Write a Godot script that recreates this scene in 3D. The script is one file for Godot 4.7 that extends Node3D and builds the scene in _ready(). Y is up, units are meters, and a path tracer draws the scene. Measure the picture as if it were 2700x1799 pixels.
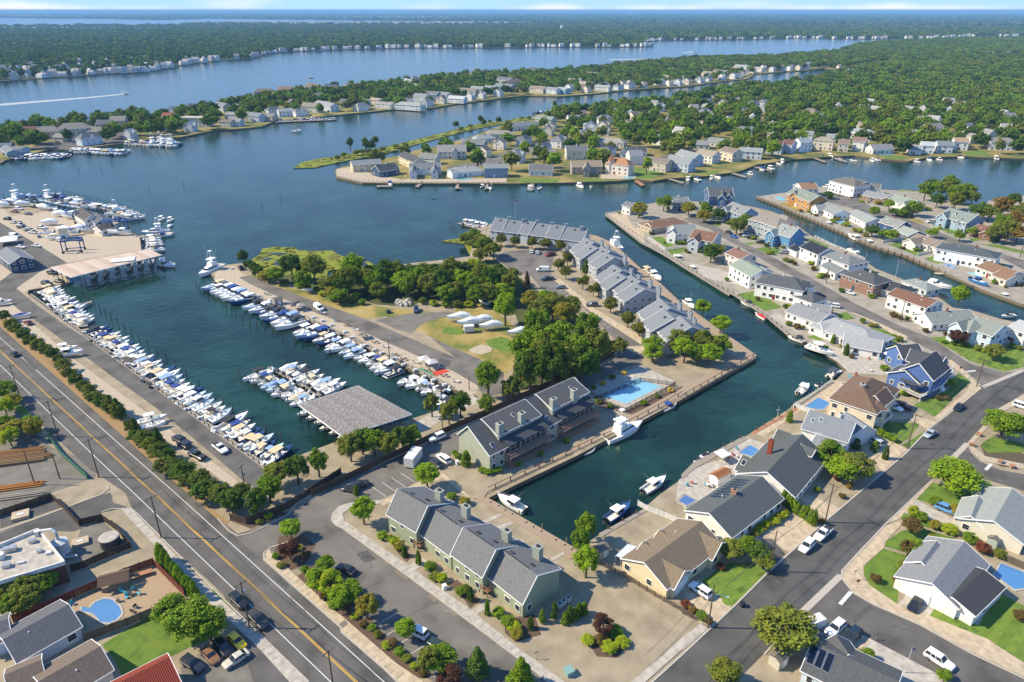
extends Node3D
# Marina and lagoon town seen from the air. All positions are map metres: x east, z south, y up; land at 0, water at -1.2.
var rng := RandomNumberGenerator.new()
var used := {}
var M := {}
var T := {}
var protos := {}
const WL := -1.2

class Geo:
	var v := PackedVector3Array()
	var n := PackedVector3Array()
	var c := PackedColorArray()
	var col := Color.WHITE
	func tri(a: Vector3, b: Vector3, d: Vector3):
		var nn := (b - a).cross(d - a).normalized()
		v.append(a); v.append(d); v.append(b)
		n.append(nn); n.append(nn); n.append(nn)
		c.append(col); c.append(col); c.append(col)
	func quad(a: Vector3, b: Vector3, d: Vector3, e: Vector3):
		tri(a, b, d); tri(a, d, e)
	func obox(t: Transform3D, s: Vector3):
		var h := s * 0.5
		var p := []
		for i in 8:
			p.append(t * Vector3(h.x if i & 1 else -h.x, h.y if i & 2 else -h.y, h.z if i & 4 else -h.z))
		quad(p[4], p[5], p[7], p[6]); quad(p[1], p[0], p[2], p[3])
		quad(p[5], p[1], p[3], p[7]); quad(p[0], p[4], p[6], p[2])
		quad(p[6], p[7], p[3], p[2]); quad(p[0], p[1], p[5], p[4])
	func box(o: Vector3, s: Vector3, yaw := 0.0):   # o: middle of the underside
		obox(Transform3D(Basis(Vector3.UP, yaw), o + Vector3(0, s.y * 0.5, 0)), s)
	func tube(a: Vector3, b: Vector3, r0: float, r1: float, k := 6, caps := true):
		var d := (b - a).normalized()
		var s := d.cross(Vector3.RIGHT if absf(d.x) < 0.8 else Vector3.UP).normalized()
		var t := d.cross(s)
		for i in k:
			var a0 := TAU * i / k
			var a1 := TAU * (i + 1) / k
			var e0 := s * cos(a0) + t * sin(a0)
			var e1 := s * cos(a1) + t * sin(a1)
			quad(a + e0 * r0, a + e1 * r0, b + e1 * r1, b + e0 * r1)
			if caps:
				tri(b, b + e0 * r1, b + e1 * r1)
				tri(a, a + e1 * r0, a + e0 * r0)
	func loft(rings: Array, closed := true, caps := false):
		for i in rings.size() - 1:
			var A: PackedVector3Array = rings[i]
			var B: PackedVector3Array = rings[i + 1]
			var k := A.size()
			for j in (k if closed else k - 1):
				var j1 := (j + 1) % k
				quad(A[j], A[j1], B[j1], B[j])
		if caps:
			for e in [0, rings.size() - 1]:
				var R: PackedVector3Array = rings[e]
				for j in range(1, R.size() - 1):
					if e == 0: tri(R[0], R[j + 1], R[j])
					else: tri(R[0], R[j], R[j + 1])
	func flat(p: PackedVector2Array, y: float):
		for t in Geo.tris(p):
			tri(Vector3(t[0].x, y, t[0].y), Vector3(t[1].x, y, t[1].y), Vector3(t[2].x, y, t[2].y))
	func prism(p: PackedVector2Array, y0: float, y1: float, top := true):
		if top: flat(p, y1)
		var k := p.size()
		for i in k:
			var a := p[i]
			var b := p[(i + 1) % k]
			quad(Vector3(a.x, y0, a.y), Vector3(b.x, y0, b.y), Vector3(b.x, y1, b.y), Vector3(a.x, y1, a.y))
	static func tris(p: PackedVector2Array) -> Array:
		var out := []
		var ix := Geometry2D.triangulate_polygon(p)
		if ix.is_empty(): print("polygon crosses itself near ", p[0])
		for i in range(0, ix.size(), 3):
			var a := p[ix[i]]; var b := p[ix[i + 1]]; var d := p[ix[i + 2]]
			if (b - a).cross(d - a) > 0: out.append([a, d, b])
			else: out.append([a, b, d])
		return out
	func mesh() -> ArrayMesh:
		var m := ArrayMesh.new()
		if v.is_empty(): return m
		var arr := []
		arr.resize(Mesh.ARRAY_MAX)
		arr[Mesh.ARRAY_VERTEX] = v
		arr[Mesh.ARRAY_NORMAL] = n
		arr[Mesh.ARRAY_COLOR] = c
		m.add_surface_from_arrays(Mesh.PRIMITIVE_TRIANGLES, arr)
		return m

func V(a: Array) -> PackedVector2Array:
	var p := PackedVector2Array()
	for i in range(0, a.size(), 2): p.append(Vector2(a[i], a[i + 1]))
	return p
func ccw(p: PackedVector2Array) -> PackedVector2Array:   # so that prism() walls face outwards
	var s := 0.0
	for i in p.size():
		s += p[i].cross(p[(i + 1) % p.size()])
	if s > 0: p.reverse()
	return p
func P2(x: float, z: float) -> Vector2: return Vector2(x, z)
func v3(p: Vector2, y := 0.0) -> Vector3: return Vector3(p.x, y, p.y)
func r(a: float, b: float) -> float: return rng.randf_range(a, b)
func numbered(called: String, parent: Node = self) -> String:
	var key := called if parent == self else "%d/%s" % [parent.get_instance_id(), called]
	var k: int = used.get(key, 0)
	used[key] = k + 1
	return called if k == 0 else "%s_%03d" % [called, k]
func put(called: String, mesh: Mesh, mat: Material, parent: Node = self, xf := Transform3D()) -> MeshInstance3D:
	var o := MeshInstance3D.new()
	o.name = numbered(called, parent)
	o.mesh = mesh
	o.material_override = mat
	o.transform = xf
	parent.add_child(o, true)
	return o
func tag(o: Node, label := "", category := "", group := "", kind := "") -> Node:
	if label: o.set_meta("label", label)
	if category: o.set_meta("category", category)
	if group: o.set_meta("group", group)
	if kind: o.set_meta("kind", kind)
	return o
func thing(called: String, label: String, category: String, at := Vector3.ZERO, yaw := 0.0, group := "") -> Node3D:
	var o := Node3D.new()
	o.name = numbered(called)
	add_child(o, true)
	o.position = at
	o.rotation.y = yaw
	tag(o, label, category, group)
	return o
func copy(proto: Node3D, called: String, label: String, category: String, at: Vector3, yaw: float, group := "", sc := 1.0) -> Node3D:
	var o: Node3D = proto.duplicate()
	o.name = numbered(called)
	add_child(o, true)
	o.position = at
	o.rotation.y = yaw
	o.scale = Vector3.ONE * sc
	tag(o, label, category, group)
	return o
const ONES := ["", "first", "second", "third", "fourth", "fifth", "sixth", "seventh", "eighth", "ninth", "tenth", "eleventh", "twelfth", "thirteenth", "fourteenth", "fifteenth", "sixteenth", "seventeenth", "eighteenth", "nineteenth"]
const TENS := ["", "", "twent", "thirt", "fort", "fift", "sixt", "sevent", "eight", "ninet"]
func nth(k: int) -> String:
	if k < 20: return ONES[k]
	if k >= 100: return "hundred-and-" + nth(k - 100) if k > 100 else "hundredth"
	if k % 10 == 0: return TENS[k / 10] + "ieth"
	return TENS[k / 10] + "y-" + ONES[k % 10]

# ---------- materials ----------
func lin(cr: float, cg: float, cb: float) -> Color: return Color(cr, cg, cb).linear_to_srgb()
func mat(cr: float, cg: float, cb: float, rough := 0.8, tex := "", size := 8.0, metal := 0.0, spec := 0.5) -> StandardMaterial3D:
	var m := StandardMaterial3D.new()
	m.albedo_color = lin(cr, cg, cb)
	m.roughness = rough
	m.metallic = metal
	m.metallic_specular = spec
	if tex:
		m.albedo_texture = T[tex]
		m.uv1_triplanar = true
		m.uv1_world_triplanar = true
		m.uv1_scale = Vector3.ONE / size
	return m
func noise(seed_: int, freq: float, oct := 4, px := 256) -> PackedByteArray:
	var f := FastNoiseLite.new()
	f.seed = seed_
	f.frequency = freq
	f.fractal_octaves = oct
	f.noise_type = FastNoiseLite.TYPE_SIMPLEX_SMOOTH
	var im := f.get_seamless_image(px, px, false, false, 0.25)
	im.convert(Image.FORMAT_L8)
	return im.get_data()
func ramp(a: PackedByteArray, wa: float, b: PackedByteArray, wb: float, stops: Array, px := 256) -> ImageTexture:   # two layers of noise mixed, then coloured
	var g := Gradient.new()
	g.offsets = PackedFloat32Array(stops.map(func(s): return s[0]))
	g.colors = PackedColorArray(stops.map(func(s): return s[1]))
	var lut := PackedByteArray()
	for i in 256:
		var k := g.sample(i / 255.0)
		lut.append_array(PackedByteArray([k.r8, k.g8, k.b8]))
	var out := PackedByteArray()
	out.resize(px * px * 3)
	for i in px * px:
		var q := clampi(int(a[i] * wa + b[i] * wb), 0, 255) * 3
		out[i * 3] = lut[q]; out[i * 3 + 1] = lut[q + 1]; out[i * 3 + 2] = lut[q + 2]
	var im := Image.create_from_data(px, px, false, Image.FORMAT_RGB8, out)
	im.generate_mipmaps()
	return ImageTexture.create_from_image(im)
func gray(v: float) -> Color: return Color(v, v, v)
func textures():
	var big := noise(3, 0.012, 5)
	var mid := noise(5, 0.04, 4)
	var fine := noise(7, 0.25, 3)
	var soft := noise(11, 0.008, 3)
	var big5 := noise(13, 0.009, 5, 512)
	var fine5 := noise(17, 0.35, 2, 512)
	T.gravel = ramp(big5, 0.35, fine5, 0.65, [[0.25, Color(0.7, 0.69, 0.66)], [0.42, Color(0.84, 0.83, 0.8)], [0.55, Color(0.92, 0.91, 0.89)], [0.75, Color(1, 1, 1)]], 512)
	T.turf = ramp(big5, 0.6, fine5, 0.4, [[0.25, Color(0.62, 0.68, 0.45)], [0.4, Color(0.82, 0.92, 0.72)], [0.55, Color(0.9, 0.98, 0.8)], [0.7, Color(1, 0.98, 0.72)], [0.8, Color(1, 0.9, 0.62)]], 512)
	T.worn = ramp(big5, 0.7, fine5, 0.3, [[0.25, gray(0.7)], [0.4, gray(0.86)], [0.6, gray(0.93)], [0.75, gray(1.0)]], 512)
	T.mott = ramp(mid, 0.5, fine, 0.5, [[0.25, gray(0.72)], [0.75, gray(1.0)]])
	T.wall = ramp(big, 0.6, fine, 0.4, [[0.25, gray(0.9)], [0.75, gray(1.0)]])
	T.asph = ramp(big, 0.6, fine, 0.4, [[0.25, gray(0.80)], [0.5, gray(0.92)], [0.75, gray(1.0)]])
	T.speck = ramp(mid, 0.25, fine, 0.75, [[0.25, gray(0.55)], [0.5, gray(0.86)], [0.75, gray(1.0)]])
	T.grass = ramp(big, 0.55, fine, 0.45, [[0.25, Color(0.62, 0.72, 0.45)], [0.5, Color(0.86, 0.95, 0.8)], [0.75, Color(1, 1, 0.72)]])
	T.dry = ramp(big, 0.75, fine, 0.25, [[0.22, Color(0.5, 0.66, 0.34)], [0.42, Color(0.74, 0.76, 0.48)], [0.55, Color(0.92, 0.86, 0.66)], [0.75, Color(1, 0.95, 0.84)]])
	T.rust = ramp(mid, 0.65, fine, 0.35, [[0.2, Color(0.55, 0.33, 0.2)], [0.4, Color(0.8, 0.62, 0.48)], [0.52, Color(0.95, 0.93, 0.9)], [0.8, Color(1, 1, 1)]])
	T.rust2 = ramp(big, 0.75, fine, 0.25, [[0.25, Color(0.74, 0.67, 0.6)], [0.45, Color(0.86, 0.82, 0.78)], [0.6, Color(0.95, 0.95, 0.95)], [0.8, Color(1, 1, 1)]])
	T.roof = ramp(fine, 0.55, big, 0.45, [[0.25, gray(0.72)], [0.5, gray(0.88)], [0.75, gray(1.0)]])
	T.marsh = ramp(big, 0.7, fine, 0.3, [[0.25, Color(0.55, 0.5, 0.3)], [0.42, Color(0.8, 0.85, 0.35)], [0.6, Color(1, 1, 0.5)], [0.75, Color(0.85, 0.95, 0.4)]])
	T.wood = ramp(mid, 0.5, fine, 0.5, [[0.25, Color(0.66, 0.6, 0.55)], [0.5, Color(0.88, 0.85, 0.8)], [0.75, Color(1, 1, 1)]])
	T.forest = ramp(mid, 0.6, fine, 0.4, [[0.25, Color(0.5, 0.6, 0.5)], [0.75, Color(1, 1, 0.9)]])
	var f := FastNoiseLite.new()
	f.seed = 21; f.frequency = 0.05; f.fractal_octaves = 4
	var im := f.get_seamless_image(512, 512)
	im.convert(Image.FORMAT_RGBA8)
	im.bump_map_to_normal_map(4.0)
	T.wave = ImageTexture.create_from_image(im)
	T.water = ramp(soft, 0.7, mid, 0.3, [[0.3, gray(0.7)], [0.7, gray(1.0)]])
func materials():
	textures()
	M.asphalt = mat(0.122, 0.115, 0.105, 0.9, "worn", 43.0)
	M.asphalt_dark = mat(0.098, 0.096, 0.09, 0.9, "worn", 37.0)
	M.asphalt_old = mat(0.175, 0.16, 0.14, 0.9, "worn", 51.0)
	M.gravel = mat(0.375, 0.318, 0.228, 0.95, "gravel", 27.0)
	M.gravel_grey = mat(0.2, 0.19, 0.17, 0.95, "gravel", 23.0)
	M.sand = mat(0.6, 0.5, 0.375, 0.95, "speck", 9.0)
	M.concrete = mat(0.46, 0.42, 0.36, 0.9, "asph", 7.0)
	M.concrete_tan = mat(0.52, 0.42, 0.29, 0.9, "asph", 7.0)
	M.kerb = mat(0.55, 0.5, 0.43, 0.9, "mott", 3.0)
	M.paint = mat(0.78, 0.78, 0.76, 0.7, "mott", 2.0)
	M.paint_yellow = mat(0.72, 0.42, 0.06, 0.7, "mott", 2.0)
	M.paint_worn = mat(0.5, 0.4, 0.24, 0.8, "speck", 1.5)
	M.lawn = mat(0.135, 0.19, 0.028, 0.95, "turf", 21.0)
	M.lawn_sheen = mat(0.165, 0.215, 0.036, 0.95, "turf", 17.0)  # same grass, paler: the sheen of mown strips painted as colour
	M.lot = mat(0.375, 0.345, 0.295, 0.95, "gravel", 31.0)
	M.yard = mat(0.26, 0.24, 0.11, 0.95, "dry", 83.0)
	M.lawn_dry = mat(0.36, 0.31, 0.165, 0.95, "dry", 61.0)
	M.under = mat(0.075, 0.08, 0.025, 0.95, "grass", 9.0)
	M.marsh = mat(0.2, 0.215, 0.045, 0.95, "marsh", 34.0)
	M.mud = mat(0.12, 0.09, 0.055, 0.9, "mott", 5.0)
	M.mulch = mat(0.15, 0.095, 0.06, 0.95, "speck", 2.0)
	M.paver = mat(0.5, 0.36, 0.22, 0.9, "speck", 2.2)
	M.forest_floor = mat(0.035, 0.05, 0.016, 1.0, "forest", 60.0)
	M.deck = mat(0.42, 0.345, 0.27, 0.9, "wood", 2.4)
	M.deck_grey = mat(0.36, 0.34, 0.31, 0.9, "wood", 2.4)
	M.deck_red = mat(0.48, 0.24, 0.14, 0.85, "wood", 2.4)
	M.timber = mat(0.13, 0.105, 0.08, 0.9, "wood", 1.3)
	M.timber_pale = mat(0.33, 0.28, 0.21, 0.9, "wood", 1.3)
	M.bulkhead = mat(0.2, 0.165, 0.12, 0.9, "wood", 3.0)
	M.white = mat(0.8, 0.8, 0.78, 0.6, "mott", 6.0)
	M.trim = mat(0.8, 0.8, 0.79, 0.5)
	M.glass = mat(0.02, 0.026, 0.032, 0.08)
	M.metal = mat(0.5, 0.51, 0.52, 0.4, "", 1.0, 0.8)
	M.dark = mat(0.03, 0.03, 0.033, 0.6)
	M.rubber = mat(0.02, 0.02, 0.02, 0.85)
	M.gel = mat(0.82, 0.82, 0.8, 0.25)
	M.pole = mat(0.14, 0.11, 0.085, 0.9, "wood", 0.9)
	M.pool_water = mat(0.35, 0.6, 0.75, 0.03)
	M.pool_water.transparency = BaseMaterial3D.TRANSPARENCY_ALPHA
	M.pool_water.albedo_color.a = 0.18
	M.tar = mat(0.045, 0.045, 0.045, 0.8)
	M.patch = mat(0.095, 0.09, 0.085, 0.9, "worn", 9.0)
	M.liner_blue = mat(0.012, 0.2, 0.58, 0.6, "mott", 3.0)
	M.liner_pale = mat(0.3, 0.68, 0.85, 0.6, "mott", 3.0)
	M.liner_deep = mat(0.01, 0.08, 0.42, 0.6, "mott", 3.0)
	M.liner_aqua = mat(0.2, 0.62, 0.7, 0.6, "mott", 3.0)
	var w := mat(0.012, 0.047, 0.038, 0.14, "water", 90.0, 0.0, 0.3)
	w.roughness_texture = T.water
	w.normal_enabled = true
	w.normal_texture = T.wave
	w.normal_scale = 0.14
	M.water = w


# ---------- ground pieces ----------
func sheet(called: String, p: PackedVector2Array, m: Material, y: float) -> MeshInstance3D:
	var g := Geo.new()
	g.flat(p, y)
	var o := put(called, g.mesh(), m)
	tag(o, "", "", "", "structure")
	return o
func ribbon(g: Geo, p: PackedVector2Array, wd: float, y: float, h := 0.0, off := 0.0):   # a strip of width wd along p; with h a raised kerb
	for i in p.size() - 1:
		var d := (p[i + 1] - p[i]).normalized()
		var s := Vector2(-d.y, d.x)
		var a := p[i] + s * (off - wd * 0.5); var b := p[i] + s * (off + wd * 0.5)
		var e := p[i + 1] + s * (off - wd * 0.5); var f := p[i + 1] + s * (off + wd * 0.5)
		if h > 0:
			g.obox(Transform3D(Basis(Vector3.UP, -d.angle()), v3((p[i] + p[i + 1]) * 0.5 + s * off, y + h * 0.5)), Vector3(p[i].distance_to(p[i + 1]), h, wd))
		else:
			g.quad(v3(a, y), v3(b, y), v3(f, y), v3(e, y))
func line(called: String, p: PackedVector2Array, m: Material, wd: float, y: float, h := 0.0, off := 0.0) -> MeshInstance3D:
	var g := Geo.new()
	ribbon(g, p, wd, y, h, off)
	var o := put(called, g.mesh(), m)
	tag(o, "", "", "", "structure")
	return o
func land(called: String, p: PackedVector2Array, m: Material, y := 0.0, side: Material = null, low := -4.0):
	p = ccw(p)
	var g := Geo.new()
	g.flat(p, y)
	var o := put(called, g.mesh(), m)
	tag(o, "", "", "", "structure")
	var s := Geo.new()
	s.prism(p, low, y, false)
	put("bank", s.mesh(), side if side else M.bulkhead, o)
	return o

func sky_image() -> ImageTexture:   # clear blue air, paler towards the horizon, with a low bank of fair-weather cloud and thin wisps
	var w := 2048
	var h := 1024
	var f := FastNoiseLite.new()
	f.seed = 5; f.frequency = 0.02; f.fractal_octaves = 5
	var f2 := FastNoiseLite.new()
	f2.seed = 12; f2.frequency = 0.005; f2.fractal_octaves = 5
	var im := Image.create(w, h, false, Image.FORMAT_RGBF)
	for y in h:
		var el := (0.5 - (y + 0.5) / h) * PI
		var base := Color(0.32, 0.51, 0.79).lerp(Color(0.04, 0.15, 0.44), pow(clampf(sin(maxf(el, 0.0)), 0, 1), 0.66))
		if el < 0: base = Color(0.2, 0.27, 0.32)
		im.fill_rect(Rect2i(0, y, w, 1), base)
		if el < -0.004 or el > 0.2: continue
		for x in w:
			var az := TAU * x / w
			var q := Vector3(cos(az), 0, sin(az)) * 300
			var edge := 0.007 + 0.03 * f2.get_noise_3d(q.x, 0, q.z) + 0.006 * f.get_noise_3d(q.x, 0, q.z)
			var c := smoothstep(-0.002, 0.004, edge - el)
			var wisp := clampf(f.get_noise_3d(q.x * 0.5, el * 900, q.z * 0.5) * 1.4 - 0.1, 0, 0.5) * smoothstep(0.2, 0.1, el)
			im.set_pixel(x, y, base.lerp(Color(0.6, 0.63, 0.68), clampf(c + wisp, 0, 1)))
	return ImageTexture.create_from_image(im)

func _ready():
	rng.seed = 20250
	# camera, sky, sun, exposure
	var cam := Camera3D.new()
	cam.name = "camera"
	add_child(cam)
	cam.position = Vector3(0, 105, 0)
	cam.rotation = Vector3(deg_to_rad(-24.69), 0, 0)
	cam.fov = 50.66
	cam.near = 0.5
	cam.far = 60000.0
	var env := Environment.new()
	env.background_mode = Environment.BG_SKY
	var sky := Sky.new()
	var pm := PanoramaSkyMaterial.new()
	pm.panorama = sky_image()
	pm.energy_multiplier = 1.0
	sky.sky_material = pm
	env.sky = sky
	env.tonemap_mode = Environment.TONE_MAPPER_LINEAR
	env.tonemap_exposure = 1.65
	env.sdfgi_enabled = true
	env.ssao_enabled = true
	env.ssil_enabled = true
	env.fog_enabled = true
	env.fog_density = 0.00008
	env.fog_light_color = Color(0.58, 0.8, 1.0)
	var we := WorldEnvironment.new()
	we.name = "world_environment"
	we.environment = env
	add_child(we)
	var sun := DirectionalLight3D.new()
	sun.name = "sun"
	sun.light_energy = 1.5
	sun.light_color = Color(1.0, 0.94, 0.82)
	sun.light_angular_distance = 0.5
	sun.shadow_enabled = true
	add_child(sun)
	sun.look_at_from_position(Vector3(-100, 90, -3), Vector3.ZERO)
	materials()
	ground()
	build_all()

# ---------- water, land, roads ----------
func ground():
	var big := Geo.new()
	big.flat(V([-42000, 600, 42000, 600, 42000, -42000, -42000, -42000]), WL)
	tag(put("water", big.mesh(), M.water), "", "", "", "structure")
	# the near shore with the marinas, the town houses and the peninsula of houses
	P_MAIN = V([-394.1,-417.4,-307.1,-427.4,-283.6,-424.7,-273.4,-417.4,-264.8,-412,-254.8,-405.1,-252.3,-412,-223,-387.9,-217,-386.4,-208.5,-374.2,-192.9,-357.9,-188.6,-353.8,-178.1,-332.9,-193.6,-305,-187.6,-287.8,-194.9,-281.4,-199.4,-278.7,-196.8,-273.9,-61.9,-150.8,-57.4,-155.7,-45.9,-164.8,-27,-176.7,-10,-188.7,-17.4,-192.7,-74.4,-245.7,-122.7,-288.8,-131.5,-298,-133.1,-310.3,-126.1,-312.4,-118.7,-315.1,-106.6,-298.9,-89.9,-291.6,-77.9,-292.6,-71.2,-295,-63.1,-293.5,-59.8,-298.9,-57.9,-307.6,-46.2,-313.5,-29.9,-319,-19.9,-323.5,-19.4,-342.1,-23.5,-345.3,-23.3,-364.1,-18.3,-368.4,-13,-369.1,-11.9,-380.2,35.4,-363.4,43.6,-357.2,50,-344.7,57.9,-304.5,62.7,-286.4,66.4,-266.4,77,-231.8,81.3,-215.3,50.7,-187.3,16.6,-157.1,-5.57,-139.5,13.72,-121.56,14.85,-122.4,19.57,-126.59,30.27,-135.22,35.38,-140.97,42.1,-147.3,46.4,-153.5,63.2,-166.5,80.6,-181.7,83.1,-185,100.7,-198.8,107.4,-206.4,107.2,-213.6,101.7,-228.5,98.6,-234.7,96.4,-255.3,94.4,-259.6,90.9,-273.5,82.8,-293.1,78,-309.2,71.2,-331.7,64.8,-346.6,58.8,-374.2,53,-402.6,65,-407.7,78.7,-421.9,97.5,-435.1,112.6,-429.3,138,-421,148.3,-407.7,153.2,-393.5,152.8,-366.2,153.3,-354.5,157,-338.4,158.9,-334.1,162.4,-317.3,162.5,-306.1,167.1,-293.1,170.2,-275.2,171.5,-268.9,171.1,-259.6,177.1,-256.5,183,-247.9,188.6,-243.9,228.9,-210.5,94.92,-53.52,-109.53,-53.52,-242.1,-176.7])
	land("ground", P_MAIN, M.gravel)
	P_THREE = V([151.2,-441.9,167.9,-451,180.9,-456.2,202.4,-470.3,216.4,-465.9,238.2,-461.6,259.5,-455.2,268.3,-431.2,276.7,-421,298.2,-432.2,319,-445.9,470.9,-484,257.8,-228.2,200.8,-262.8,195,-277,192.1,-293.1,190.7,-298.5,184.9,-325.2,176.5,-340.3,172.6,-357.2,170.1,-369.1,166.2,-385.6,161.8,-401.8,157.8,-421])
	sheet("gravel_lots", V([54.1,-400.9,65,-405.1,96.8,-431.2,136.9,-417.4,151.8,-389.5,151.8,-363.4,157.9,-331.7,161.6,-304,169.3,-273.5,170.2,-258,187.5,-242.2,165.3,-207.7,144.9,-196.1,108.2,-207.2,101.3,-227.6,95.9,-253.8,90.5,-271.8,77.5,-307.1,64.3,-344]), M.lot, 0.012)
	land("ground", P_THREE, M.lot)
	P_FOUR = V([-127.6,-523,-125.6,-532.7,-120.4,-544,-110.9,-555.9,-89.4,-581.1,-79,-604.9,-62.3,-626.8,-36,-675.3,-30.5,-693,-10.2,-744.1,19.9,-785.1,25.9,-824.2,40.2,-837,94.6,-863.7,122.8,-892.1,174.3,-934.1,228.1,-1011.7,299.3,-1091.7,392.3,-1160.1,421,-1184.7,494.5,-1272.3,559,-1356.8,620.4,-1462.1,752,-1607,883.2,-1677.9,1181.9,-1782.5,1681.7,-1755.2,622.7,-557.4,398,-568.2,375.2,-573,360.2,-577.8,325.6,-573,303,-557.4,287.3,-566.7,271.8,-581.1,250.8,-576.2,220,-565.1,182.7,-544,162.8,-519,135.6,-503.5,105.7,-494.8,95.1,-487.6,84.5,-492.4,72.3,-487.6,33.2,-481.7,-3.8,-479.4,-75.7,-479.4,-100.1,-481.7,-121.6,-499.7])
	land("ground", P_FOUR, M.yard)
	P_FIVE = V([-516.4,-535.5,-391,-557.4,-385.5,-581.1,-384.2,-610.2,-365.2,-606.6,-336.2,-640.2,-319.5,-671,-302.7,-671,-298.3,-679.6,-285.8,-714.1,-270.8,-718.9,-248.4,-736.4,-247,-779.4,-188.4,-827.3,-131.5,-877.7,-95,-884.8,-67.4,-930.1,-33,-967.1,4.6,-1011.7,24,-1021,62.3,-1011.7,93.4,-1030.6,125.6,-1055.2,170.3,-1097.1,220.4,-1130.6,256.2,-1142.2,294.8,-1184.7,342.4,-1237.2,395,-1279.6,438.3,-1381.7,486.8,-1416.4,569.1,-1471.6,619.1,-1521,628.3,-1481.3,757.1,-1618.4,889.6,-1690.3,1190.9,-1796.5,1694.4,-1768.8,3145,-3011,2000,-3050,1720,-3011,1334,-2729,1117.5,-2522.6,859.6,-2071.6,632.4,-1854.6,574.2,-1825.1,388.1,-1755.2,358.6,-1728.7,198,-1562.8,129.1,-1443.5,24.5,-1373.3,-70.8,-1348.6,-174,-1223.7,-239.5,-1124.9,-285.5,-1065.4,-345.3,-950.3,-365.7,-895.7,-378.6,-840.2,-392,-796.7,-433.4,-768.2,-468.3,-741.5,-493.7,-716.5,-659.9,-697.6])
	land("ground", P_FIVE, M.yard)
	P_FAR = V([-1539.1,-1081,-829.9,-1237.2,-802,-1265.1,-797.3,-1301.8,-750.2,-1332.7,-742.6,-1381.7,-682.9,-1416.4,-685.9,-1521,-694.2,-1653.6,-671.1,-1741.8,-627.1,-1825.1,-646.2,-2053.2,-614.6,-2148.7,-495.3,-2253.3,-299.3,-2368.4,-78.6,-2368.4,145,-2417.7,393.9,-2417.7,452.5,-2495.6,459.6,-2697.9,556.4,-2935.3,650,-2973,950,-3050,1146,-3174,1265,-3132,1393,-3090,1644,-3132,1893,-3262,2006,-3404,2229,-3404,5276,-3454,15986,-8007,542,-7504,-238,-7060,-825,-6856,-1406,-6483,-2600,-6665,-2537,-5846,-3628,-5572,-10928,-5205])
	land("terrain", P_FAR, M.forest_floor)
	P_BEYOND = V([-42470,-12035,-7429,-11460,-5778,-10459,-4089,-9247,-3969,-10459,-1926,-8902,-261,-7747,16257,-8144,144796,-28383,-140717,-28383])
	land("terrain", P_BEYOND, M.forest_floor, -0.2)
	# salt marsh
	for mp in [[-160.6,-534.5,-160.9,-557.1,-150.2,-573.3,-138.6,-580.5,-124.5,-600.6,-106.6,-627.6,-85.9,-663.1,-68.7,-695.7,-39.8,-752.9,-17.6,-779,-8.2,-777.3,6.1,-808.6,21.9,-805,23.6,-779,5.9,-769,-9.2,-760.9,-38.3,-722.5,-57.5,-687.6,-82.8,-636.7,-101.4,-594.5,-126.5,-565.4,-145.5,-536.6],
			[-121.4,-322,-120,-328.9,-121.8,-337.8,-117.2,-340.8,-108,-339.7,-103.5,-336,-97.8,-334.2,-87.1,-334.9,-81.1,-327.1,-74.7,-322,-69.4,-313.8,-73.9,-308.2,-81.8,-305.1,-80.6,-295.4,-77.1,-291.1,-89.1,-289,-101.3,-291.1,-108.8,-298.3,-117.8,-312.2],
			[-73.9,-327.1,-72.4,-326.8,-69.1,-322.9,-69.7,-320.7,-72.8,-323.4], [-68.1,-317.8,-66,-317.8,-59.9,-309,-56.8,-302.8,-59,-292.5,-64.3,-299.8,-69.4,-305.9,-69.6,-312.2,-65.2,-310.6,-62.8,-308.2],
			[-35.6,-350.6,-31.4,-353.2,-23.6,-356.6,-20.7,-368,-17.2,-370.1,-10.6,-343.9,-20.4,-329.3,-23.8,-345.8],
			[242.1,-460.5,254.6,-465.3,264.4,-458.9,256.2,-440.6,247.9,-440.6,240.4,-451.1]]:
		P_MARSH.append(V(mp))
		land("marsh", V(mp), M.marsh, -0.75, M.mud)
	for pp in [[-110.3,-313.8,-108.2,-319.5,-104.2,-322,-103.3,-317,-105.3,-311.4], [-95.6,-315.4,-90.2,-318.7,-87.2,-317,-90.5,-313.8,-93.8,-310.6], [-116.3,-330.6,-111.2,-331.5,-107,-330.3,-110,-327.5,-114.6,-328.5], [-117.8,-318.7,-114.2,-323.7,-111.3,-322.9,-113.4,-319.5], [-95.2,-328,-91.2,-327.1,-91.5,-326.1]]:
		sheet("tide_pool", V(pp), M.water, -0.7)
	roads()
	wear()
	slabs(V([-38.04,-130,-8.83,-104.01,7.76,-87.35]), 1.7, 0.135, M.concrete)
	slabs(V([-88.7,-134.6,-75.09,-122.07,-61.63,-109.92,-46.83,-97.18,-34.84,-86.77]), 1.7, 0.125, M.concrete)
	slabs(V([-51.52,-119.36,-32.15,-101.13,-31.38,-100.08,-19.52,-89.12]), 1.8, 0.135, M.concrete_tan)
	slabs(V([20.03,-86.48,31.12,-96.35,36.08,-100.43]), 1.6, 0.1, M.concrete)
	yards()

var P_MAIN: PackedVector2Array
var P_THREE: PackedVector2Array
var P_FOUR: PackedVector2Array
var P_FIVE: PackedVector2Array
var P_FAR: PackedVector2Array
var P_BEYOND: PackedVector2Array
var P_MARSH := []

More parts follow.
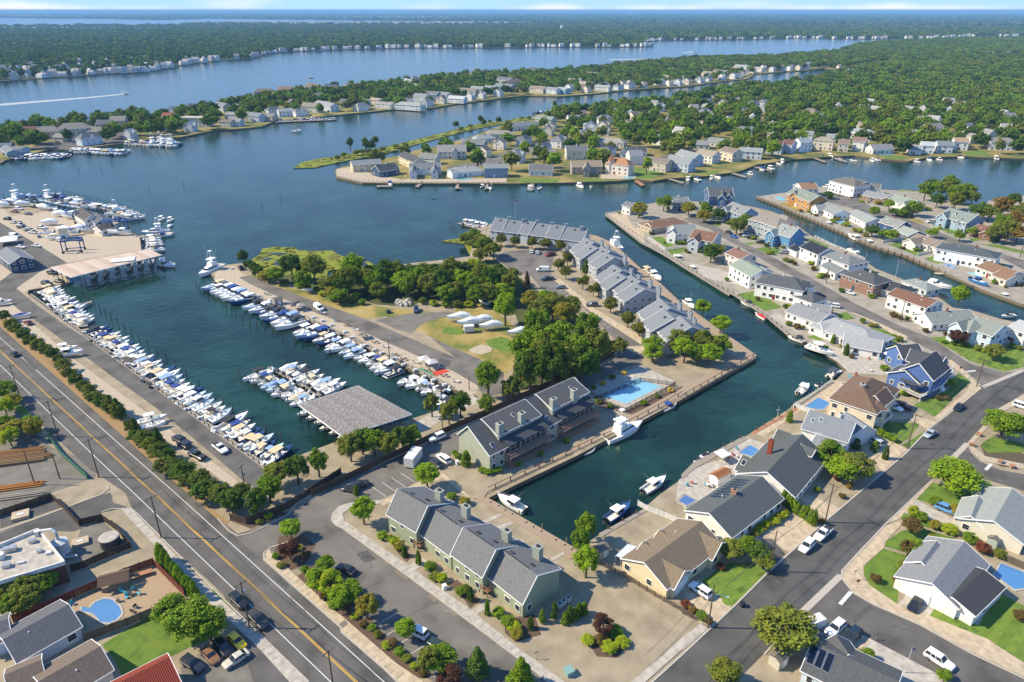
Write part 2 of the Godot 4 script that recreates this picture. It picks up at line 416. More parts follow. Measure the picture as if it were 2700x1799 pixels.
func roads():
	# the main road
	sheet("road", V([-246.2,-295,-186.6,-240.8,-95.9,-157.9,-66.81,-131.54,-52.6,-118.39,-31.92,-100.08,-16.66,-85.69,-2.79,-68.25,-23.92,-62.89,-41.59,-83.5,-56.88,-108.25,-61.62,-112.41,-87,-134,-92.5,-141.4,-105.7,-150.8,-128.8,-170.6,-158.5,-197.3,-225.6,-256.1]), M.asphalt, 0.04)
	line("road_marking", V([-207.6,-251.2,-173.3,-220.2,-103.9,-157.6,-85.5,-141.1,-29.94,-90.86,-22.1,-83.79]), M.paint_yellow, 0.16, 0.055, 0, -0.13)
	line("road_marking", V([-207.6,-251.2,-173.3,-220.2,-103.9,-157.6,-85.5,-141.1,-29.94,-90.86,-22.1,-83.79]), M.paint_yellow, 0.16, 0.055, 0, 0.13)
	line("road_marking", V([-216.8,-264.4,-180.4,-231.1,-98.8,-157.6,-80.3,-141.1,-31.12,-96.35,-21.42,-87.49]), M.paint, 0.16, 0.055)
	line("road_marking", V([-199,-238.7,-166.3,-209.4,-108.8,-157.6,-90.2,-141.1,-31.16,-88.03,-25.78,-83.21]), M.paint, 0.16, 0.055)
	# the street on the east side and its side streets
	sheet("road", V([15.29,-79.66,24.44,-88.03,30.5,-93.47,43.14,-105.17,52.5,-114.14,69.87,-129.68,102.3,-157.6,114.5,-169.4,143.3,-194.6,164.6,-206.6,245.4,-245,223.7,-219.1,154.3,-190.8,142.1,-182.1,121.1,-162.8,111.1,-153.8,103.5,-147.1,84.1,-130.2,73.39,-120.02,67.2,-113.81,54.38,-102.96,45.19,-94.05,39.62,-89.12,30.59,-79.66]), M.asphalt_dark, 0.045)
	sheet("road", V([67.2,-113.81,67.04,-111.77,67.74,-108.96,70.09,-105.85,76.78,-100.81,82.69,-94.05,88.64,-89.04,96.62,-82.08,83.25,-80.68,75.61,-88.03,73.06,-90.62,65.93,-97.31,62.65,-100.26,59.57,-101.46,54.77,-101.83,54.17,-102.77]), M.asphalt, 0.04)
	sheet("road", V([121.1,-162.8,119.6,-158.5,119.7,-154.6,122.6,-150.8,127.4,-149,140.6,-141.4,135.3,-134.3,122.9,-142.2,115.9,-147.3,112.8,-155.2]), M.asphalt, 0.04)
	sheet("road", V([102.9,-400.1,107,-390.3,110.4,-366.2,114.8,-343.4,118.3,-335.3,122.1,-321.2,125.3,-307.1,128.4,-294.5,135.2,-262.8,141,-243.9,147.9,-229.8,149.5,-210.5,156.9,-204.3,162.7,-205.6,144.5,-195.3,145,-205.3,144.1,-214.7,140.4,-226,135.3,-238.7,129.5,-252.3,124.6,-272.2,124.1,-289.2,118.6,-304.5,113.9,-327,107.3,-352.5,104,-369.8,93.9,-387.9]), M.asphalt_old, 0.04)
	sheet("road", V([193,-453.1,214.7,-456.2,210.3,-414.7,217.1,-397.6,220.6,-376.4,223,-357.2,225.7,-343.4,236,-317.3,250.9,-290.2,234.5,-268,227.8,-304.5,227.9,-327,216.8,-344.7,211.8,-372.7,203.3,-399.3,195.9,-417.4,188,-431.2]), M.asphalt_old, 0.04)
	# concrete gutters across the side streets
	for gp in [[54.25,-102.58,67.15,-113.7], [110.7,-153.5,121.4,-163], [143.9,-194.4,164.2,-206.1]]:
		line("gutter", V(gp), M.kerb, 1.3, 0.06)
	for gp in [[63.72,-105.8,67.26,-109.13], [118.9,-150.8,122,-153.5], [144.2,-204.7,148.5,-205.6]]:
		line("stop_line", V(gp), M.paint, 0.75, 0.07)
	# the marina road, the pier road and the sandy verges
	sheet("sand", V([-236.5,-298.5,-206.3,-271.3,-202.9,-269.7,-173.7,-241.2,-145.7,-214.7,-98.8,-174,-64.5,-143.6,-65.7,-141.9,-102.1,-172.4,-115,-182.1,-160.7,-223.8,-194.9,-253.7,-219.7,-273.7]), M.sand, 0.02)
	sheet("road", V([-229,-287.4,-204.9,-269.2,-200.3,-267.3,-192.6,-259.6,-171,-241.2,-150.4,-223.2,-122.2,-198.3,-101.6,-180.4,-81.7,-161.5,-65.7,-146,-60.1,-141.9,-55.7,-148.4,-62.2,-151.8,-86.2,-173.2,-114.1,-198.3,-145.7,-227.3,-163.4,-241.9,-186.5,-262.6,-205.6,-280.4,-208.7,-304.8,-203,-313.7,-221.4,-330.8,-258.9,-365.2,-278.1,-382.5,-309.2,-409.9,-255.8,-330.8,-237.1,-319.1,-221.1,-304.8,-217.6,-288.8,-221.6,-285]), M.asphalt, 0.04)
	sheet("sand", V([-357.2,-488.9,-302.8,-420.8,-281.3,-396.2,-272.5,-399.6,-264,-409.1,-253.5,-403.8,-251.1,-409.9,-222.6,-386.4,-216.3,-383.2,-207.6,-372.5,-192.7,-356.7,-188.7,-353.3,-178.6,-333.2,-203,-313.7,-221.4,-330.8,-258.9,-365.2,-278.1,-382.5,-309.2,-409.9]), M.sand, 0.02)
	sheet("sand", V([-202.2,-312.3,-188,-288.8,-196.5,-283.1,-199.4,-279.4,-199.2,-275,-207.8,-283.1,-208.4,-304.3]), M.sand, 0.02)
	sheet("sand", V([-243.4,-312.3,-236.4,-317.9,-218.8,-301.7,-216.1,-299.6,-218.8,-290.7,-225.5,-285.9]), M.sand, 0.021)
	sheet("sand", V([-127.6,-291.1,-130.7,-301.3,-130.8,-309.8,-125.2,-309.8,-118.7,-299.8,-114.8,-296.8,-117.7,-293.9,-108.6,-284.1,-76.8,-255.6,-65.4,-246.7,-17.9,-204.5,-10.3,-195.4,-10.8,-190.8,-13.7,-188.6,-17.5,-194,-53.3,-227.7,-78.4,-250,-103.4,-273.6,-122.7,-289]), M.sand, 0.02)
	sheet("road", V([-117.7,-293.9,-114.6,-296.4,-84.4,-271.1,-54.7,-247.8,-18.9,-215.2,-28.4,-231,-11.4,-214.7,-2.6,-204.2,-2.9,-194.5,-2,-191.7,-8,-187.3,-10.8,-195.9,-18.1,-204.5,-65.4,-246.7,-76.8,-255.6,-108.6,-284.1]), M.asphalt_old, 0.04)
	sheet("grass_field", V([-114.8,-296.8,-108.9,-296.8,-91.8,-281.4,-70.2,-268.6,-50.8,-260.2,-37.2,-256.7,-21.6,-252.2,-22.2,-273.7,-7.1,-258.1,3.3,-236,3.7,-223.8,0.7,-208.3,-1.7,-203.7,-3.1,-204.7,-28.5,-231.6,-47.9,-250.8,-54.7,-248.2,-84.5,-271.3]), M.lawn_dry, 0.02)
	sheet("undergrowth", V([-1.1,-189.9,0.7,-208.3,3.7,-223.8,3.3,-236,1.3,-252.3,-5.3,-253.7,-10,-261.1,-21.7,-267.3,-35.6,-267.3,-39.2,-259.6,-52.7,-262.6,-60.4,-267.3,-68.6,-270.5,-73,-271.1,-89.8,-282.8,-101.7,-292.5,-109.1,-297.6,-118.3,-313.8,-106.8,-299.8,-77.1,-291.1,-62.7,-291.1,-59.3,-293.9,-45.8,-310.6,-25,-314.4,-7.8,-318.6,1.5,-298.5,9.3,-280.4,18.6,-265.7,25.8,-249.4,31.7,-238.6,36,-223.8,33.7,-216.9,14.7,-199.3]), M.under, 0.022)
	sheet("bare_sand", V([-14.6,-221.5,-10.8,-225.6,-6.8,-223.8,-7.2,-219.7,-10.5,-217.5,-14,-219.2]), M.sand, 0.025)
	sheet("gravel", V([-51.2,-247.3,-38.5,-253.7,-26.4,-255.2,-17.5,-253.7,-25.9,-249.4,-32.9,-243.9,-36,-234.8,-41.8,-238.6]), M.gravel_grey, 0.026)
	sheet("lawn", V([-25.1,-239.9,-22,-240.6,-18.2,-238.6,-16.9,-234.8,-19.4,-233.5,-24.7,-234.8]), M.lawn, 0.027)
	sheet("lawn", V([-9.4,-228.6,-3.9,-232.2,2.2,-227.3,1.2,-219.2,-3.7,-220.3,-7.8,-223.8]), M.lawn, 0.027)
	# the town-house drive, its car park and the car park behind
	sheet("car_park", V([-66.96,-131.94,-63.73,-129.42,-60.46,-126.59,-56.43,-128.9,-52.53,-131.81,-50.8,-134.25,-41.8,-146,-20.5,-165.8,33.7,-213.6,37.1,-219.1,37.7,-223.6,26.1,-265.2,12.5,-278.3,8.5,-295,-1,-304.5,-7.1,-321.2,-3.6,-330.5,3.3,-332.9,16.5,-335.9,20.3,-328.2,16.9,-301.5,17.8,-290.7,29.8,-255.7,45.1,-224.2,44.7,-219.1,42.6,-212.4,32.5,-204.3,22.3,-193.2,-15.8,-158.1,-18.1,-151.3,-24.47,-144.14,-31.31,-138.78,-39.22,-133.98,-40.98,-132.89,-40.17,-130.47,-38.04,-128.51,6.51,-87.88,13.09,-82.08,-6.17,-80.68,-13.69,-88.03,-17.93,-92.15,-25.12,-99.72,-33.04,-105.26,-38.8,-110.82,-43.76,-115.13,-49.05,-118.51,-50.95,-120.84,-52.92,-121.2,-52.6,-118.39]), M.asphalt_old, 0.042)
	for k in 12:   # stall lines along the near building
		var a := P2(-32.17,-112.13).lerp(P2(-10.19,-92.17), k / 9.0)
		var d := (P2(-20.82,-104.2) - P2(-24.72,-100.78)).normalized()
		if k < 12: line("stall_line", PackedVector2Array([a, a - d * 4.6]), M.paint, 0.12, 0.06)
	for k in 4:
		var a := P2(-29.9,-139.92).lerp(P2(-23.83,-145.7), k / 3.0)
		line("stall_line", PackedVector2Array([a, a + (P2(-33.83,-143.7) - P2(-29.9,-139.92))]), M.paint, 0.12, 0.06)
	for k in 22:
		var a := P2(44.5,-226).lerp(P2(18.5,-285), k / 21.0)
		if k > 5: line("stall_line", PackedVector2Array([a, a + (P2(15.9,-281.6) - P2(18.5,-285))]), M.paint, 0.12, 0.06)
	# painted words of the fire lane, flat letters on the asphalt
	word("NO", P2(-26.63,-117.82), P2(-25.77,-117.17))
	word("PARKING", P2(-23.94,-115.03), P2(-21.05,-112.74))
	word("FIRE", P2(-16.36,-108.16), P2(-14.73,-107.01))
	word("LANE", P2(-12.35,-104.57), P2(-10.49,-103.1))
	# pavements and kerbs
	sheet("pavement", V([-41.1,-131.26,-41.19,-133.85,-40.38,-136.24,-37.96,-137.6,-30.99,-138.59,-30.1,-137.33,-37.54,-135.55,-38.8,-133.59,-37.92,-131.01,-8.85,-104.38,9.05,-88.02,11.85,-85.91,8.91,-85.91,6.55,-88.02,-13.51,-106.63,-38.09,-128.75,-39.5,-129.25]), M.concrete, 0.1)
	line("kerb", V([-39.12,-129,-38.06,-128.6,-13.5,-106.47,6.55,-87.88,10.27,-84.5]), M.kerb, 0.25, 0.0, 0.16)
	sheet("pavement", V([-52.58,-119.81,-51.9,-121.61,-50.6,-119.36,-44.24,-112.95,-39.11,-107.77,-35.25,-105.12,-32.54,-102.92,-20.42,-91.86,-15.4,-88.23,-13.12,-85.34,-15.07,-85.34,-19.86,-88.02,-22.27,-90.63,-31.7,-99.05,-31.92,-100.08,-44.78,-111.72]), M.concrete_tan, 0.1)
	line("kerb", V([-48.52,-123.93,-51.73,-122.07,-52.78,-120.26,-52.1,-118.48,-44.73,-111.52,-31.89,-99.91,-31.69,-98.98,-22.26,-90.57,-19.31,-87.64,-15.92,-84.22]), M.kerb, 0.3, 0.0, 0.16)
	line("kerb", V([-66.86,-131.78,-62.62,-127.28,-60.19,-125.83,-57.88,-126.55,-53.89,-130.25,-51.16,-133.33,-50.52,-137.06,-47.98,-140.37,-43.5,-145.6,-35.7,-151.4,-19.1,-166.4,14.6,-197.3,33.7,-213.6,37.6,-219.2,38,-223.8]), M.kerb, 0.25, 0.0, 0.16)
	sheet("pavement", V([-90.8,-135.5,-88.2,-135.3,-74.15,-122.07,-61.44,-110.92,-47.59,-98.7,-44.98,-96.35,-35.41,-88.02,-32.51,-85.34,-35.45,-85.34,-45.98,-95.36,-48.86,-97.68,-61.67,-108.55,-76.02,-122.07]), M.concrete, 0.09)
	line("kerb", V([-94.4,-134.1,-92.7,-135.3,-88.2,-135.4,-85.1,-132.8,-72.21,-121.16,-60.49,-110.72,-50.13,-101.49,-34.91,-88.02]), M.kerb, 0.25, 0.0, 0.14)
	line("kerb", V([-114.3,-126.8,-109,-130.8,-102.9,-136.2,-97.8,-140.7,-97.2,-142.9,-98.2,-144.1]), M.kerb, 0.3, 0.0, 0.15)
	sheet("road", V([-114.3,-125.8,-102.8,-136,-99.1,-139.3,-96.1,-141.5,-93.5,-137.6,-89.3,-136,-94.3,-133.9,-96.7,-129.7,-95.9,-128.3,-97.3,-127.3,-105.3,-127.8,-111.2,-123.9]), M.asphalt_dark, 0.043)
	sheet("gravel_yard", V([-161.4,-197.6,-139.6,-178.2,-122.5,-161.7,-114.1,-157.6,-106.7,-153.6,-103,-148,-110,-141.5,-118.3,-134.9,-119.2,-133.3]), M.gravel_grey, 0.02)
	sheet("gravel_yard", V([-117.6,-133.9,-109.7,-140.9,-104.5,-136,-114,-128.3]), M.asphalt_dark, 0.02)
	sheet("gravel_yard", V([-96.2,-128.8,-92.9,-131.3,-83.01,-123,-89.49,-117.6,-93.1,-119.8]), M.gravel_grey, 0.02)
	sheet("pavement", V([21.01,-88.02,31.34,-97.35,30.91,-95.36,22.75,-88.02,19.05,-84.78,17.59,-84.78]), M.concrete, 0.06)
	sheet("pavement", V([31.44,-97.85,35.62,-100.78,37.08,-100.08,30.77,-94.71]), M.concrete, 0.061)
	line("kerb", V([18.08,-82.08,24.27,-88.18,30.33,-93.63,42.95,-105.26,52.34,-114.36,69.71,-129.95,102.2,-157.9,114.4,-169.8,143,-194.9]), M.kerb, 0.35, 0.0, 0.15)
	line("kerb", V([45.27,-93.88,54.32,-102.39]), M.kerb, 0.35, 0.0, 0.15)
	line("kerb", V([67.98,-115.03,67,-112.95,67.66,-108.74,70.28,-105.68,76.68,-100.61,82.59,-93.91,88.56,-88.67]), M.kerb, 0.35, 0.0, 0.15)
	line("kerb", V([67.98,-115.03,74.05,-120.71,83.9,-129.8,103.2,-146.5]), M.kerb, 0.35, 0.0, 0.15)
	sheet("pavement", V([67.9,-114.82,74.36,-120.71,83.6,-129.2,89.2,-131.3,81.13,-123.93,79.95,-122.07,75.52,-118.48,72.88,-116.31,71.72,-113.36,71.8,-110.92,74.88,-105.87,79.53,-102.92,87.25,-97.35,90.47,-91.86,88.7,-89.12,82.77,-94.23,76.8,-100.85,70.37,-105.87,67.95,-108.74,67.12,-112.95]), M.concrete_tan, 0.09)
	sheet("pavement", V([83.9,-129.8,103.4,-146.8,103.2,-145.9,95.3,-138.7,88.1,-131.8]), M.concrete_tan, 0.09)
	sheet("pavement", V([143.2,-193.6,144.9,-204.2,145,-213.6,142.4,-211.5,142.7,-205.2,142.8,-198.3,136.8,-190.8,119.5,-176.4,119.8,-174]), M.concrete_tan, 0.09)
	sheet("pavement", V([153.8,-189.9,141.2,-181.7,121.4,-163.2,120.1,-159,120.3,-154.8,128.8,-151.2,130.2,-153.4,122.3,-157,121.9,-160.8,122.7,-162.9,140.8,-179.6,150.9,-185.5]), M.sand, 0.09)
	sheet("pavement", V([139.9,-232.2,136.5,-241.2,130.7,-253.7,128.6,-255.2,133,-245.3,135.1,-236,136.4,-226.2]), M.concrete_tan, 0.09)

func slabs(p: PackedVector2Array, wd: float, y: float, m: Material):   # a pavement of poured slabs with open joints
	var base := line("pavement", p, M.gravel_grey, wd, y - 0.02)
	for i in p.size() - 1:
		var l := p[i].distance_to(p[i + 1])
		var n := int(l / 1.55)
		var mesh := box_mesh(Vector3(snappedf(l / n, 0.01) - 0.05, 0.05, wd))
		for k in n: put("slab", mesh, m, base, Transform3D(Basis(Vector3.UP, -(p[i + 1] - p[i]).angle()), v3(p[i].lerp(p[i + 1], (k + 0.5) / n), y - 0.03)))

func wear():   # tar-sealed cracks, patches and covers in the asphalt
	for q in [[-63.44,-127.76,-59.37,-123.46,-55.5,-119.36,-53.15,-118.7], [-80.6,-139.3,-73,-132.3,-65.28,-125.83], [-43.68,-107.77,-38.36,-102.56,-32.7,-97.01], [-19.54,-102.92,-15.7,-105.87,-13.51,-106.63], [-34.98,-123,-31.17,-119.36,-28.35,-115.45], [-3.62,-96.35,-1.25,-97.01], [34.82,-90.02,42.32,-96.68,50.83,-104.75], [65,-115.03,74.52,-123.93], [69.02,-104.75,71.58,-103.65,75.87,-99.05], [71.42,-100.43,75.16,-98.7], [80.3,-136.5,93.8,-149.2], [103.8,-156,126.9,-177.2], [132.1,-268.9,138.4,-245.3], [-139,-214.7,-116.3,-193.6], [-101.6,-180.4,-87.5,-166.4], [-57,-241.2,-37.6,-223.8,-27.7,-214.7], [-156.6,-216.9,-143.6,-204.2], [-132.9,-196.4,-125.4,-189]]:
		var p := PackedVector2Array()
		var src := V(q)
		for i in src.size() - 1:
			for k in 6: p.append(src[i].lerp(src[i + 1], k / 6.0) + Vector2(r(-0.35, 0.35), r(-0.35, 0.35)))
		line("crack_seal", p, M.tar, 0.09, 0.062)
	for q in [[64.72,-102.56,69.53,-105.87,69.75,-105.12,64.66,-101.13], [-74.5,-137.6,-72.8,-137.6,-71.4,-136,-73.4,-135.7], [52.57,-111.72,54.01,-112.54,54.25,-111.52,52.88,-110.92], [-130.3,-214.7,-127.5,-216.9,-124.5,-212.6,-126.8,-210.4], [93.7,-143.2,97,-145.6,97.1,-144.4,93.7,-141.8], [-33.18,-120.26,-30.88,-121.16,-28.57,-118.48,-30.8,-117.38], [110.7,-162.1,114.6,-165,114.6,-162.9,110.8,-160.1], [-48.45,-114.19,-44.56,-110.92,-45.09,-109.72,-48.66,-112.95], [-23.9,-214.7,-19.9,-212.6,-20.5,-208.3,-24.4,-210.4], [-162.5,-216.9,-153.4,-208.3,-153.1,-206.2,-162.1,-214.7]]: sheet("asphalt_patch", V(q), M.patch, 0.058)
	for q in [P2(57.32,-111.93), P2(-80.8,-129.8), P2(-73.1,-136.8), P2(-74.3,-133.9), P2(63.29,-101.13), P2(-22.58,-90.93), P2(85.55,-88.67), P2(104.3,-154.1)]:
		var g := Geo.new()
		g.tube(v3(q, 0.05), v3(q, 0.072), 0.38, 0.38, 12)
		tag(put("manhole_cover", g.mesh(), M.timber), "", "", "", "structure")

func word(text: String, a: Vector2, b: Vector2):
	var tm := TextMesh.new()
	var f := SystemFont.new()
	f.font_names = PackedStringArray(["Droid Sans"])
	tm.font = f
	tm.text = text
	tm.font_size = 32
	tm.depth = 0.004
	tm.pixel_size = 0.01
	var wid := tm.get_aabb().size.x
	var s := a.distance_to(b) / maxf(wid, 0.01)
	var d := (b - a).normalized()
	var n := Vector2(-d.y, d.x)
	var xf := Transform3D(Basis(v3(d) * s, v3(-n) * s * 1.5, Vector3.UP * s), v3((a + b) * 0.5, 0.058))
	var o := put("painted_word", tm, M.paint_worn, self, xf)
	tag(o, "", "", "", "structure")

func yards():
	var lw := [
		[38.33,-112.13,42.01,-115.03,45.7,-117.6,50.19,-117.38,52.85,-114.4,42.77,-104.94,41.34,-105.87],
		[81.13,-123.93,85.9,-127.3,91.2,-128.8,96.4,-125.3,97.1,-124.4,90.2,-122.1,85.34,-119.81,80.16,-122.53],
		[79.53,-121.84,83.69,-119.58,79.93,-115.03,74.88,-105.87,71.8,-110.92,72.16,-115.03,74.21,-117.6],
		[79.24,-102.38,81.81,-105.12,87.57,-100.61,92.18,-105.12,96.82,-108.55,99.27,-105.5,90.67,-92.17,87.25,-97.35],
		[95.4,-139,102.7,-145.6,110.2,-141.5,107.3,-137.6,102.5,-133.9,98.7,-136.8],
		[87.7,-132.3,91.7,-134.9,100.7,-130.8,97.9,-125.8,91,-129.7],
		[119.1,-179.6,117.5,-183.8,132.5,-192.7,142.1,-204.2,142.6,-198.3,132.7,-189,119.9,-176.4],
		[100.5,-170.9,105.6,-174,114.1,-173.2,107.1,-165.7,102.3,-162.1,99.6,-166.4], [103.4,-162.1,115.1,-170.5,115,-169.4,104.6,-160.6],
		[91.4,-273.7,100,-277.9,105.1,-259.6,97.2,-255.9], [147,-231,152.8,-232.2,161.1,-223.8,175.6,-223.8,165.6,-208.3,157.2,-204.7,150.6,-212.6,149.4,-221.5],
		[121.6,-251.6,128,-255.2,128.3,-248,120.7,-246.7], [130,-239.9,134.2,-238.6,138,-227.3,129.9,-227.3],
		[124.2,-162.1,129.9,-166.4,136.3,-162.9,133.6,-158.7,124.1,-158.7],
		[-74.68,-96.02,-68.63,-103.65,-64.59,-103.28,-54.96,-99.74,-53.91,-98.36,-58.59,-95.36,-61.29,-93.11,-66.66,-88.23,-71.11,-93.11], [-60.4,-109.72,-59.25,-109.72,-47.7,-99.05,-48.66,-98.7],
		[-161.1,-201.2,-154.7,-195.4,-140.9,-183.8,-137.9,-179.6,-139.4,-177.2,-153.2,-189], [-130.4,-172.4,-129.6,-173.2,-123.3,-167.2,-124.9,-166.4],
		[70.8,-354.7,76.3,-355.8,79.7,-340.9,75,-337.1], [74.8,-333.3,84.2,-338,83.3,-331.5,75.2,-324.3], [107.3,-383.4,114.3,-385.7,111.2,-374.1,106.9,-376.4],
		[118.3,-336.2,124.3,-338.3,130.1,-334.1,126.8,-327,121.3,-327], [147.6,-351.3,151.8,-351.3,155.1,-338.3,153.1,-337.2,145.8,-344.7], [115.2,-344.7,119.8,-346.3,120.3,-343.6,116.1,-341.4],
		[185.4,-343,194.4,-345.7,200.4,-334.1,203.1,-331,190.3,-324.1], [191.4,-320.2,203.2,-326,200.2,-314.6,193,-312.7], [224.4,-371.3,232.9,-373.8,235.6,-366.4,226.9,-360.5], [230.9,-352.4,238,-353.5,238,-350.2,229.9,-347.4], [231.5,-342.5,237.9,-342.5,245.5,-332,242.3,-327],
		[104.4,-232,107.4,-233.4,108.9,-229.4,105.1,-228.1], [106.9,-227.1,110.3,-222.4,110.2,-218.8,107.6,-218.2,107.4,-224.3]]
	for p in lw: sheet("lawn", V(p), M.lawn, 0.03)
	for q in [[0, [38.33,-112.13,50.19,-117.38]], [3, [87.57,-100.61,96.82,-108.55]], [10, [149.4,-221.5,155.8,-228.6]]]:   # the mower's passes over three lawns, their paler sheen put into the colour
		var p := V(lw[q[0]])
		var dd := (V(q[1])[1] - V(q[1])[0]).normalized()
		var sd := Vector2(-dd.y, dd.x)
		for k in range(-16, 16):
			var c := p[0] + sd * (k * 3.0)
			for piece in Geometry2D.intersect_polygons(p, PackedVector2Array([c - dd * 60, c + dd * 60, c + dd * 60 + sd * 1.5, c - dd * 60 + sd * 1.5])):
				if piece.size() > 2: sheet("lawn_sheen_strip", piece, M.lawn_sheen, 0.036)
	for p in [[158.3,-425.1,166.9,-427.5,170.1,-412.1,162.8,-405.5,159.5,-415.1], [215.8,-393.5,224.3,-397.6,223.9,-381.5,218,-378.2]]: sheet("lawn", V(p), M.lawn_dry, 0.03)
	for p in [[292.7,-578.1,308.1,-580.5,307.3,-566.3,288.5,-565.4], [366.7,-595.5,389.4,-605.9,379.7,-580.5,359.5,-578.1], [87,-535.4,108,-515.2,96,-492.7,86.6,-496.3], [48.6,-496.3,69.9,-492.7,49.2,-485.5], [3.9,-496.3,33.1,-492.7,29.4,-482.1,5.3,-482.1], [128.8,-515.2,151.8,-523.1,139.3,-505.6]]: sheet("lawn", V(p), M.lawn, 0.03)
	for p in [[-127.6,-527.1,-118.6,-535.4,-99.4,-511.3,-76.1,-492.7,-46.9,-492.7,-3.8,-496.3,-3.7,-481.4,-76,-481.4,-100.5,-483.5,-121.6,-501.8], [62.7,-511.3,88,-515.2,84.8,-494.5,60.6,-492.7]]: sheet("sand", V(p), M.sand, 0.025)
	for p in [[-48.9,-535.4,-26.5,-552.6,-13.4,-580.5,6.7,-622,31.1,-656.9,46,-669.4,45.2,-656.9,21.3,-600.6,-12.6,-543.9,-44.6,-523.1], [15.5,-600.6,42.7,-669.4,47.8,-669.4,21.1,-600.6], [87.2,-548.2,104,-557.1,149.5,-622,149.6,-605.9,97,-535.4], [131.1,-611.2,151.4,-605.9,149,-595.5,129.9,-600.6], [408.3,-770.6,420.3,-762.5,413,-750.5,397.9,-754.5]]: sheet("road", V(p), M.asphalt_old, 0.035)
	for p in [[-407,-628.2,-403,-662.5,-376.5,-700.3,-349.1,-683,-339.5,-639.3,-372.8,-607.2,-391.2,-614.1,-399.2,-607.2]]: sheet("road", V(p), M.asphalt, 0.035)
	# drives, patios and decks laid flat on the ground
	for p in [[67.6,-139.8,70.1,-140.9,76.5,-135.4,71.33,-131.78,69.1,-135.4], [53.38,-125.83,63.65,-133.33,68.9,-129.75,71.18,-129.75,60.14,-119.81], [34,-109.72,37.84,-112.54,42.72,-104.75,37.62,-100.08,34.97,-101.49], [92.7,-165,97.9,-168.7,104.1,-160.4,92.8,-150.2,91.8,-156], [100.7,-174,109.5,-180.4,119.8,-174,114.8,-169.8,112.1,-175.6], [55.24,-100.78,59.61,-101.49,62.57,-100.08,65.95,-97.35,63.33,-95.04,57.96,-97.35]]: sheet("driveway", V(p), M.concrete_tan, 0.032)
	for p in [[75.16,-105.87,78.87,-109.33,82.77,-105.87,78.87,-102.2], [81.81,-105.12,86.37,-103.28,92.69,-105.5,87.46,-100.43], [95.3,-138.7,101.5,-129.7,100.2,-128.8,89.8,-133.9], [62.92,-94.71,65.95,-97.35,73.41,-90.32,75.68,-88.02,66.71,-88.02,64.54,-90.32]]: sheet("driveway", V(p), M.concrete, 0.033)
	sheet("driveway", V([51.33,-125.35,56.89,-124.87,58.06,-120.03,54.07,-116.31,50.92,-119.81]), M.asphalt_dark, 0.034)
	sheet("patio", V([-85.56,-106.01,-81.4,-109.97,-77.88,-112.33,-74.66,-116.62,-65.99,-109.11,-69.16,-104.92,-73.24,-102.77,-75.89,-100.43,-77.94,-99.41,-82.95,-102.77]), M.paver, 0.03)
	sheet("driveway", V([-58.31,-90.93,-52.89,-97.01,-47.46,-96.68,-38.54,-89.42,-39.03,-85.91,-54.73,-85.91]), M.gravel_grey, 0.03)
	for p in [[40.9,-146.5,45.8,-151.3,54.1,-155.9,63.3,-166.3,67.7,-162.5,64.2,-155.9,57.2,-151.9,53,-145.3,45.69,-138.69,40.36,-134.76,38.52,-138.43], [99.8,-253.7,106.7,-243.9,109,-238.6,101.8,-236,97.2,-250.8], [80.6,-314.1,92.9,-304.4,99.3,-292.2,96.8,-283.6,83,-293.7], [111,-214.7,125.1,-219.2,119,-202.2,107.5,-204.2,106.7,-212.6], [105.1,-231,115.3,-216.9,106.7,-212.6,104.5,-219.2]]: sheet("patio", V(p), M.concrete, 0.031)
	for p in [[65.4,-167.7,79.3,-179.8,83.8,-181,76.5,-174,68.3,-166.7], [53.2,-400.5,64.4,-405.7,64.6,-376.4,68.3,-361,65.5,-344.7,58.7,-374.1]]: sheet("patio", V(p), M.concrete_tan, 0.032)
	sheet("patio", V([82.2,-182.8,92.5,-191.2,99.9,-199.2,105.3,-197.2,104,-194.2,94.6,-186,91.9,-180.6,85.5,-180.1]), M.concrete_tan, 0.032)
	sheet("patio", V([22.7,-193.6,41.7,-209.4,50.7,-198.3,48.3,-195.4,32.9,-181.3,29.9,-183.8]), M.concrete, 0.032)
	sheet("planting_bed", V([23.9,-183.8,26.8,-186.4,32.8,-180.4,52.4,-195.4,51.8,-192.7,34.1,-178]), M.mulch, 0.03)
	sheet("path", V([-31.16,-137.6,-23.92,-144.99,-17.6,-149.8,-16.45,-148.6,-9.5,-139.25,-10.18,-139.25,-17.06,-147.38,-22.3,-143.23,-29.97,-136.51]), M.concrete_tan, 0.05)
	for p in [[-6.78,-131.01,-2.89,-133.59,-2.22,-132.91,-5.78,-130.25], [-4.74,-128.26,-0.39,-130.76,0.42,-130,-3.76,-127.52], [8.03,-118.7,10.75,-120.71,11.32,-120.03,8.61,-118.04], [-21.88,-116.31,-18.86,-118.92,-17.5,-117.6,-20.21,-115.03], [-8.27,-104.01,-5.01,-106.63,-4.13,-105.5,-7.1,-102.92]]: sheet("path", V(p), M.concrete, 0.05)
	for p in [[-26.74,-124.4,-25.93,-125.35,-21.06,-119.36,-22.05,-117.6,-23.88,-119.81], [-13.33,-111.32,-11.08,-112.54,-6.16,-107.01,-8.03,-104.75,-10.24,-108.55], [-1.57,-102.2,4.24,-103.28,5.44,-98.36,0.61,-96.68,-1.26,-98.7], [13.69,-97.68,18.13,-99.05,20.56,-95.36,18.69,-93.11,15.1,-93.43], [33.33,-106.63,35.03,-106.63,37.42,-102.56,38.07,-100.78,36.26,-100.08,32.93,-104.75], [53.01,-127.76,62.68,-134.38,63.47,-132.81,55.29,-125.83,52.63,-124.4], [64.6,-140.9,66.6,-139.8,69.49,-131.26,67.6,-129.75,63.53,-134.91]]: sheet("planting_bed", V(p), M.mulch, 0.031)
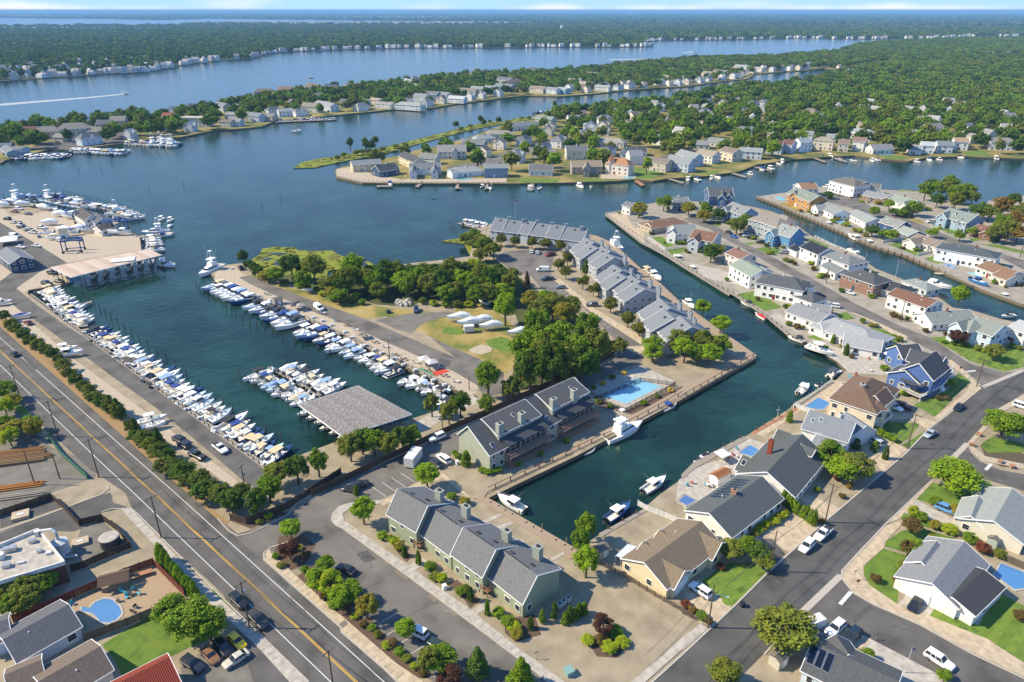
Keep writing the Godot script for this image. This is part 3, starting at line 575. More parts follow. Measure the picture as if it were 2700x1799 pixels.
	for p in [[-50.96,-125.83,-45.55,-125.83,-42.3,-123,-43.17,-116.74,-45.71,-115.03,-50.73,-119.81], [-44.24,-112.95,-41.36,-116.74,-34,-109.72,-31.95,-108.16,-25.14,-100.08,-18.02,-93.11,-14.46,-88.82,-16.47,-88.82,-21.89,-93.11,-32.57,-103.1,-37.69,-106.63], [-64.37,-131.26,-51.46,-134.38,-52.01,-132.81,-58.13,-128.26,-62.05,-130.25]]: sheet("planting_bed", V(p), M.mulch, 0.05)
	sheet("dry_verge", V([-195.5,-249.4,-185.2,-238.6,-141.1,-198.3,-100.5,-160.8,-79.1,-141.4,-76.3,-141.4,-70.4,-141.5,-101,-170.2,-122.8,-189,-150.5,-214.7,-183.3,-243.9,-206.1,-265.7]), mat(0.42, 0.27, 0.12, 0.95, "speck", 4.0), 0.018)
	sheet("dry_verge", V([-95.8,-157.6,-93,-157.6,-67.63,-133.85,-63.86,-130.76,-63.79,-128.75,-82.4,-145]), mat(0.42, 0.27, 0.12, 0.95, "speck", 4.0), 0.03)
	sheet("path", V([-27.1,-174,-22.4,-179.6,-12,-189.9,-9.2,-185.5,-19.5,-175.6,-25.2,-167.9]), M.concrete, 0.02)
	sheet("path", V([37.7,-223.6,45.1,-224.2,29.8,-255.7,18,-290.7,20.4,-292.6,32.2,-258,48.6,-226.7,46.8,-216.1,44,-214.7]), M.concrete_tan, 0.06)
	sheet("mulch_ground", V([124.2,-162.1,127.8,-165,133.2,-158,129.4,-152.1,123.8,-152.1,122.1,-156]), M.mud, 0.028)

# ---------- buildings ----------
func beam(g: Geo, a: Vector3, b: Vector3, w: float, h: float):   # a board from a to b
	var d := (b - a)
	var l := d.length()
	if l < 0.01: return
	d /= l
	var s := d.cross(Vector3.UP)
	if s.length() < 0.01: s = Vector3.RIGHT
	s = s.normalized()
	g.obox(Transform3D(Basis(d, s.cross(d), s), (a + b) * 0.5), Vector3(l, h, w))
func colour(hex: int, rough := 0.8, tex := "", size := 6.0) -> StandardMaterial3D:   # paint by its base colour, cached
	var key := "%x/%.2f/%s/%.1f" % [hex, rough, tex, size]
	if not protos.has(key):
		var m := StandardMaterial3D.new()
		m.albedo_color = Color.hex(hex * 256 + 255)
		m.roughness = rough
		if tex:
			m.albedo_texture = T[tex]
			m.uv1_triplanar = true
			m.uv1_world_triplanar = true
			m.uv1_scale = Vector3.ONE / size
		protos[key] = m
	return protos[key]
func wall_paint(hex: int) -> StandardMaterial3D: return colour(hex, 0.75, "wall", 9.0)
func shingles(hex: int) -> StandardMaterial3D: return colour(hex, 0.9, "roof", 2.6)
func shape(key: String, make: Callable) -> Mesh:   # a mesh built once and shared
	if not protos.has(key): protos[key] = make.call()
	return protos[key]
func box_mesh(s: Vector3, o := Vector3.ZERO) -> Mesh:
	return shape("box%s%s" % [s, o], func():
		var g := Geo.new()
		g.box(o, s)
		return g.mesh())
func facing(n: Vector2) -> float: return atan2(n.x, n.y)
func window(parent: Node, p: Vector3, n: Vector2, w := 1.05, h := 1.35, frame: Material = null):
	var f := put("window", box_mesh(Vector3(w + 0.26, h + 0.26, 0.1), Vector3(0, -h * 0.5 - 0.13, 0)), frame if frame else M.trim, parent, Transform3D(Basis(Vector3.UP, facing(n)), p))
	put("pane", shape("pane%.2f/%.2f" % [w, h], func():
		var g := Geo.new()
		for s in [-1, 1]: g.box(Vector3(0, s * h * 0.25 - h * 0.23, 0.01), Vector3(w, h * 0.46, 0.12))
		return g.mesh()), M.glass, f)
func block_corners(b: Array) -> PackedVector2Array:
	var p1 := Vector2(b[0][0], b[0][1]); var p2 := Vector2(b[0][2], b[0][3])
	var d := (p2 - p1).normalized()
	var n := Vector2(d.y, -d.x)
	var e: float = (b[2] + b[4]) * 0.5 * 0.92 if b[6] == "h" else 0.0
	return PackedVector2Array([p1 - d * e + n * b[2], p2 + d * e + n * b[2], p2 + d * e - n * b[4], p1 - d * e - n * b[4]])
func wall_block(g: Geo, b: Array, o: Vector2, y0 := -0.3):
	var c := block_corners(b)
	for i in 4: c[i] -= o
	var p1 := Vector2(b[0][0], b[0][1]) - o; var p2 := Vector2(b[0][2], b[0][3]) - o
	var hl: float = b[3]; var hr: float = b[5]
	g.quad(v3(c[1], y0), v3(c[0], y0), v3(c[0], hl), v3(c[1], hl))
	g.quad(v3(c[3], y0), v3(c[2], y0), v3(c[2], hr), v3(c[3], hr))
	g.quad(v3(c[0], y0), v3(c[3], y0), v3(c[3], hr), v3(c[0], hl))
	g.quad(v3(c[2], y0), v3(c[1], y0), v3(c[1], hl), v3(c[2], hr))
	if b[6] == "g":
		g.tri(v3(c[0], hl), v3(c[3], hr), v3(p1, b[1]))
		g.tri(v3(c[2], hr), v3(c[1], hl), v3(p2, b[1]))
	else:
		g.quad(v3(c[0], hl), v3(c[3], hr), v3(c[2], hr), v3(c[1], hl))
func roof_block(g: Geo, t: Geo, b: Array, o: Vector2, over := 0.35, y := 0.0):
	var p1 := Vector2(b[0][0], b[0][1]) - o; var p2 := Vector2(b[0][2], b[0][3]) - o
	var d := (p2 - p1).normalized()
	if p1.distance_to(p2) < 0.05: d = Vector2.RIGHT
	var n := Vector2(d.y, -d.x)
	var hr: float = b[1]
	var up := 0.16 + y
	if b[6] == "f":
		var c := block_corners(b)
		for i in 4: c[i] -= o
		var cc := (c[0] + c[2]) * 0.5
		for i in 4: c[i] = cc + (c[i] - cc) * 1.0
		g.flat(c, hr + 0.02)
		for i in 4: beam(t, v3(c[i], hr), v3(c[(i + 1) % 4], hr), 0.3, 0.9)
		return
	if b[6] == "h":
		var e: float = (b[2] + b[4]) * 0.5 * 0.92 + over
		var he: float = minf(b[3], b[5])
		var ze := he - over * (hr - he) / maxf(b[2], 0.1) + up
		var q := [p1 - d * e + n * (b[2] + over), p2 + d * e + n * (b[2] + over), p2 + d * e - n * (b[4] + over), p1 - d * e - n * (b[4] + over)]
		var r1 := v3(p1, hr + up); var r2 := v3(p2, hr + up)
		g.quad(v3(q[1], ze), v3(q[0], ze), r1, r2)
		g.quad(v3(q[3], ze), v3(q[2], ze), r2, r1)
		g.tri(v3(q[0], ze), v3(q[3], ze), r1)
		g.tri(v3(q[2], ze), v3(q[1], ze), r2)
		g.quad(v3(q[0], ze - 0.12), v3(q[1], ze - 0.12), v3(q[2], ze - 0.12), v3(q[3], ze - 0.12))
		for i in 4: beam(t, v3(q[i], ze - 0.09), v3(q[(i + 1) % 4], ze - 0.09), 0.1, 0.18)
		return
	var a1 := p1 - d * over; var a2 := p2 + d * over
	for s in [0, 1]:
		var wd: float = b[2] if s == 0 else b[4]
		var he: float = b[3] if s == 0 else b[5]
		var nn: Vector2 = n if s == 0 else -n
		var sl := (hr - he) / maxf(wd, 0.1)
		var ev := he - over * sl + up
		var R1 := v3(a1, hr + up); var R2 := v3(a2, hr + up)
		var E1 := v3(a1 + nn * (wd + over), ev); var E2 := v3(a2 + nn * (wd + over), ev)
		var th := Vector3(0, -0.14, 0)
		if s == 0:
			g.quad(E2, E1, R1, R2); g.quad(E1 + th, E2 + th, R2 + th, R1 + th)
			g.quad(E1, E2, E2 + th, E1 + th)
		else:
			g.quad(E1, E2, R2, R1); g.quad(E2 + th, E1 + th, R1 + th, R2 + th)
			g.quad(E2, E1, E1 + th, E2 + th)
		beam(t, E1 + th * 0.7, E2 + th * 0.7, 0.12, 0.2)
		beam(t, E1 + th * 0.6, R1 + th * 0.6, 0.1, 0.24)
		beam(t, E2 + th * 0.6, R2 + th * 0.6, 0.1, 0.24)
var HP := []   # [middle, radius] of every house block, so that trees keep clear
func house(label: String, wall: int, roof: int, blocks: Array, opt := {}) -> Node3D:
	var c0 := block_corners(blocks[0])
	var o := (c0[0] + c0[2]) * 0.5
	var h := thing(opt.get("name", "house"), label, opt.get("cat", "house"), v3(o), 0.0, opt.get("group", ""))
	var far: bool = opt.get("far", false)
	var polys := []
	for b in blocks:
		polys.append(block_corners(b))
		HP.append([(polys[-1][0] + polys[-1][2]) * 0.5, polys[-1][0].distance_to(polys[-1][2]) * 0.5])
	var i := 0
	var storey: float = opt.get("storey", 2.75)
	var win := 0
	for b in blocks:
		var g := Geo.new(); var rf := Geo.new(); var tr := Geo.new()
		wall_block(g, b, o)
		put("wall", g.mesh(), wall_paint(b[7] if b.size() > 7 else wall), h)
		roof_block(rf, tr, b, o, 0.35, i * 0.011)
		put("roof", rf.mesh(), shingles(b[8] if b.size() > 8 else roof), h)
		put("trim", tr.mesh(), M.trim if not opt.has("trim") else wall_paint(opt.trim), h)
		if opt.get("windows", true):
			var c: PackedVector2Array = polys[i]
			for s in 4:
				var a := c[s]; var e := c[(s + 1) % 4]
				var len := a.distance_to(e)
				var d := (e - a) / maxf(len, 0.01)
				var n := Vector2(d.y, -d.x)
				var he: float = b[3] if s == 0 else (b[5] if s == 2 else minf(b[3], b[5]))
				var floors := maxi(1, int(round(he / storey)))
				if he < 1.5: continue
				var gap := 2.5 if not far else 3.4
				var k := int((len - 0.8) / gap)
				for fl in floors:
					for j in k:
						var q := a + d * (len * (j + 0.5) / k)
						var hid := false
						for m in polys.size():
							if m != i and Geometry2D.is_point_in_polygon(q + n * 0.25, polys[m]): hid = true
						if hid: continue
						if rng.randf() < opt.get("skip", 0.22): continue
						win += 1
						if win > 60: continue
						window(h, v3(q + n * 0.03 - o, fl * storey + 1.55 if he > 2 else he * 0.6), n, r(0.8, 1.5), 1.25 if not far else 1.4)
		i += 1
	for q in opt.get("garage", []):   # [x, z, nx, nz, width]
		var n := Vector2(q[2], q[3]).normalized()
		var gd := Geo.new()
		for k in 4: gd.box(Vector3(0, k * 0.56, 0), Vector3(q[4], 0.53, 0.1))
		var f := put("garage_door", gd.mesh(), M.trim if q.size() < 6 else wall_paint(q[5]), h, Transform3D(Basis(Vector3.UP, facing(n)), v3(Vector2(q[0], q[1]) - o + n * 0.05)))
		put("frame", shape("gframe%.1f" % q[4], func():
			var g := Geo.new()
			g.box(Vector3(0, 2.25, 0.02), Vector3(q[4] + 0.4, 0.2, 0.14))
			for s in [-1, 1]: g.box(Vector3(s * (q[4] * 0.5 + 0.1), 0, 0.02), Vector3(0.2, 2.25, 0.14))
			return g.mesh()), M.trim, f)
	for q in opt.get("door", []):   # [x, z, nx, nz, colour]
		var n := Vector2(q[2], q[3]).normalized()
		put("door", box_mesh(Vector3(1.0, 2.1, 0.12)), colour(q[4], 0.5), h, Transform3D(Basis(Vector3.UP, facing(n)), v3(Vector2(q[0], q[1]) - o + n * 0.05)))
	for q in opt.get("chimney", []):   # [x, z, top, width, colour]
		var g := Geo.new()
		g.box(Vector3.ZERO, Vector3(q[3], q[2], q[3] * 0.75))
		g.box(Vector3(0, q[2], 0), Vector3(q[3] + 0.2, 0.18, q[3] * 0.75 + 0.2))
		var ch := put("chimney", g.mesh(), colour(q[4], 0.85, "mott", 1.7), h, Transform3D(Basis(Vector3.UP, opt.get("turn", -0.7)), v3(Vector2(q[0], q[1]) - o)))
		put("flue", box_mesh(Vector3(q[3] * 0.35, 0.3, q[3] * 0.35), Vector3(0, q[2] + 0.18, 0)), M.dark, ch)
	for q in opt.get("vents", []):   # [x, z, y]
		var g := Geo.new()
		g.tube(Vector3.ZERO, Vector3(0, 0.7, 0), 0.11, 0.11, 6)
		put("vent_pipe", g.mesh(), M.trim, h, Transform3D(Basis(), Vector3(q[0] - o.x, q[2] - 0.1, q[1] - o.y)))
	return h
func slope_panel(parent: Node3D, called: String, b: Array, side: int, u: float, v: float, w: float, l: float, m: Material, rim: Material = null):   # a flat piece lying on a gable slope: u along the ridge, v down the slope (0..1)
	var p1 := Vector2(b[0][0], b[0][1]); var p2 := Vector2(b[0][2], b[0][3])
	var d := (p2 - p1).normalized()
	var n := Vector2(d.y, -d.x) * (1 if side == 0 else -1)
	var wd: float = b[2] if side == 0 else b[4]
	var he: float = b[3] if side == 0 else b[5]
	var at := p1.lerp(p2, u) + n * wd * v
	var y: float = lerpf(b[1], he, v) + 0.22
	var dn := Vector3(n.x * wd, he - b[1], n.y * wd).normalized()
	var ax := Vector3(d.x, 0, d.y)
	var up := dn.cross(ax).normalized()
	if up.y < 0: up = -up
	var xf := Transform3D(Basis(ax, up, ax.cross(up)), v3(at, y) - parent.position)
	var o := put(called, box_mesh(Vector3(w, 0.09, l), Vector3(0, -0.02, 0)), m, parent, xf)
	if rim: put("frame", box_mesh(Vector3(w + 0.16, 0.07, l + 0.16), Vector3(0, -0.03, 0)), rim, o)
func deck(parent: Node3D, p: PackedVector2Array, y: float, m: Material, rail: Material, called := "deck", posts := true):   # a raised timber floor with its railing
	var o := Vector2(parent.position.x, parent.position.z)
	var q := PackedVector2Array()
	for e in p: q.append(e - o)
	q = ccw(q)
	var g := Geo.new()
	g.prism(q, y - 0.22, y)
	var rv := q.duplicate(); rv.reverse()
	for t in Geo.tris(q): g.tri(v3(t[0], y - 0.22), v3(t[2], y - 0.22), v3(t[1], y - 0.22))
	var dk := put(called, g.mesh(), m, parent)
	var rl := Geo.new()
	for i in q.size():
		var a := v3(q[i], y); var b := v3(q[(i + 1) % q.size()], y)
		var l := a.distance_to(b)
		beam(rl, a + Vector3(0, 0.98, 0), b + Vector3(0, 0.98, 0), 0.1, 0.08)
		beam(rl, a + Vector3(0, 0.14, 0), b + Vector3(0, 0.14, 0), 0.06, 0.06)
		var k := maxi(2, int(l / 0.32))
		for j in k: rl.box(a.lerp(b, float(j) / k), Vector3(0.06, 0.95, 0.06))
		if posts and y > 0.6: rl.box(Vector3(a.x, -0.2, a.z), Vector3(0.16, y, 0.16))
	put("railing", rl.mesh(), rail, dk)
func fence(label: String, p: PackedVector2Array, h: float, m: Material, post: Material, pitch := 2.4, y := 0.0, group := "", rails := false) -> Node3D:
	var o := thing("fence", label, "fence", v3(p[0], y), 0.0, group)
	for i in p.size() - 1:
		var l := p[i].distance_to(p[i + 1])
		var k := maxi(1, int(round(l / pitch)))
		var d := (p[i + 1] - p[i]) / l
		var yaw := -d.angle()
		var seg := l / k
		var pm := shape("fence%.2f/%.2f/%s" % [seg, h, rails], func():
			var g := Geo.new()
			if rails:
				for yy in [0.12, h * 0.5, h - 0.1]: g.box(Vector3(0, yy, 0), Vector3(seg - 0.1, 0.1, 0.05))
				for j in int(seg / 0.3): g.box(Vector3(-seg * 0.5 + 0.2 + j * 0.3, 0.1, 0), Vector3(0.09, h - 0.1, 0.04))
			else:
				var nb := maxi(4, int(seg / 0.3))
				for j in nb: g.box(Vector3(-seg * 0.5 + (j + 0.5) * seg / nb, 0.04, 0.012 if j % 2 else 0.0), Vector3(seg / nb - 0.015, h - 0.04 - (0.03 if j % 3 else 0.0), 0.05))
				g.box(Vector3(0, h * 0.75, -0.05), Vector3(seg, 0.09, 0.05))
				g.box(Vector3(0, h * 0.2, -0.05), Vector3(seg, 0.09, 0.05))
			return g.mesh())
		for j in k:
			put("panel", pm, m, o, Transform3D(Basis(Vector3.UP, yaw), v3(p[i] + d * seg * (j + 0.5) - p[0])))
			put("post", box_mesh(Vector3(0.13, h + 0.15, 0.13)), post, o, Transform3D(Basis(Vector3.UP, yaw), v3(p[i] + d * seg * j - p[0])))
	return o
func pilings(parent: Node3D, p: PackedVector2Array, pitch: float, top: float, m: Material, rad := 0.15, called := "piling"):   # round posts driven in along a line
	var o := parent.position
	for i in p.size() - 1:
		var l := p[i].distance_to(p[i + 1])
		var k := maxi(1, int(l / pitch))
		for j in k:
			var q := p[i].lerp(p[i + 1], (j + 0.5) / k)
			put(called, shape("pile%.2f/%.2f" % [top, rad], func():
				var g := Geo.new()
				g.tube(Vector3(0, -3, 0), Vector3(0, top, 0), rad, rad * 0.92, 7)
				g.tube(Vector3(0, top, 0), Vector3(0, top + 0.12, 0), rad * 0.9, rad * 0.3, 7)
				return g.mesh()), m, parent, Transform3D(Basis(Vector3.UP, r(0, 6)), v3(q, r(-0.2, 0.15)) - o))
func boardwalk(label: String, p: PackedVector2Array, y: float, m: Material, pile: Array = [], pitch := 3.0, top := 1.0, cat := "dock", th := 0.3) -> Node3D:   # a flat timber dock; pile: lines along which posts stand
	var c := ccw(p.duplicate())
	var o := thing("dock", label, cat, v3(c[0]))
	var q := PackedVector2Array()
	for e in c: q.append(e - c[0])
	var g := Geo.new()
	g.prism(q, y - th, y)
	put("deck", g.mesh(), m, o)
	for l in pile: pilings(o, V(l), pitch, top, M.timber, 0.16)
	return o
func pool(label: String, p: PackedVector2Array, m: Material, y := 0.05, cop := 0.45, group := "", floor_m: Material = null):   # coping ring and the water inside it, in a shallow basin
	p = ccw(p)
	var o := thing("swimming_pool", label, "pool", v3(p[0], 0), 0.0, group)
	var g := Geo.new(); var w := Geo.new()
	var q := PackedVector2Array()
	for e in p: q.append(e - p[0])
	var outer: PackedVector2Array = Geometry2D.offset_polygon(q, cop)[0]
	outer = ccw(outer)
	g.prism(outer, 0.0, y, false)
	var k := q.size()
	var mid := Vector2.ZERO
	for e in q: mid += e / k
	for i in k:   # flat coping between pool edge and its outline
		var a := q[i]; var b := q[(i + 1) % k]
		var oa := a + (a - mid).normalized() * cop; var ob := b + (b - mid).normalized() * cop
		g.quad(v3(oa, y + 0.06), v3(ob, y + 0.06), v3(b, y + 0.06), v3(a, y + 0.06))
		g.quad(v3(oa, -0.02), v3(ob, -0.02), v3(ob, y + 0.06), v3(oa, y + 0.06))
		g.quad(v3(b, y - 0.06), v3(a, y - 0.06), v3(a, y + 0.06), v3(b, y + 0.06))
	put("coping", g.mesh(), M.concrete, o)
	w.flat(q, y - 0.012)
	put("liner", w.mesh(), m, o)
	var top := Geo.new()
	top.flat(q, y + 0.045)
	put("water_surface", top.mesh(), M.pool_water, o)

# ---------- vegetation ----------
func crown_mesh(kind: String, leaves: int, size: float, seed_: int) -> Mesh:   # leaf-sized faces in clumps; unit crown of radius 1, half height 1
	var q := RandomNumberGenerator.new()
	q.seed = seed_
	var g := Geo.new()
	var clumps := []
	var nc := 52
	if kind == "cone" or kind == "column": nc = 60
	if kind == "tuft": nc = 14
	for i in nc:
		var c := Vector3.ZERO
		var cr := 0.32
		if kind == "cone":
			var t := pow(q.randf(), 0.75)
			var a := q.randf() * TAU
			var rad := (1.0 - t) * 0.78 * (0.55 + 0.45 * q.randf())
			c = Vector3(cos(a) * rad, -0.95 + t * 1.85, sin(a) * rad)
			cr = 0.16 + 0.18 * (1.0 - t)
		elif kind == "column":
			var t := q.randf()
			var a := q.randf() * TAU
			var rad := 0.62 * sqrt(maxf(0.0, 1.0 - pow(absf(t * 1.9 - 0.75), 2.6) * 0.35)) * (1.0 - t * t * 0.75)
			c = Vector3(cos(a) * rad, -0.92 + t * 1.85, sin(a) * rad)
			cr = 0.3
		else:
			var y := q.randf_range(-0.75, 1.0)
			var a := q.randf() * TAU
			var s := sqrt(maxf(0.0, 1.0 - y * y))
			var k := q.randf_range(0.5, 0.78) if kind != "oak" else q.randf_range(0.35, 0.86)
			c = Vector3(cos(a) * s * k, y * k, sin(a) * s * k)
			cr = q.randf_range(0.16, 0.4) if kind != "oak" else q.randf_range(0.13, 0.36)
		clumps.append([c, cr, q.randf_range(0.72, 1.2), q.randf_range(-0.12, 0.12)])
	for i in leaves:
		var cl: Array = clumps[i % nc]
		var d := Vector3(q.randfn(), q.randfn(), q.randfn()).normalized()
		if kind != "column" and q.randf() < 0.5: d.y = absf(d.y)
		var p: Vector3 = cl[0] + d * cl[1] * pow(q.randf(), 0.35)
		var nn := (d + Vector3(q.randfn(), q.randfn() + 0.5, q.randfn()) * 0.55).normalized()
		var u := nn.cross(Vector3(q.randfn(), q.randfn(), q.randfn())).normalized()
		var w := nn.cross(u)
		var s := size * q.randf_range(0.6, 1.35)
		var b: float = cl[2] * q.randf_range(0.72, 1.28)
		g.col = Color(b * (1.0 + cl[3]), b, b * (1.0 - cl[3] * 0.5))
		var a0 := p - u * s; var a1 := p + w * s * 0.7 + nn * s * 0.2; var a2 := p + u * s; var a3 := p - w * s * 0.7 + nn * s * 0.2
		g.quad(a0, a3, a2, a1)
	return g.mesh()
func leaf(cr: float, cg: float, cb: float) -> StandardMaterial3D:
	var key := "leaf%.3f/%.3f/%.3f" % [cr, cg, cb]
	if not protos.has(key):
		var m := StandardMaterial3D.new()
		m.albedo_color = lin(cr, cg, cb)
		m.vertex_color_use_as_albedo = true
		m.roughness = 0.75
		m.metallic_specular = 0.25
		m.cull_mode = BaseMaterial3D.CULL_DISABLED
		m.backlight_enabled = true
		m.backlight = lin(cr * 1.2, cg * 1.3, cb * 0.8)
		protos[key] = m
	return protos[key]
var LEAF := {}
func leaf_table():
	LEAF = {"green": leaf(0.176, 0.274, 0.017), "dark": leaf(0.086, 0.152, 0.015), "bright": leaf(0.268, 0.391, 0.019), "yellow": leaf(0.300, 0.270, 0.030), "olive": leaf(0.189, 0.218, 0.028),
		"purple": leaf(0.087, 0.037, 0.022), "cedar": leaf(0.124, 0.160, 0.020), "pine": leaf(0.103, 0.171, 0.026), "rusty": leaf(0.150, 0.105, 0.030), "lime": leaf(0.412, 0.487, 0.023), "red": leaf(0.200, 0.065, 0.030), "cream": leaf(0.874, 0.694, 0.144), "pear": leaf(0.155, 0.166, 0.021), "orange": leaf(0.260, 0.170, 0.030)}
func trunk_mesh(k: int) -> Mesh:
	return shape("trunk%d" % k, func():
		var q := RandomNumberGenerator.new()
		q.seed = 70 + k
		var g := Geo.new()
		g.tube(Vector3.ZERO, Vector3(0.02, 0.62, 0.01), 0.04, 0.026, 6, false)
		g.tube(Vector3(0.02, 0.62, 0.01), Vector3(0, 0.95, 0.02), 0.026, 0.008, 5, false)
		for i in 6:
			var a := TAU * i / 6.0 + q.randf()
			var y := q.randf_range(0.36, 0.64)
			g.tube(Vector3(0.01, y, 0), Vector3(cos(a) * 0.24, y + q.randf_range(0.12, 0.26), sin(a) * 0.24), 0.017, 0.006, 4, false)
		return g.mesh())
func crown_of(kind: String, lod: int, k: int) -> Mesh:   # lod 0 near, 1 middle, 2 far
	return shape("crown%s%d%d" % [kind, lod, k], func(): return crown_mesh(kind, [6200, 1700, 460, 130][lod], [0.06, 0.115, 0.21, 0.4][lod], 100 + k * 17 + lod + kind.hash() % 1000))
func tree(called: String, label: String, category: String, p: Vector2, rad: float, h: float, kind: String, col: String, lod := 0, group := "", low := -1.0) -> Node3D:   # rad: crown radius; low: height of the crown's underside
	var o := thing(called, label, category, v3(p, -0.02), 0.0, group)
	var k := rng.randi_range(0, 2)
	if low < 0: low = h * 0.22
	if kind in ["cone", "column", "shrub"]: low = minf(low, 0.1)
	if kind != "shrub":
		put("trunk", trunk_mesh(k), M.pole, o, Transform3D(Basis(Vector3.UP, r(0, 6)).scaled(Vector3(maxf(h, rad * 2.0), h * 0.93, maxf(h, rad * 2.0)) * Vector3(0.85, 1, 0.85)), Vector3.ZERO))
	var mk := "round" if kind == "shrub" else kind
	var hh := (h - low) * 0.5
	put("crown" if kind != "shrub" else "foliage", crown_of(mk, lod, k), LEAF[col], o, Transform3D(Basis(Vector3.UP, r(0, 6)).scaled(Vector3(rad, hh, rad)), Vector3(0, low + hh, 0)))
	if kind == "shrub": put("stem", shape("stem", func():
		var g := Geo.new()
		for i in 4: g.tube(Vector3.ZERO, Vector3(cos(i * 1.6) * 0.4, 0.8, sin(i * 1.6) * 0.4), 0.05, 0.02, 4, false)
		return g.mesh()), M.pole, o, Transform3D(Basis.from_scale(Vector3(rad, h * 0.7, rad)), Vector3.ZERO))
	return o
func scatter(called: String, mesh: Mesh, m: Material, spots: Array) -> MultiMeshInstance3D:   # spots: [Transform3D, Color]
	var mm := MultiMesh.new()
	mm.transform_format = MultiMesh.TRANSFORM_3D
	mm.use_colors = true
	mm.mesh = mesh
	mm.instance_count = spots.size()
	for i in spots.size():
		mm.set_instance_transform(i, spots[i][0])
		mm.set_instance_color(i, spots[i][1])
	var o := MultiMeshInstance3D.new()
	o.name = numbered(called)
	o.multimesh = mm
	o.material_override = m
	add_child(o, true)
	tag(o, "", "", "", "stuff")
	return o
func inside(p: Vector2, poly: PackedVector2Array) -> bool: return Geometry2D.is_point_in_polygon(p, poly)

# ---------- boats, cars, street furniture ----------
func frustum(g: Geo, a: Array, b: Array):   # a, b: [x0, x1, half width, y] below and above
	var p := []
	for q in [a, b]:
		p.append(Vector3(q[0], q[3], -q[2])); p.append(Vector3(q[1], q[3], -q[2] * (q[4] if q.size() > 4 else 1.0)))
		p.append(Vector3(q[1], q[3], q[2] * (q[4] if q.size() > 4 else 1.0))); p.append(Vector3(q[0], q[3], q[2]))
	for i in 4:
		var j := (i + 1) % 4
		g.quad(p[j], p[i], p[i + 4], p[j + 4])
	g.quad(p[7], p[6], p[5], p[4])
	g.quad(p[0], p[1], p[2], p[3])
func hull_half(t: float, B: float) -> float:
	return B * 0.5 * (lerpf(0.9, 1.0, smoothstep(0, 0.45, t)) if t < 0.45 else maxf(0.0, 1.0 - pow((t - 0.45) / 0.55, 2.3)))
func hull_parts(o: Node3D, L: float, B: float, F: float, open_to: float, sole: float, hm: Material, dm: Material):   # outer skin, gunwale and liner; foredeck from open_to to the bow
	var g := Geo.new(); var d := Geo.new()
	var st := [0.0, 0.15, 0.3, 0.45, 0.58, 0.7, 0.8, 0.88, 0.95, 1.0]
	var rings := []
	var last := []
	for t in st:
		var x: float = -L * 0.5 + L * t
		var b := hull_half(t, B)
		var h: float = F * (1.0 + 0.38 * t * t)
		var k: float = -0.4 + 0.35 * pow(t, 4.0)
		var ov: float = 0.06 * L * pow(t, 6.0)
		rings.append(PackedVector3Array([Vector3(x + ov, h, -b), Vector3(x, 0.12 + 0.2 * t * t, -b * 0.88), Vector3(x - ov, k, 0), Vector3(x, 0.12 + 0.2 * t * t, b * 0.88), Vector3(x + ov, h, b)]))
		var inn := maxf(b - 0.16, 0.0)
		var row := [Vector3(x + ov, h, -b), Vector3(x + ov, h, -inn), Vector3(x + ov, sole, -inn * 0.96), Vector3(x + ov, sole, inn * 0.96), Vector3(x + ov, h, inn), Vector3(x + ov, h, b)]
		if last:
			if t <= open_to:
				g.quad(last[0], last[1], row[1], row[0]); g.quad(last[4], last[5], row[5], row[4])
				g.quad(last[1], last[2], row[2], row[1]); g.quad(last[3], last[4], row[4], row[3])
				d.quad(last[2], last[3], row[3], row[2])
			else:
				var cam := Vector3(0, 0.1 * minf(1, inn), 0)
				var m0: Vector3 = (last[0] + last[5]) * 0.5 + Vector3(0, 0.1 * minf(1, last[5].z), 0)
				var m1: Vector3 = (row[0] + row[5]) * 0.5 + cam
				g.quad(last[0], m0, m1, row[0]); g.quad(m0, last[5], row[5], m1)
				if absf(open_to - st[maxi(st.find(t) - 1, 0)]) < 0.01: g.quad(last[1], last[4], last[3], last[2])
		last = row
	g.loft(rings, false)
	var R: PackedVector3Array = rings[0]
	g.quad(R[0], R[1], R[3], R[4]); g.tri(R[1], R[2], R[3])
	put("hull", g.mesh(), hm, o)
	put("deck", d.mesh(), dm, o)
func outboards(o: Node3D, L: float, F: float, k: int, m: Material):
	for i in k:
		var z := (i - (k - 1) * 0.5) * 0.75
		var x := -L * 0.5 - 0.35
		var g := Geo.new()
		frustum(g, [x - 0.42, x + 0.2, 0.2, F * 0.75], [x - 0.5, x + 0.26, 0.26, F * 0.75 + 0.35])
		frustum(g, [x - 0.5, x + 0.26, 0.26, F * 0.75 + 0.35], [x - 0.36, x + 0.12, 0.16, F * 0.75 + 0.72])
		g.box(Vector3(x, -0.5, z * 0), Vector3(0.24, F * 0.75 + 0.5, 0.14))
		put("engine", g.mesh(), m, o, Transform3D(Basis(), Vector3(0, 0, z)))
func railing(o: Node3D, L: float, B: float, F: float, from := 0.6):
	var g := Geo.new()
	var prev := {}
	for t in [from, from + 0.14, 0.86, 0.95, 1.0]:
		var x: float = -L * 0.5 + L * t + 0.06 * L * pow(t, 6.0) - 0.1
		var b := maxf(hull_half(t, B) - 0.1, 0.02)
		var h: float = F * (1.0 + 0.38 * t * t)
		for s in [-1, 1]:
			var q := Vector3(x, h + 0.55, b * s)
			g.tube(Vector3(x, h, b * s), q, 0.022, 0.022, 4, false)
			if prev.has(s): g.tube(prev[s], q, 0.025, 0.025, 4, false)
			prev[s] = q
	put("railing", g.mesh(), M.metal, o)
func canvas(hex: int) -> StandardMaterial3D: return colour(hex, 0.85)
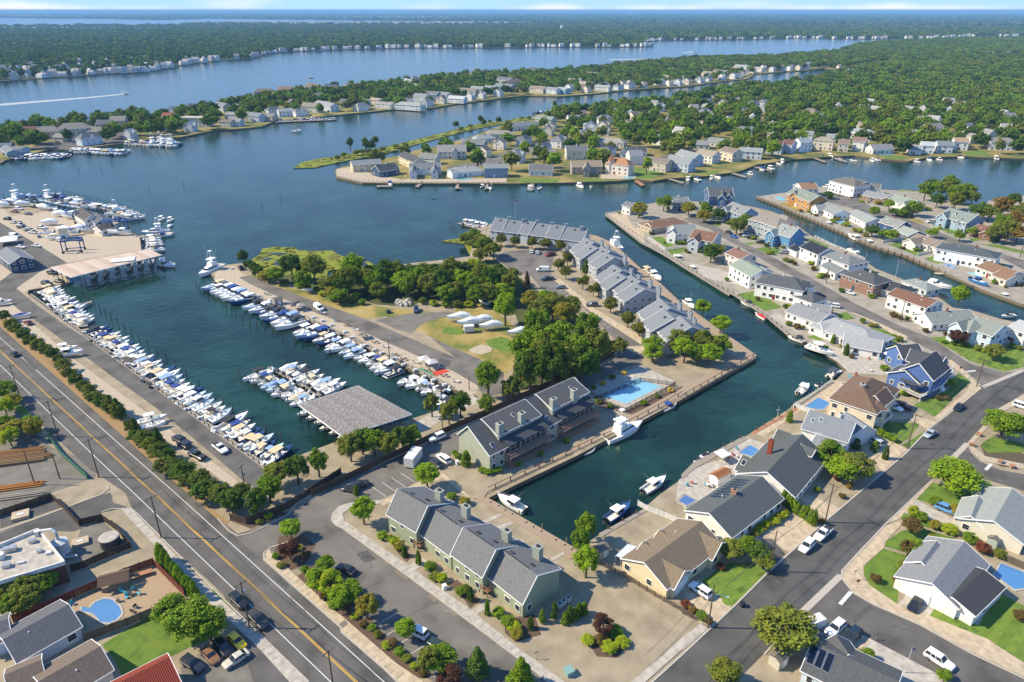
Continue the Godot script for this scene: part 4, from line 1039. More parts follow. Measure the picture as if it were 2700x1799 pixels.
func boat(kind: String, trim_hex: int, hull_hex := 0xe9e8e4, engine_hex := 0x17181b) -> Node3D:   # built once for each kind and colouring, facing +x, waterline at 0
	var key := "boat%s%x%x%x" % [kind, trim_hex, hull_hex, engine_hex]
	if protos.has(key): return protos[key]
	var o := Node3D.new()
	protos[key] = o
	var hm := colour(hull_hex, 0.25)
	var tm := canvas(trim_hex)
	var em := colour(engine_hex, 0.3)
	var dm := colour(0xd9d6cc, 0.6)
	var g := Geo.new()
	match kind:
		"console", "ttop":
			var L := 7.4 if kind == "ttop" else 6.2
			hull_parts(o, L, 2.5, 0.85, 0.8, 0.34, hm, dm)
			outboards(o, L, 0.85, 2 if kind == "ttop" else 1, em)
			frustum(g, [-0.5, 0.7, 0.45, 0.34], [-0.35, 0.35, 0.4, 1.35])
			g.box(Vector3(-1.35, 0.34, 0), Vector3(0.5, 0.75, 1.0)); g.box(Vector3(1.15, 0.34, 0), Vector3(0.6, 0.45, 0.9)); g.box(Vector3(-L * 0.5 + 0.45, 0.34, 0), Vector3(0.5, 0.5, 1.8))
			put("console", g.mesh(), M.gel, o)
			var ws := Geo.new()
			frustum(ws, [0.0, 0.42, 0.41, 1.35], [-0.25, 0.05, 0.38, 1.85])
			put("windscreen", ws.mesh(), M.glass, o)
			if kind == "ttop":
				var tp := Geo.new()
				frustum(tp, [-1.7, 1.0, 1.0, 2.35], [-1.6, 0.8, 0.92, 2.47])
				put("hardtop", tp.mesh(), tm, o)
				var lg := Geo.new()
				for s in [-1, 1]:
					for x in [-0.9, 0.55]: lg.tube(Vector3(x, 0.34, s * 0.6), Vector3(x * 1.1, 2.36, s * 0.75), 0.04, 0.035, 5, false)
				put("top_frame", lg.mesh(), M.metal, o)
			else: railing(o, L, 2.5, 0.85, 0.66)
		"cruiser":
			hull_parts(o, 9.6, 3.1, 1.15, 0.45, 0.5, hm, dm)
			frustum(g, [-1.0, 3.4, 1.15, 1.2, 0.45], [-0.7, 2.6, 0.9, 1.75, 0.4])
			put("cabin", g.mesh(), M.gel, o)
			var ws := Geo.new()
			frustum(ws, [-1.4, 0.5, 1.32, 1.62, 0.7], [-1.6, -0.35, 1.12, 2.3, 0.75])
			put("windscreen", ws.mesh(), M.glass, o)
			var tp := Geo.new()
			frustum(tp, [-3.7, -0.5, 1.25, 2.2], [-3.4, -0.8, 1.0, 2.6])
			put("canvas_top", tp.mesh(), tm, o)
			var ar := Geo.new()
			for s in [-1, 1]: ar.tube(Vector3(-3.2, 1.1, s * 1.35), Vector3(-2.6, 2.5, s * 1.1), 0.1, 0.08, 5)
			ar.tube(Vector3(-2.6, 2.5, -1.1), Vector3(-2.6, 2.5, 1.1), 0.1, 0.1, 5)
			ar.box(Vector3(-4.9, 0.12, 0), Vector3(0.8, 0.12, 2.4))
			put("radar_arch", ar.mesh(), M.gel, o)
			var hb := Geo.new()
			frustum(hb, [1.5, 2.1, 0.3, 1.72], [1.55, 2.05, 0.27, 1.8])
			put("hatch", hb.mesh(), M.dark, o)
			railing(o, 9.6, 3.1, 1.15, 0.5)
		"hardtop":
			hull_parts(o, 8.2, 2.8, 1.0, 0.45, 0.42, hm, dm)
			outboards(o, 8.2, 1.0, 2, em)
			frustum(g, [-0.4, 3.0, 1.05, 1.0, 0.4], [-0.2, 2.2, 0.8, 1.5, 0.4])
			put("cabin", g.mesh(), M.gel, o)
			var ws := Geo.new()
			frustum(ws, [-1.2, 0.9, 1.08, 1.35, 0.85], [-1.2, 0.3, 0.98, 2.25, 0.85])
			put("windscreen", ws.mesh(), M.glass, o)
			var tp := Geo.new()
			frustum(tp, [-2.0, 0.7, 1.15, 2.25, 0.9], [-1.9, 0.5, 1.05, 2.4, 0.9])
			put("hardtop", tp.mesh(), tm, o)
			var lg := Geo.new()
			for s in [-1, 1]:
				lg.tube(Vector3(-1.8, 0.42, s * 1.0), Vector3(-1.8, 2.26, s * 1.0), 0.04, 0.04, 5, false)
				lg.tube(Vector3(-0.9, 2.3, s * 1.0), Vector3(-2.6, 4.6, s * 1.9), 0.03, 0.015, 4, false)
			put("outrigger", lg.mesh(), M.metal, o)
			railing(o, 8.2, 2.8, 1.0, 0.55)
		"covered":   # a small runabout under a fitted canvas
			hull_parts(o, 6.0, 2.3, 0.8, 0.45, 0.3, hm, dm)
			outboards(o, 6.0, 0.8, 1, em)
			var rg := []
			for t in [[-3.0, 0.9, 0.82], [-1.6, 1.08, 1.25], [-0.2, 1.12, 1.55], [1.0, 1.0, 1.25], [2.2, 0.6, 1.12], [2.75, 0.15, 1.1]]:
				rg.append(PackedVector3Array([Vector3(t[0], 0.74 + 0.06 * t[0] * 0.5, -t[1]), Vector3(t[0], lerpf(0.8, t[2], 0.75), -t[1] * 0.6), Vector3(t[0], t[2], 0), Vector3(t[0], lerpf(0.8, t[2], 0.75), t[1] * 0.6), Vector3(t[0], 0.74 + 0.06 * t[0] * 0.5, t[1])]))
			g.loft(rg, false)
			put("canvas_cover", g.mesh(), tm, o)
		"bowrider":
			hull_parts(o, 6.4, 2.4, 0.82, 0.8, 0.3, hm, dm)
			outboards(o, 6.4, 0.82, 1, em)
			for s in [-1, 1]: g.box(Vector3(0.2, 0.3, s * 0.65), Vector3(0.7, 0.75, 0.7))
			g.box(Vector3(-2.1, 0.3, 0), Vector3(0.8, 0.5, 1.9)); g.box(Vector3(-0.9, 0.3, 0.6), Vector3(0.6, 0.7, 0.55)); g.box(Vector3(-0.9, 0.3, -0.6), Vector3(0.6, 0.7, 0.55))
			put("seats", g.mesh(), colour(0xcfc8bb, 0.7), o)
			var ws := Geo.new()
			frustum(ws, [0.25, 0.7, 1.05, 0.95, 0.9], [-0.05, 0.2, 0.98, 1.4, 0.9])
			put("windscreen", ws.mesh(), M.glass, o)
			var tp := Geo.new()
			frustum(tp, [-1.6, 0.3, 1.05, 1.95], [-1.4, 0.1, 0.95, 2.1])
			for s in [-1, 1]: tp.tube(Vector3(-0.6, 0.8, s * 1.05), Vector3(-0.6, 1.96, s * 1.0), 0.025, 0.025, 4, false)
			put("bimini_top", tp.mesh(), tm, o)
		"sportfish":
			hull_parts(o, 13.5, 4.4, 1.45, 0.3, 0.6, hm, dm)
			frustum(g, [-2.6, 4.2, 1.75, 1.5, 0.4], [-2.4, 2.2, 1.5, 2.9, 0.55])
			frustum(g, [-2.4, 0.6, 1.45, 2.9, 0.8], [-2.3, 0.2, 1.4, 3.9, 0.8])
			put("cabin", g.mesh(), M.gel, o)
			var ws := Geo.new()
			frustum(ws, [-1.8, 3.62, 1.66, 2.0, 0.5], [-1.8, 3.0, 1.6, 2.45, 0.52])
			put("windscreen", ws.mesh(), M.glass, o)
			var tp := Geo.new()
			frustum(tp, [-2.8, 0.6, 1.5, 5.2, 0.85], [-2.6, 0.4, 1.4, 5.35, 0.85])
			for s in [-1, 1]:
				for x in [-2.2, -0.2]: tp.tube(Vector3(x, 3.8, s * 1.3), Vector3(x, 5.25, s * 1.25), 0.06, 0.06, 5, false)
			put("flybridge_top", tp.mesh(), M.gel, o)
			var tw := Geo.new()
			for s in [-1, 1]:
				for x in [-1.9, -0.3]: tw.tube(Vector3(x, 5.3, s * 1.1), Vector3(x * 0.7 - 0.3, 8.2, s * 0.5), 0.05, 0.04, 5, false)
			tw.box(Vector3(-1.1, 8.2, 0), Vector3(1.4, 0.12, 1.3))
			put("tuna_tower", tw.mesh(), M.gel, o)
			var lg := Geo.new()
			for s in [-1, 1]: lg.tube(Vector3(-0.6, 2.6, s * 1.75), Vector3(-2.0, 10.5, s * 2.4), 0.05, 0.02, 5, false)
			put("outrigger", lg.mesh(), M.metal, o)
			railing(o, 13.5, 4.4, 1.45, 0.55)
		"wrapped":   # laid up on stands under white film
			hull_parts(o, 8.4, 2.8, 1.1, 0.3, 0.5, hm, dm)
			var rg := []
			for t in [[-4.2, 1.2, 1.3], [-2.6, 1.38, 2.3], [-0.6, 1.42, 2.7], [1.2, 1.3, 2.2], [3.0, 0.8, 1.7], [4.3, 0.12, 1.5]]:
				rg.append(PackedVector3Array([Vector3(t[0], 0.9, -t[1]), Vector3(t[0], lerpf(1.0, t[2], 0.55), -t[1] * 0.82), Vector3(t[0], t[2], 0), Vector3(t[0], lerpf(1.0, t[2], 0.55), t[1] * 0.82), Vector3(t[0], 0.9, t[1])]))
			g.loft(rg, false)
			g.tri(rg[0][0], rg[0][4], rg[0][2])
			put("shrink_wrap", g.mesh(), colour(0xe4e6e6, 0.4), o)
			var sd := Geo.new()
			for x in [-2.6, 0.4, 2.4]:
				for s in [-1, 1]: sd.tube(Vector3(x, -1.25, s * 1.3), Vector3(x, 0.1, s * 0.9), 0.06, 0.05, 4)
			sd.box(Vector3(0, -1.0, 0), Vector3(7.0, 0.18, 0.3))
			put("trailer", sd.mesh(), M.metal, o)
		"pontoon":
			for s in [-1, 1]: g.tube(Vector3(-3.5, 0.05, s * 0.85), Vector3(3.3, 0.05, s * 0.85), 0.32, 0.3, 8)
			put("pontoon_tube", g.mesh(), M.metal, o)
			var d := Geo.new()
			d.box(Vector3(0, 0.38, 0), Vector3(7.2, 0.1, 2.5))
			put("deck", d.mesh(), dm, o)
			var f := Geo.new()
			for s in [-1, 1]: f.box(Vector3(0.1, 0.48, s * 1.22), Vector3(6.4, 0.65, 0.05))
			f.box(Vector3(3.2, 0.48, 0), Vector3(0.05, 0.65, 2.4))
			put("side_panel", f.mesh(), hm, o)
			var st := Geo.new()
			for s in [-1, 1]: st.box(Vector3(1.7, 0.48, s * 0.85), Vector3(2.4, 0.5, 0.6))
			st.box(Vector3(-2.6, 0.48, 0), Vector3(1.2, 0.5, 1.9)); st.box(Vector3(-0.6, 0.48, 0.6), Vector3(0.6, 1.0, 0.7))
			put("seats", st.mesh(), colour(0xd8d3c8, 0.7), o)
			var tp := Geo.new()
			frustum(tp, [-2.8, 0.6, 1.25, 2.45], [-2.5, 0.3, 1.1, 2.65])
			for s in [-1, 1]:
				for x in [-2.2, 0.0]: tp.tube(Vector3(x, 0.5, s * 1.2), Vector3(x, 2.46, s * 1.15), 0.03, 0.03, 4, false)
			put("bimini_top", tp.mesh(), tm, o)
			outboards(o, 7.0, 0.7, 1, em)
		"skiff":
			hull_parts(o, 4.2, 1.7, 0.55, 0.8, 0.2, hm, dm)
			outboards(o, 4.2, 0.55, 1, em)
			for x in [-0.9, 0.5]: g.box(Vector3(x, 0.2, 0), Vector3(0.35, 0.25, 1.3))
			put("seats", g.mesh(), tm, o)
		"kayak":
			var rg := []
			for t in [[-1.7, 0.03, 0.3], [-0.9, 0.28, 0.26], [0.0, 0.36, 0.24], [0.9, 0.28, 0.26], [1.7, 0.03, 0.32]]:
				rg.append(PackedVector3Array([Vector3(t[0], t[2], -t[1]), Vector3(t[0], 0.02, -t[1] * 0.5), Vector3(t[0], 0.02, t[1] * 0.5), Vector3(t[0], t[2], t[1])]))
			g.loft(rg, true, true)
			put("hull", g.mesh(), tm, o)
			put("seat", box_mesh(Vector3(0.7, 0.1, 0.42), Vector3(-0.1, 0.2, 0)), M.dark, o)
		"jetski":
			frustum(g, [-1.5, 1.3, 0.5, -0.1, 0.3], [-1.5, 1.6, 0.6, 0.45, 0.2])
			put("hull", g.mesh(), hm, o)
			var st := Geo.new()
			frustum(st, [-1.2, 0.3, 0.28, 0.45], [-1.1, 0.2, 0.2, 0.8]); frustum(st, [0.2, 1.1, 0.35, 0.45, 0.5], [0.3, 0.6, 0.25, 0.95, 0.6])
			put("seat", st.mesh(), tm, o)
	return o
func make_car(kind: String, hex: int) -> Node3D:   # facing +x
	var key := "car%s%x" % [kind, hex]
	if protos.has(key): return protos[key]
	var o := Node3D.new()
	protos[key] = o
	var bm := colour(hex, 0.22)
	bm.clearcoat_enabled = true
	bm.clearcoat = 0.6
	var g := Geo.new(); var gl := Geo.new(); var rf := Geo.new()
	var L := 4.75; var W := 0.92; var H := 1.45; var belt := 0.95; var y0 := 0.28
	if kind == "suv": L = 4.9; W = 0.98; H = 1.8; belt = 1.12; y0 = 0.34
	elif kind == "pickup": L = 5.8; W = 1.0; H = 1.88; belt = 1.15; y0 = 0.42
	elif kind == "van": L = 5.6; W = 1.02; H = 2.25; belt = 1.35; y0 = 0.36
	var h := L * 0.5
	var rings := []
	for t in [[-h, 0.86, belt - 0.18, y0 + 0.12], [-h + 0.12, 0.97, belt - 0.03, y0], [-h + 0.9, 1.0, belt, y0], [h - 1.35, 1.0, belt, y0], [h - 0.5, 0.97, belt - 0.1, y0], [h - 0.1, 0.88, belt - 0.22, y0 + 0.04], [h, 0.78, belt - 0.4, y0 + 0.12]]:
		var w: float = W * t[1]
		rings.append(PackedVector3Array([Vector3(t[0], t[3], w * 0.93), Vector3(t[0], (t[2] + t[3]) * 0.5, w), Vector3(t[0], t[2] - 0.06, w * 0.97), Vector3(t[0], t[2], w * 0.88), Vector3(t[0], t[2], -w * 0.88), Vector3(t[0], t[2] - 0.06, -w * 0.97), Vector3(t[0], (t[2] + t[3]) * 0.5, -w), Vector3(t[0], t[3], -w * 0.93)]))
	g.loft(rings, true, true)
	var gx := [-h + 0.55, h - 1.45, -h + 1.15, h - 2.15]
	if kind == "suv": gx = [-h + 0.12, h - 1.5, -h + 0.4, h - 2.15]
	elif kind == "pickup": gx = [-0.75, h - 1.75, -0.6, h - 2.3]
	elif kind == "van": gx = [-h + 0.1, h - 0.85, -h + 0.2, h - 1.5]
	frustum(gl, [gx[0], gx[1], W * 0.9, belt - 0.02], [gx[2], gx[3], W * 0.74, H - 0.06])
	frustum(rf, [gx[2] - 0.02, gx[3] + 0.02, W * 0.75, H - 0.07], [gx[2] + 0.12, gx[3] - 0.12, W * 0.68, H])
	for s in [-1, 1]:
		for q in [[0, 0], [0.33, 0.33], [0.62, 0.62], [1, 1]]:
			rf.tube(Vector3(lerpf(gx[0], gx[1], q[0]), belt - 0.02, s * W * 0.9), Vector3(lerpf(gx[2], gx[3], q[1]), H - 0.05, s * W * 0.74), 0.05, 0.045, 4, false)
	if kind == "van":
		frustum(g, [-h + 0.06, h - 2.1, W * 0.93, belt - 0.02], [-h + 0.16, h - 2.3, W * 0.78, H - 0.02])
	put("body", g.mesh(), bm, o)
	put("windows", gl.mesh(), M.glass, o)
	put("roof", rf.mesh(), bm, o)
	if kind == "pickup":
		put("cargo_bed", box_mesh(Vector3(h - 0.95, 0.05, W * 1.6), Vector3((-h - 0.75) * 0.5 - 0.05, belt - 0.02, 0)), M.dark, o)
	var wm := shape("wheel", func():
		var q := Geo.new()
		q.tube(Vector3(0, 0, -0.12), Vector3(0, 0, 0.12), 0.34, 0.34, 12)
		return q.mesh())
	var rim := shape("rim", func():
		var q := Geo.new()
		q.tube(Vector3(0, 0, -0.13), Vector3(0, 0, 0.13), 0.2, 0.2, 8)
		return q.mesh())
	for sx in [-1, 1]:
		for s in [-1, 1]:
			var wh := put("wheel", wm, M.rubber, o, Transform3D(Basis(), Vector3(sx * (h - 0.95), 0.34, s * (W - 0.1))))
			put("rim", rim, M.metal, wh)
	for s in [-1, 1]:
		put("headlight", box_mesh(Vector3(0.1, 0.14, 0.34), Vector3(h - 0.12, belt - 0.42, s * W * 0.62)), colour(0xdfe3e6, 0.15), o)
		put("tail_light", box_mesh(Vector3(0.08, 0.2, 0.26), Vector3(-h + 0.03, belt - 0.34, s * W * 0.68)), colour(0x6e0d0d, 0.3), o)
	return o
var car_count := 0
func car(kind: String, hex: int, label: String, p: Vector2, to: Vector2, group := "") -> Node3D:   # standing at p, its nose towards to
	var d := to - p
	var nm: String = {"sedan": "parked_car", "suv": "parked_suv", "pickup": "pickup_truck", "van": "van"}[kind]
	return copy(make_car(kind, hex), nm, label, {"sedan": "car", "suv": "suv", "pickup": "truck", "van": "van"}[kind], v3(p, 0.06), -d.angle(), group)
func utility_pole(label: String, p: Vector2, h: float, dir: Vector2, arms := 1, gear := false) -> Node3D:
	var o := thing("utility_pole", label, "pole", v3(p), 0.0, "wooden utility poles")
	var g := Geo.new()
	g.tube(Vector3(0, -0.5, 0), Vector3(0, h, 0), 0.17, 0.11, 8)
	put("shaft", g.mesh(), M.pole, o)
	var d := dir.normalized()
	var yaw := -Vector2(-d.y, d.x).angle()
	for i in arms:
		var c := put("crossarm", box_mesh(Vector3(2.4, 0.14, 0.12)), M.pole, o, Transform3D(Basis(Vector3.UP, yaw), Vector3(0, h - 0.5 - i * 0.9, 0)))
		for s in [-1.1, -0.6, 0.6, 1.1]: put("insulator", box_mesh(Vector3(0.09, 0.22, 0.09)), M.metal, c, Transform3D(Basis(), Vector3(s, 0.14, 0)))
	if gear:
		var t := Geo.new()
		t.tube(Vector3(0.42, h - 3.0, 0), Vector3(0.42, h - 2.0, 0), 0.26, 0.26, 8)
		put("transformer", t.mesh(), M.metal, o)
	return o
func wires(label: String, pts: Array, hts: Array, group := "overhead wires"):   # three sagging conductors from pole to pole
	var o := thing("overhead_wire", label, "wire", v3(pts[0]), 0.0, group)
	for k in 3:
		var g := Geo.new()
		for i in pts.size() - 1:
			var d: Vector2 = (pts[i + 1] - pts[i]).normalized()
			var s: Vector2 = Vector2(-d.y, d.x) * [-1.0, 0.0, 1.0][k]
			var last := Vector3.ZERO
			for j in 9:
				var t := j / 8.0
				var q := v3(pts[i].lerp(pts[i + 1], t) + s - pts[0], lerpf(hts[i], hts[i + 1], t) - [0.25, 2.0, 0.25][k] - 4.0 * t * (1 - t) * 0.9)
				if j: g.tube(last, q, 0.04, 0.04, 3, false)
				last = q
		put("conductor", g.mesh(), M.dark, o)

# ---------- town houses, sheds, docks, poles ----------
func rows_of_units(label: String, p1: Vector2, p2: Vector2, n: int, hr: float, wl: float, hl: float, wr: float, hrr: float, step: float, wall: int, roof: int, opt := {}) -> Node3D:
	var bl := []
	var d := (p2 - p1).normalized()
	var nn := Vector2(d.y, -d.x)
	for i in n:
		var off: Vector2 = nn * step * [0.0, -1.0, 0.25, -0.75][i % 4]
		var a: Vector2 = p1.lerp(p2, float(i) / n) + off
		var b: Vector2 = p1.lerp(p2, (i + 1.0) / n) + off - d * 0.02
		bl.append([[a.x, a.y, b.x, b.y], hr - [0.0, 0.5, 0.1, 0.6][i % 4], wl, hl, wr, hrr, "g"])
	opt.name = "townhouse_row"; opt.cat = "townhouses"
	var h := house(label, wall, roof, bl, opt)
	for i in n:
		slope_panel(h, "skylight", bl[i], 1, 0.6, 0.22, 1.1, 0.8, M.glass, M.dark)
		if i % 2 == 0: slope_panel(h, "skylight", bl[i], 0, 0.4, 0.35, 0.8, 0.8, M.glass, M.dark)
	return h
func chim(frame: Array, top: float, w: float, hex: int) -> Array:
	var out := []
	for i in range(0, frame.size(), 2): out.append([frame[i], frame[i + 1], top, w, hex])
	return out
func townhouses():
	# the row next to the car park
	var bl := []
	for q in [[[-24.85,-129.88,-18.06,-124.29], 9.4, 7.6], [[-18.08,-126,-10.01,-117.92], 8.2, 6.4], [[-9.64,-117.15,-3.32,-110.96], 9.2, 7.6], [[-3.17,-113.09,4.59,-104.89], 8.2, 6.4]]: bl.append([q[0], q[1], q[2], 5.7, 3.5, q[1] - 4.3, "g"])
	var h := house("sage green townhouse row of four stepped units beside the car park", 0x9aa285, 0x757779, bl, {"name": "townhouse_row", "cat": "townhouses", "skip": 0.3, "storey": 2.6, "chimney": chim([-15.9,-129.35,-9.79,-123.93,-1.08,-116.08,5.05,-111.25], 9.5, 1.7, 0xa7ada2), "vents": [], "door": []})
	for i in 4:
		slope_panel(h, "skylight", bl[i], 0, 0.3, 0.2, 0.9, 0.8, M.glass, M.dark)
		slope_panel(h, "skylight", bl[i], 0, 0.75, 0.3, 0.9, 0.8, M.glass, M.dark)
		slope_panel(h, "ridge_vent", bl[i], 0, 0.5, 0.03, 7.0, 0.3, M.dark)
	for q in [[P2(-21.08,-122.07), P2(-19.55,-120.93)], [P2(-6.53,-109.13), P2(-4.76,-107.58)]]:
		var d: Vector2 = (q[1] - q[0]).normalized()
		var nn := Vector2(d.y, -d.x)
		deck(h, PackedVector2Array([q[0], q[1], q[1] + nn * 2.4, q[0] + nn * 2.4]), 1.3, M.deck_red, M.deck_red, "porch")
	for q in [P2(9.23,-104.68), P2(10.01,-105.5), P2(10.91,-106.25)]:
		var g := Geo.new()
		g.box(Vector3(0, 0.5, 0), Vector3(0.85, 0.95, 0.85))
		var ac := thing("air_conditioner", "grey air conditioner unit, %s on the rack behind the sage townhouse row" % nth([P2(9.23,-104.68), P2(10.01,-105.5), P2(10.91,-106.25)].find(q) + 1), "air conditioner", v3(q), 0.7, "air conditioners on a rack")
		put("casing", g.mesh(), M.white, ac)
		var fn := Geo.new()
		fn.tube(Vector3(0, 1.45, 0), Vector3(0, 1.5, 0), 0.36, 0.34, 12)
		put("fan_guard", fn.mesh(), M.dark, ac)
		put("stand", box_mesh(Vector3(1.0, 0.5, 1.0)), M.deck_grey, ac)
	# the row between the drive and the boardwalk
	var R := [-10.9,-155.5,17.6,-181.5]
	var a := Vector2(R[0], R[1]); var b := Vector2(R[2], R[3])
	var d := (b - a).normalized()
	var nf := Vector2(-d.y, d.x)   # towards the canal
	bl = [[R, 10.0, 4.2, 5.8, 8.0, 5.3, "g"]]
	for q in [[0.12, 0.5], [0.62, 0.985]]:
		var s := a.lerp(b, q[0]); var e := a.lerp(b, q[1])
		bl.append([[s.x, s.y, e.x, e.y], 10.12, 0.15, 10.05, 6.0, 8.1, "g"])
	h = house("sage green townhouse row with long balconies facing the canal boardwalk", 0xa4a998, 0x55585c, bl, {"name": "townhouse_row", "cat": "townhouses", "skip": 0.1, "storey": 2.7, "turn": 0.75, "chimney": chim([-3.1,-155.1,2.5,-160.3,11,-167.7,16.9,-172.7], 10.9, 1.7, 0xb2b8ac)})
	for q in [[0.12, 0.5], [0.62, 0.985]]:
		var s := a.lerp(b, q[0] + 0.01) + nf * 10.3; var e := a.lerp(b, q[1]) + nf * 10.3
		deck(h, PackedVector2Array([s, e, e - nf * 2.2, s - nf * 2.2]), 3.1, M.deck_grey, M.deck_red, "balcony")
		deck(h, PackedVector2Array([s + nf * 0.2, e + nf * 0.2, e - nf * 2.2, s - nf * 2.2]), 0.35, M.deck_grey, M.deck_red, "patio_deck", false)
		var rs := Geo.new()
		var o2 := Vector2(h.position.x, h.position.z)
		rs.quad(v3(s - nf * 4.0 - o2, 7.2), v3(e - nf * 4.0 - o2, 7.2), v3(e - nf * 0.9 - o2, 6.1), v3(s - nf * 0.9 - o2, 6.1))
		rs.quad(v3(s - nf * 0.9 - o2, 5.95), v3(e - nf * 0.9 - o2, 5.95), v3(e - nf * 4.0 - o2, 7.05), v3(s - nf * 4.0 - o2, 7.05))
		put("balcony_roof", rs.mesh(), shingles(0x44484e), h)
		for k in 9: window(h, v3(s.lerp(e, (k + 0.5) / 9.0) - nf * 4.18 - o2, 7.72), nf, 1.1, 0.4)
		for k in 8: window(h, v3(s.lerp(e, (k + 0.5) / 8.0) - nf * 2.25 - o2, 4.2), nf, 1.6, 1.9)
	slope_panel(h, "skylight", bl[1], 1, 0.55, 0.45, 0.8, 1.2, M.glass, M.trim)
	slope_panel(h, "skylight", bl[2], 1, 0.75, 0.45, 0.8, 1.2, M.glass, M.trim)
	slope_panel(h, "skylight", bl[0], 1, 0.06, 0.8, 0.9, 1.2, M.glass, M.trim)
	slope_panel(h, "skylight", bl[0], 1, 0.56, 0.8, 0.9, 1.2, M.glass, M.trim)
	# the rows farther along
	bl = []
	for q in [[-7.9,-355.1,-2.3,-352.3], [-2.2,-352.6,5.5,-349.6], [5.7,-350.1,11.4,-346.4], [11.7,-346.8,19.6,-343.2], [19.5,-342.6,25.5,-339.5], [25.7,-339.9,35.8,-335.5]]: bl.append([q, 10.0 if bl.size() % 2 == 0 else 9.6, 5.0, 6.2, 6.8, 5.4, "g"])
	h = house("pale blue-grey townhouse row on the point, chimneys along the water side", 0xaab4be, 0x7a8089, bl, {"name": "townhouse_row", "cat": "townhouses", "turn": 0.0, "chimney": chim([-1.4,-352.9,5.8,-348.8,12.5,-346.6,19.6,-342.8,26.3,-340.5,33.3,-335.5], 10.9, 1.5, 0xb9c0c6)})
	for q in bl: slope_panel(h, "skylight", q, 1, 0.5, 0.2, 1.0, 0.9, M.glass, M.dark)
	rows_of_units("grey townhouse row standing right behind the point row, four stepped units", P2(34.2,-320.8), P2(44.9,-295), 4, 9.5, 7.4, 6.0, 8.2, 4.8, 2.0, 0xa4abb1, 0x7f858c, {"chimney": chim([40.7,-315.1,42.7,-308,48.3,-295,48.3,-276.8], 9.8, 1.4, 0xaab2ba)})
	rows_of_units("grey townhouse row of four units in the middle along the canal", P2(41.8,-282.4), P2(51.5,-256.7), 4, 9.5, 7.4, 6.0, 8.2, 4.8, 2.0, 0xa3aab0, 0x80868d, {"chimney": chim([50.2,-269.4,53.6,-263.1,55.7,-255.9], 9.8, 1.4, 0xaab2ba)})
	rows_of_units("grey townhouse row of three units nearest the tall trees by the pool", P2(53.9,-244.1), P2(59.1,-219.3), 3, 9.5, 7.4, 6.0, 8.2, 4.8, 2.0, 0xa3aab0, 0x82888f, {"chimney": chim([60,-239.4,61.9,-231.2,61.9,-225], 9.8, 1.4, 0xaab2ba)})
func shed_roof(label: String, called: String, p: PackedVector2Array, h: float, m: Array, pitch: float, panels: int) -> Node3D:   # an open shed: roof sheets on rows of posts; p: four roof corners
	var o := thing(called, label, "shed", v3(p[0]))
	var q := []
	for e in p: q.append(e - p[0])
	for k in panels:
		for s in 2:
			var g := Geo.new()
			var t0 := float(k) / panels; var t1 := (k + 1.0) / panels - 0.0015
			var a: Vector2 = q[0].lerp(q[1], t0); var b: Vector2 = q[0].lerp(q[1], t1)
			var c: Vector2 = q[3].lerp(q[2], t1); var e: Vector2 = q[3].lerp(q[2], t0)
			var dy := 0.03 * (k % 2) + 0.02 * s
			var P := [v3(a.lerp(e, 0.5 * s), h + dy + 0.25 * s), v3(b.lerp(c, 0.5 * s), h + dy + 0.25 * s), v3(b.lerp(c, 0.5 + 0.5 * s), h + dy + 0.25 * (1 - s)), v3(a.lerp(e, 0.5 + 0.5 * s), h + dy + 0.25 * (1 - s))]
			g.quad(P[3], P[2], P[1], P[0])
			for i in 4: g.quad(P[i], P[(i + 1) % 4], P[(i + 1) % 4] - Vector3(0, 0.1, 0), P[i] - Vector3(0, 0.1, 0))
			put("roof_sheet", g.mesh(), m[(k * 5 + s * 3) % m.size()], o)
	var fr := Geo.new()
	for i in 4: beam(fr, v3(q[i], h - 0.15), v3(q[(i + 1) % 4], h - 0.15), 0.2, 0.3)
	put("roof_frame", fr.mesh(), M.trim, o)
	for i in 4:
		var l: float = q[i].distance_to(q[(i + 1) % 4])
		for k in maxi(2, int(l / pitch)):
			var at: Vector2 = q[i].lerp(q[(i + 1) % 4], float(k) / maxi(2, int(l / pitch)))
			put("post", box_mesh(Vector3(0.24, h + 3.0, 0.24), Vector3(0, -3.2, 0)), M.timber, o, Transform3D(Basis(), v3(at * 0.99)))
	return o
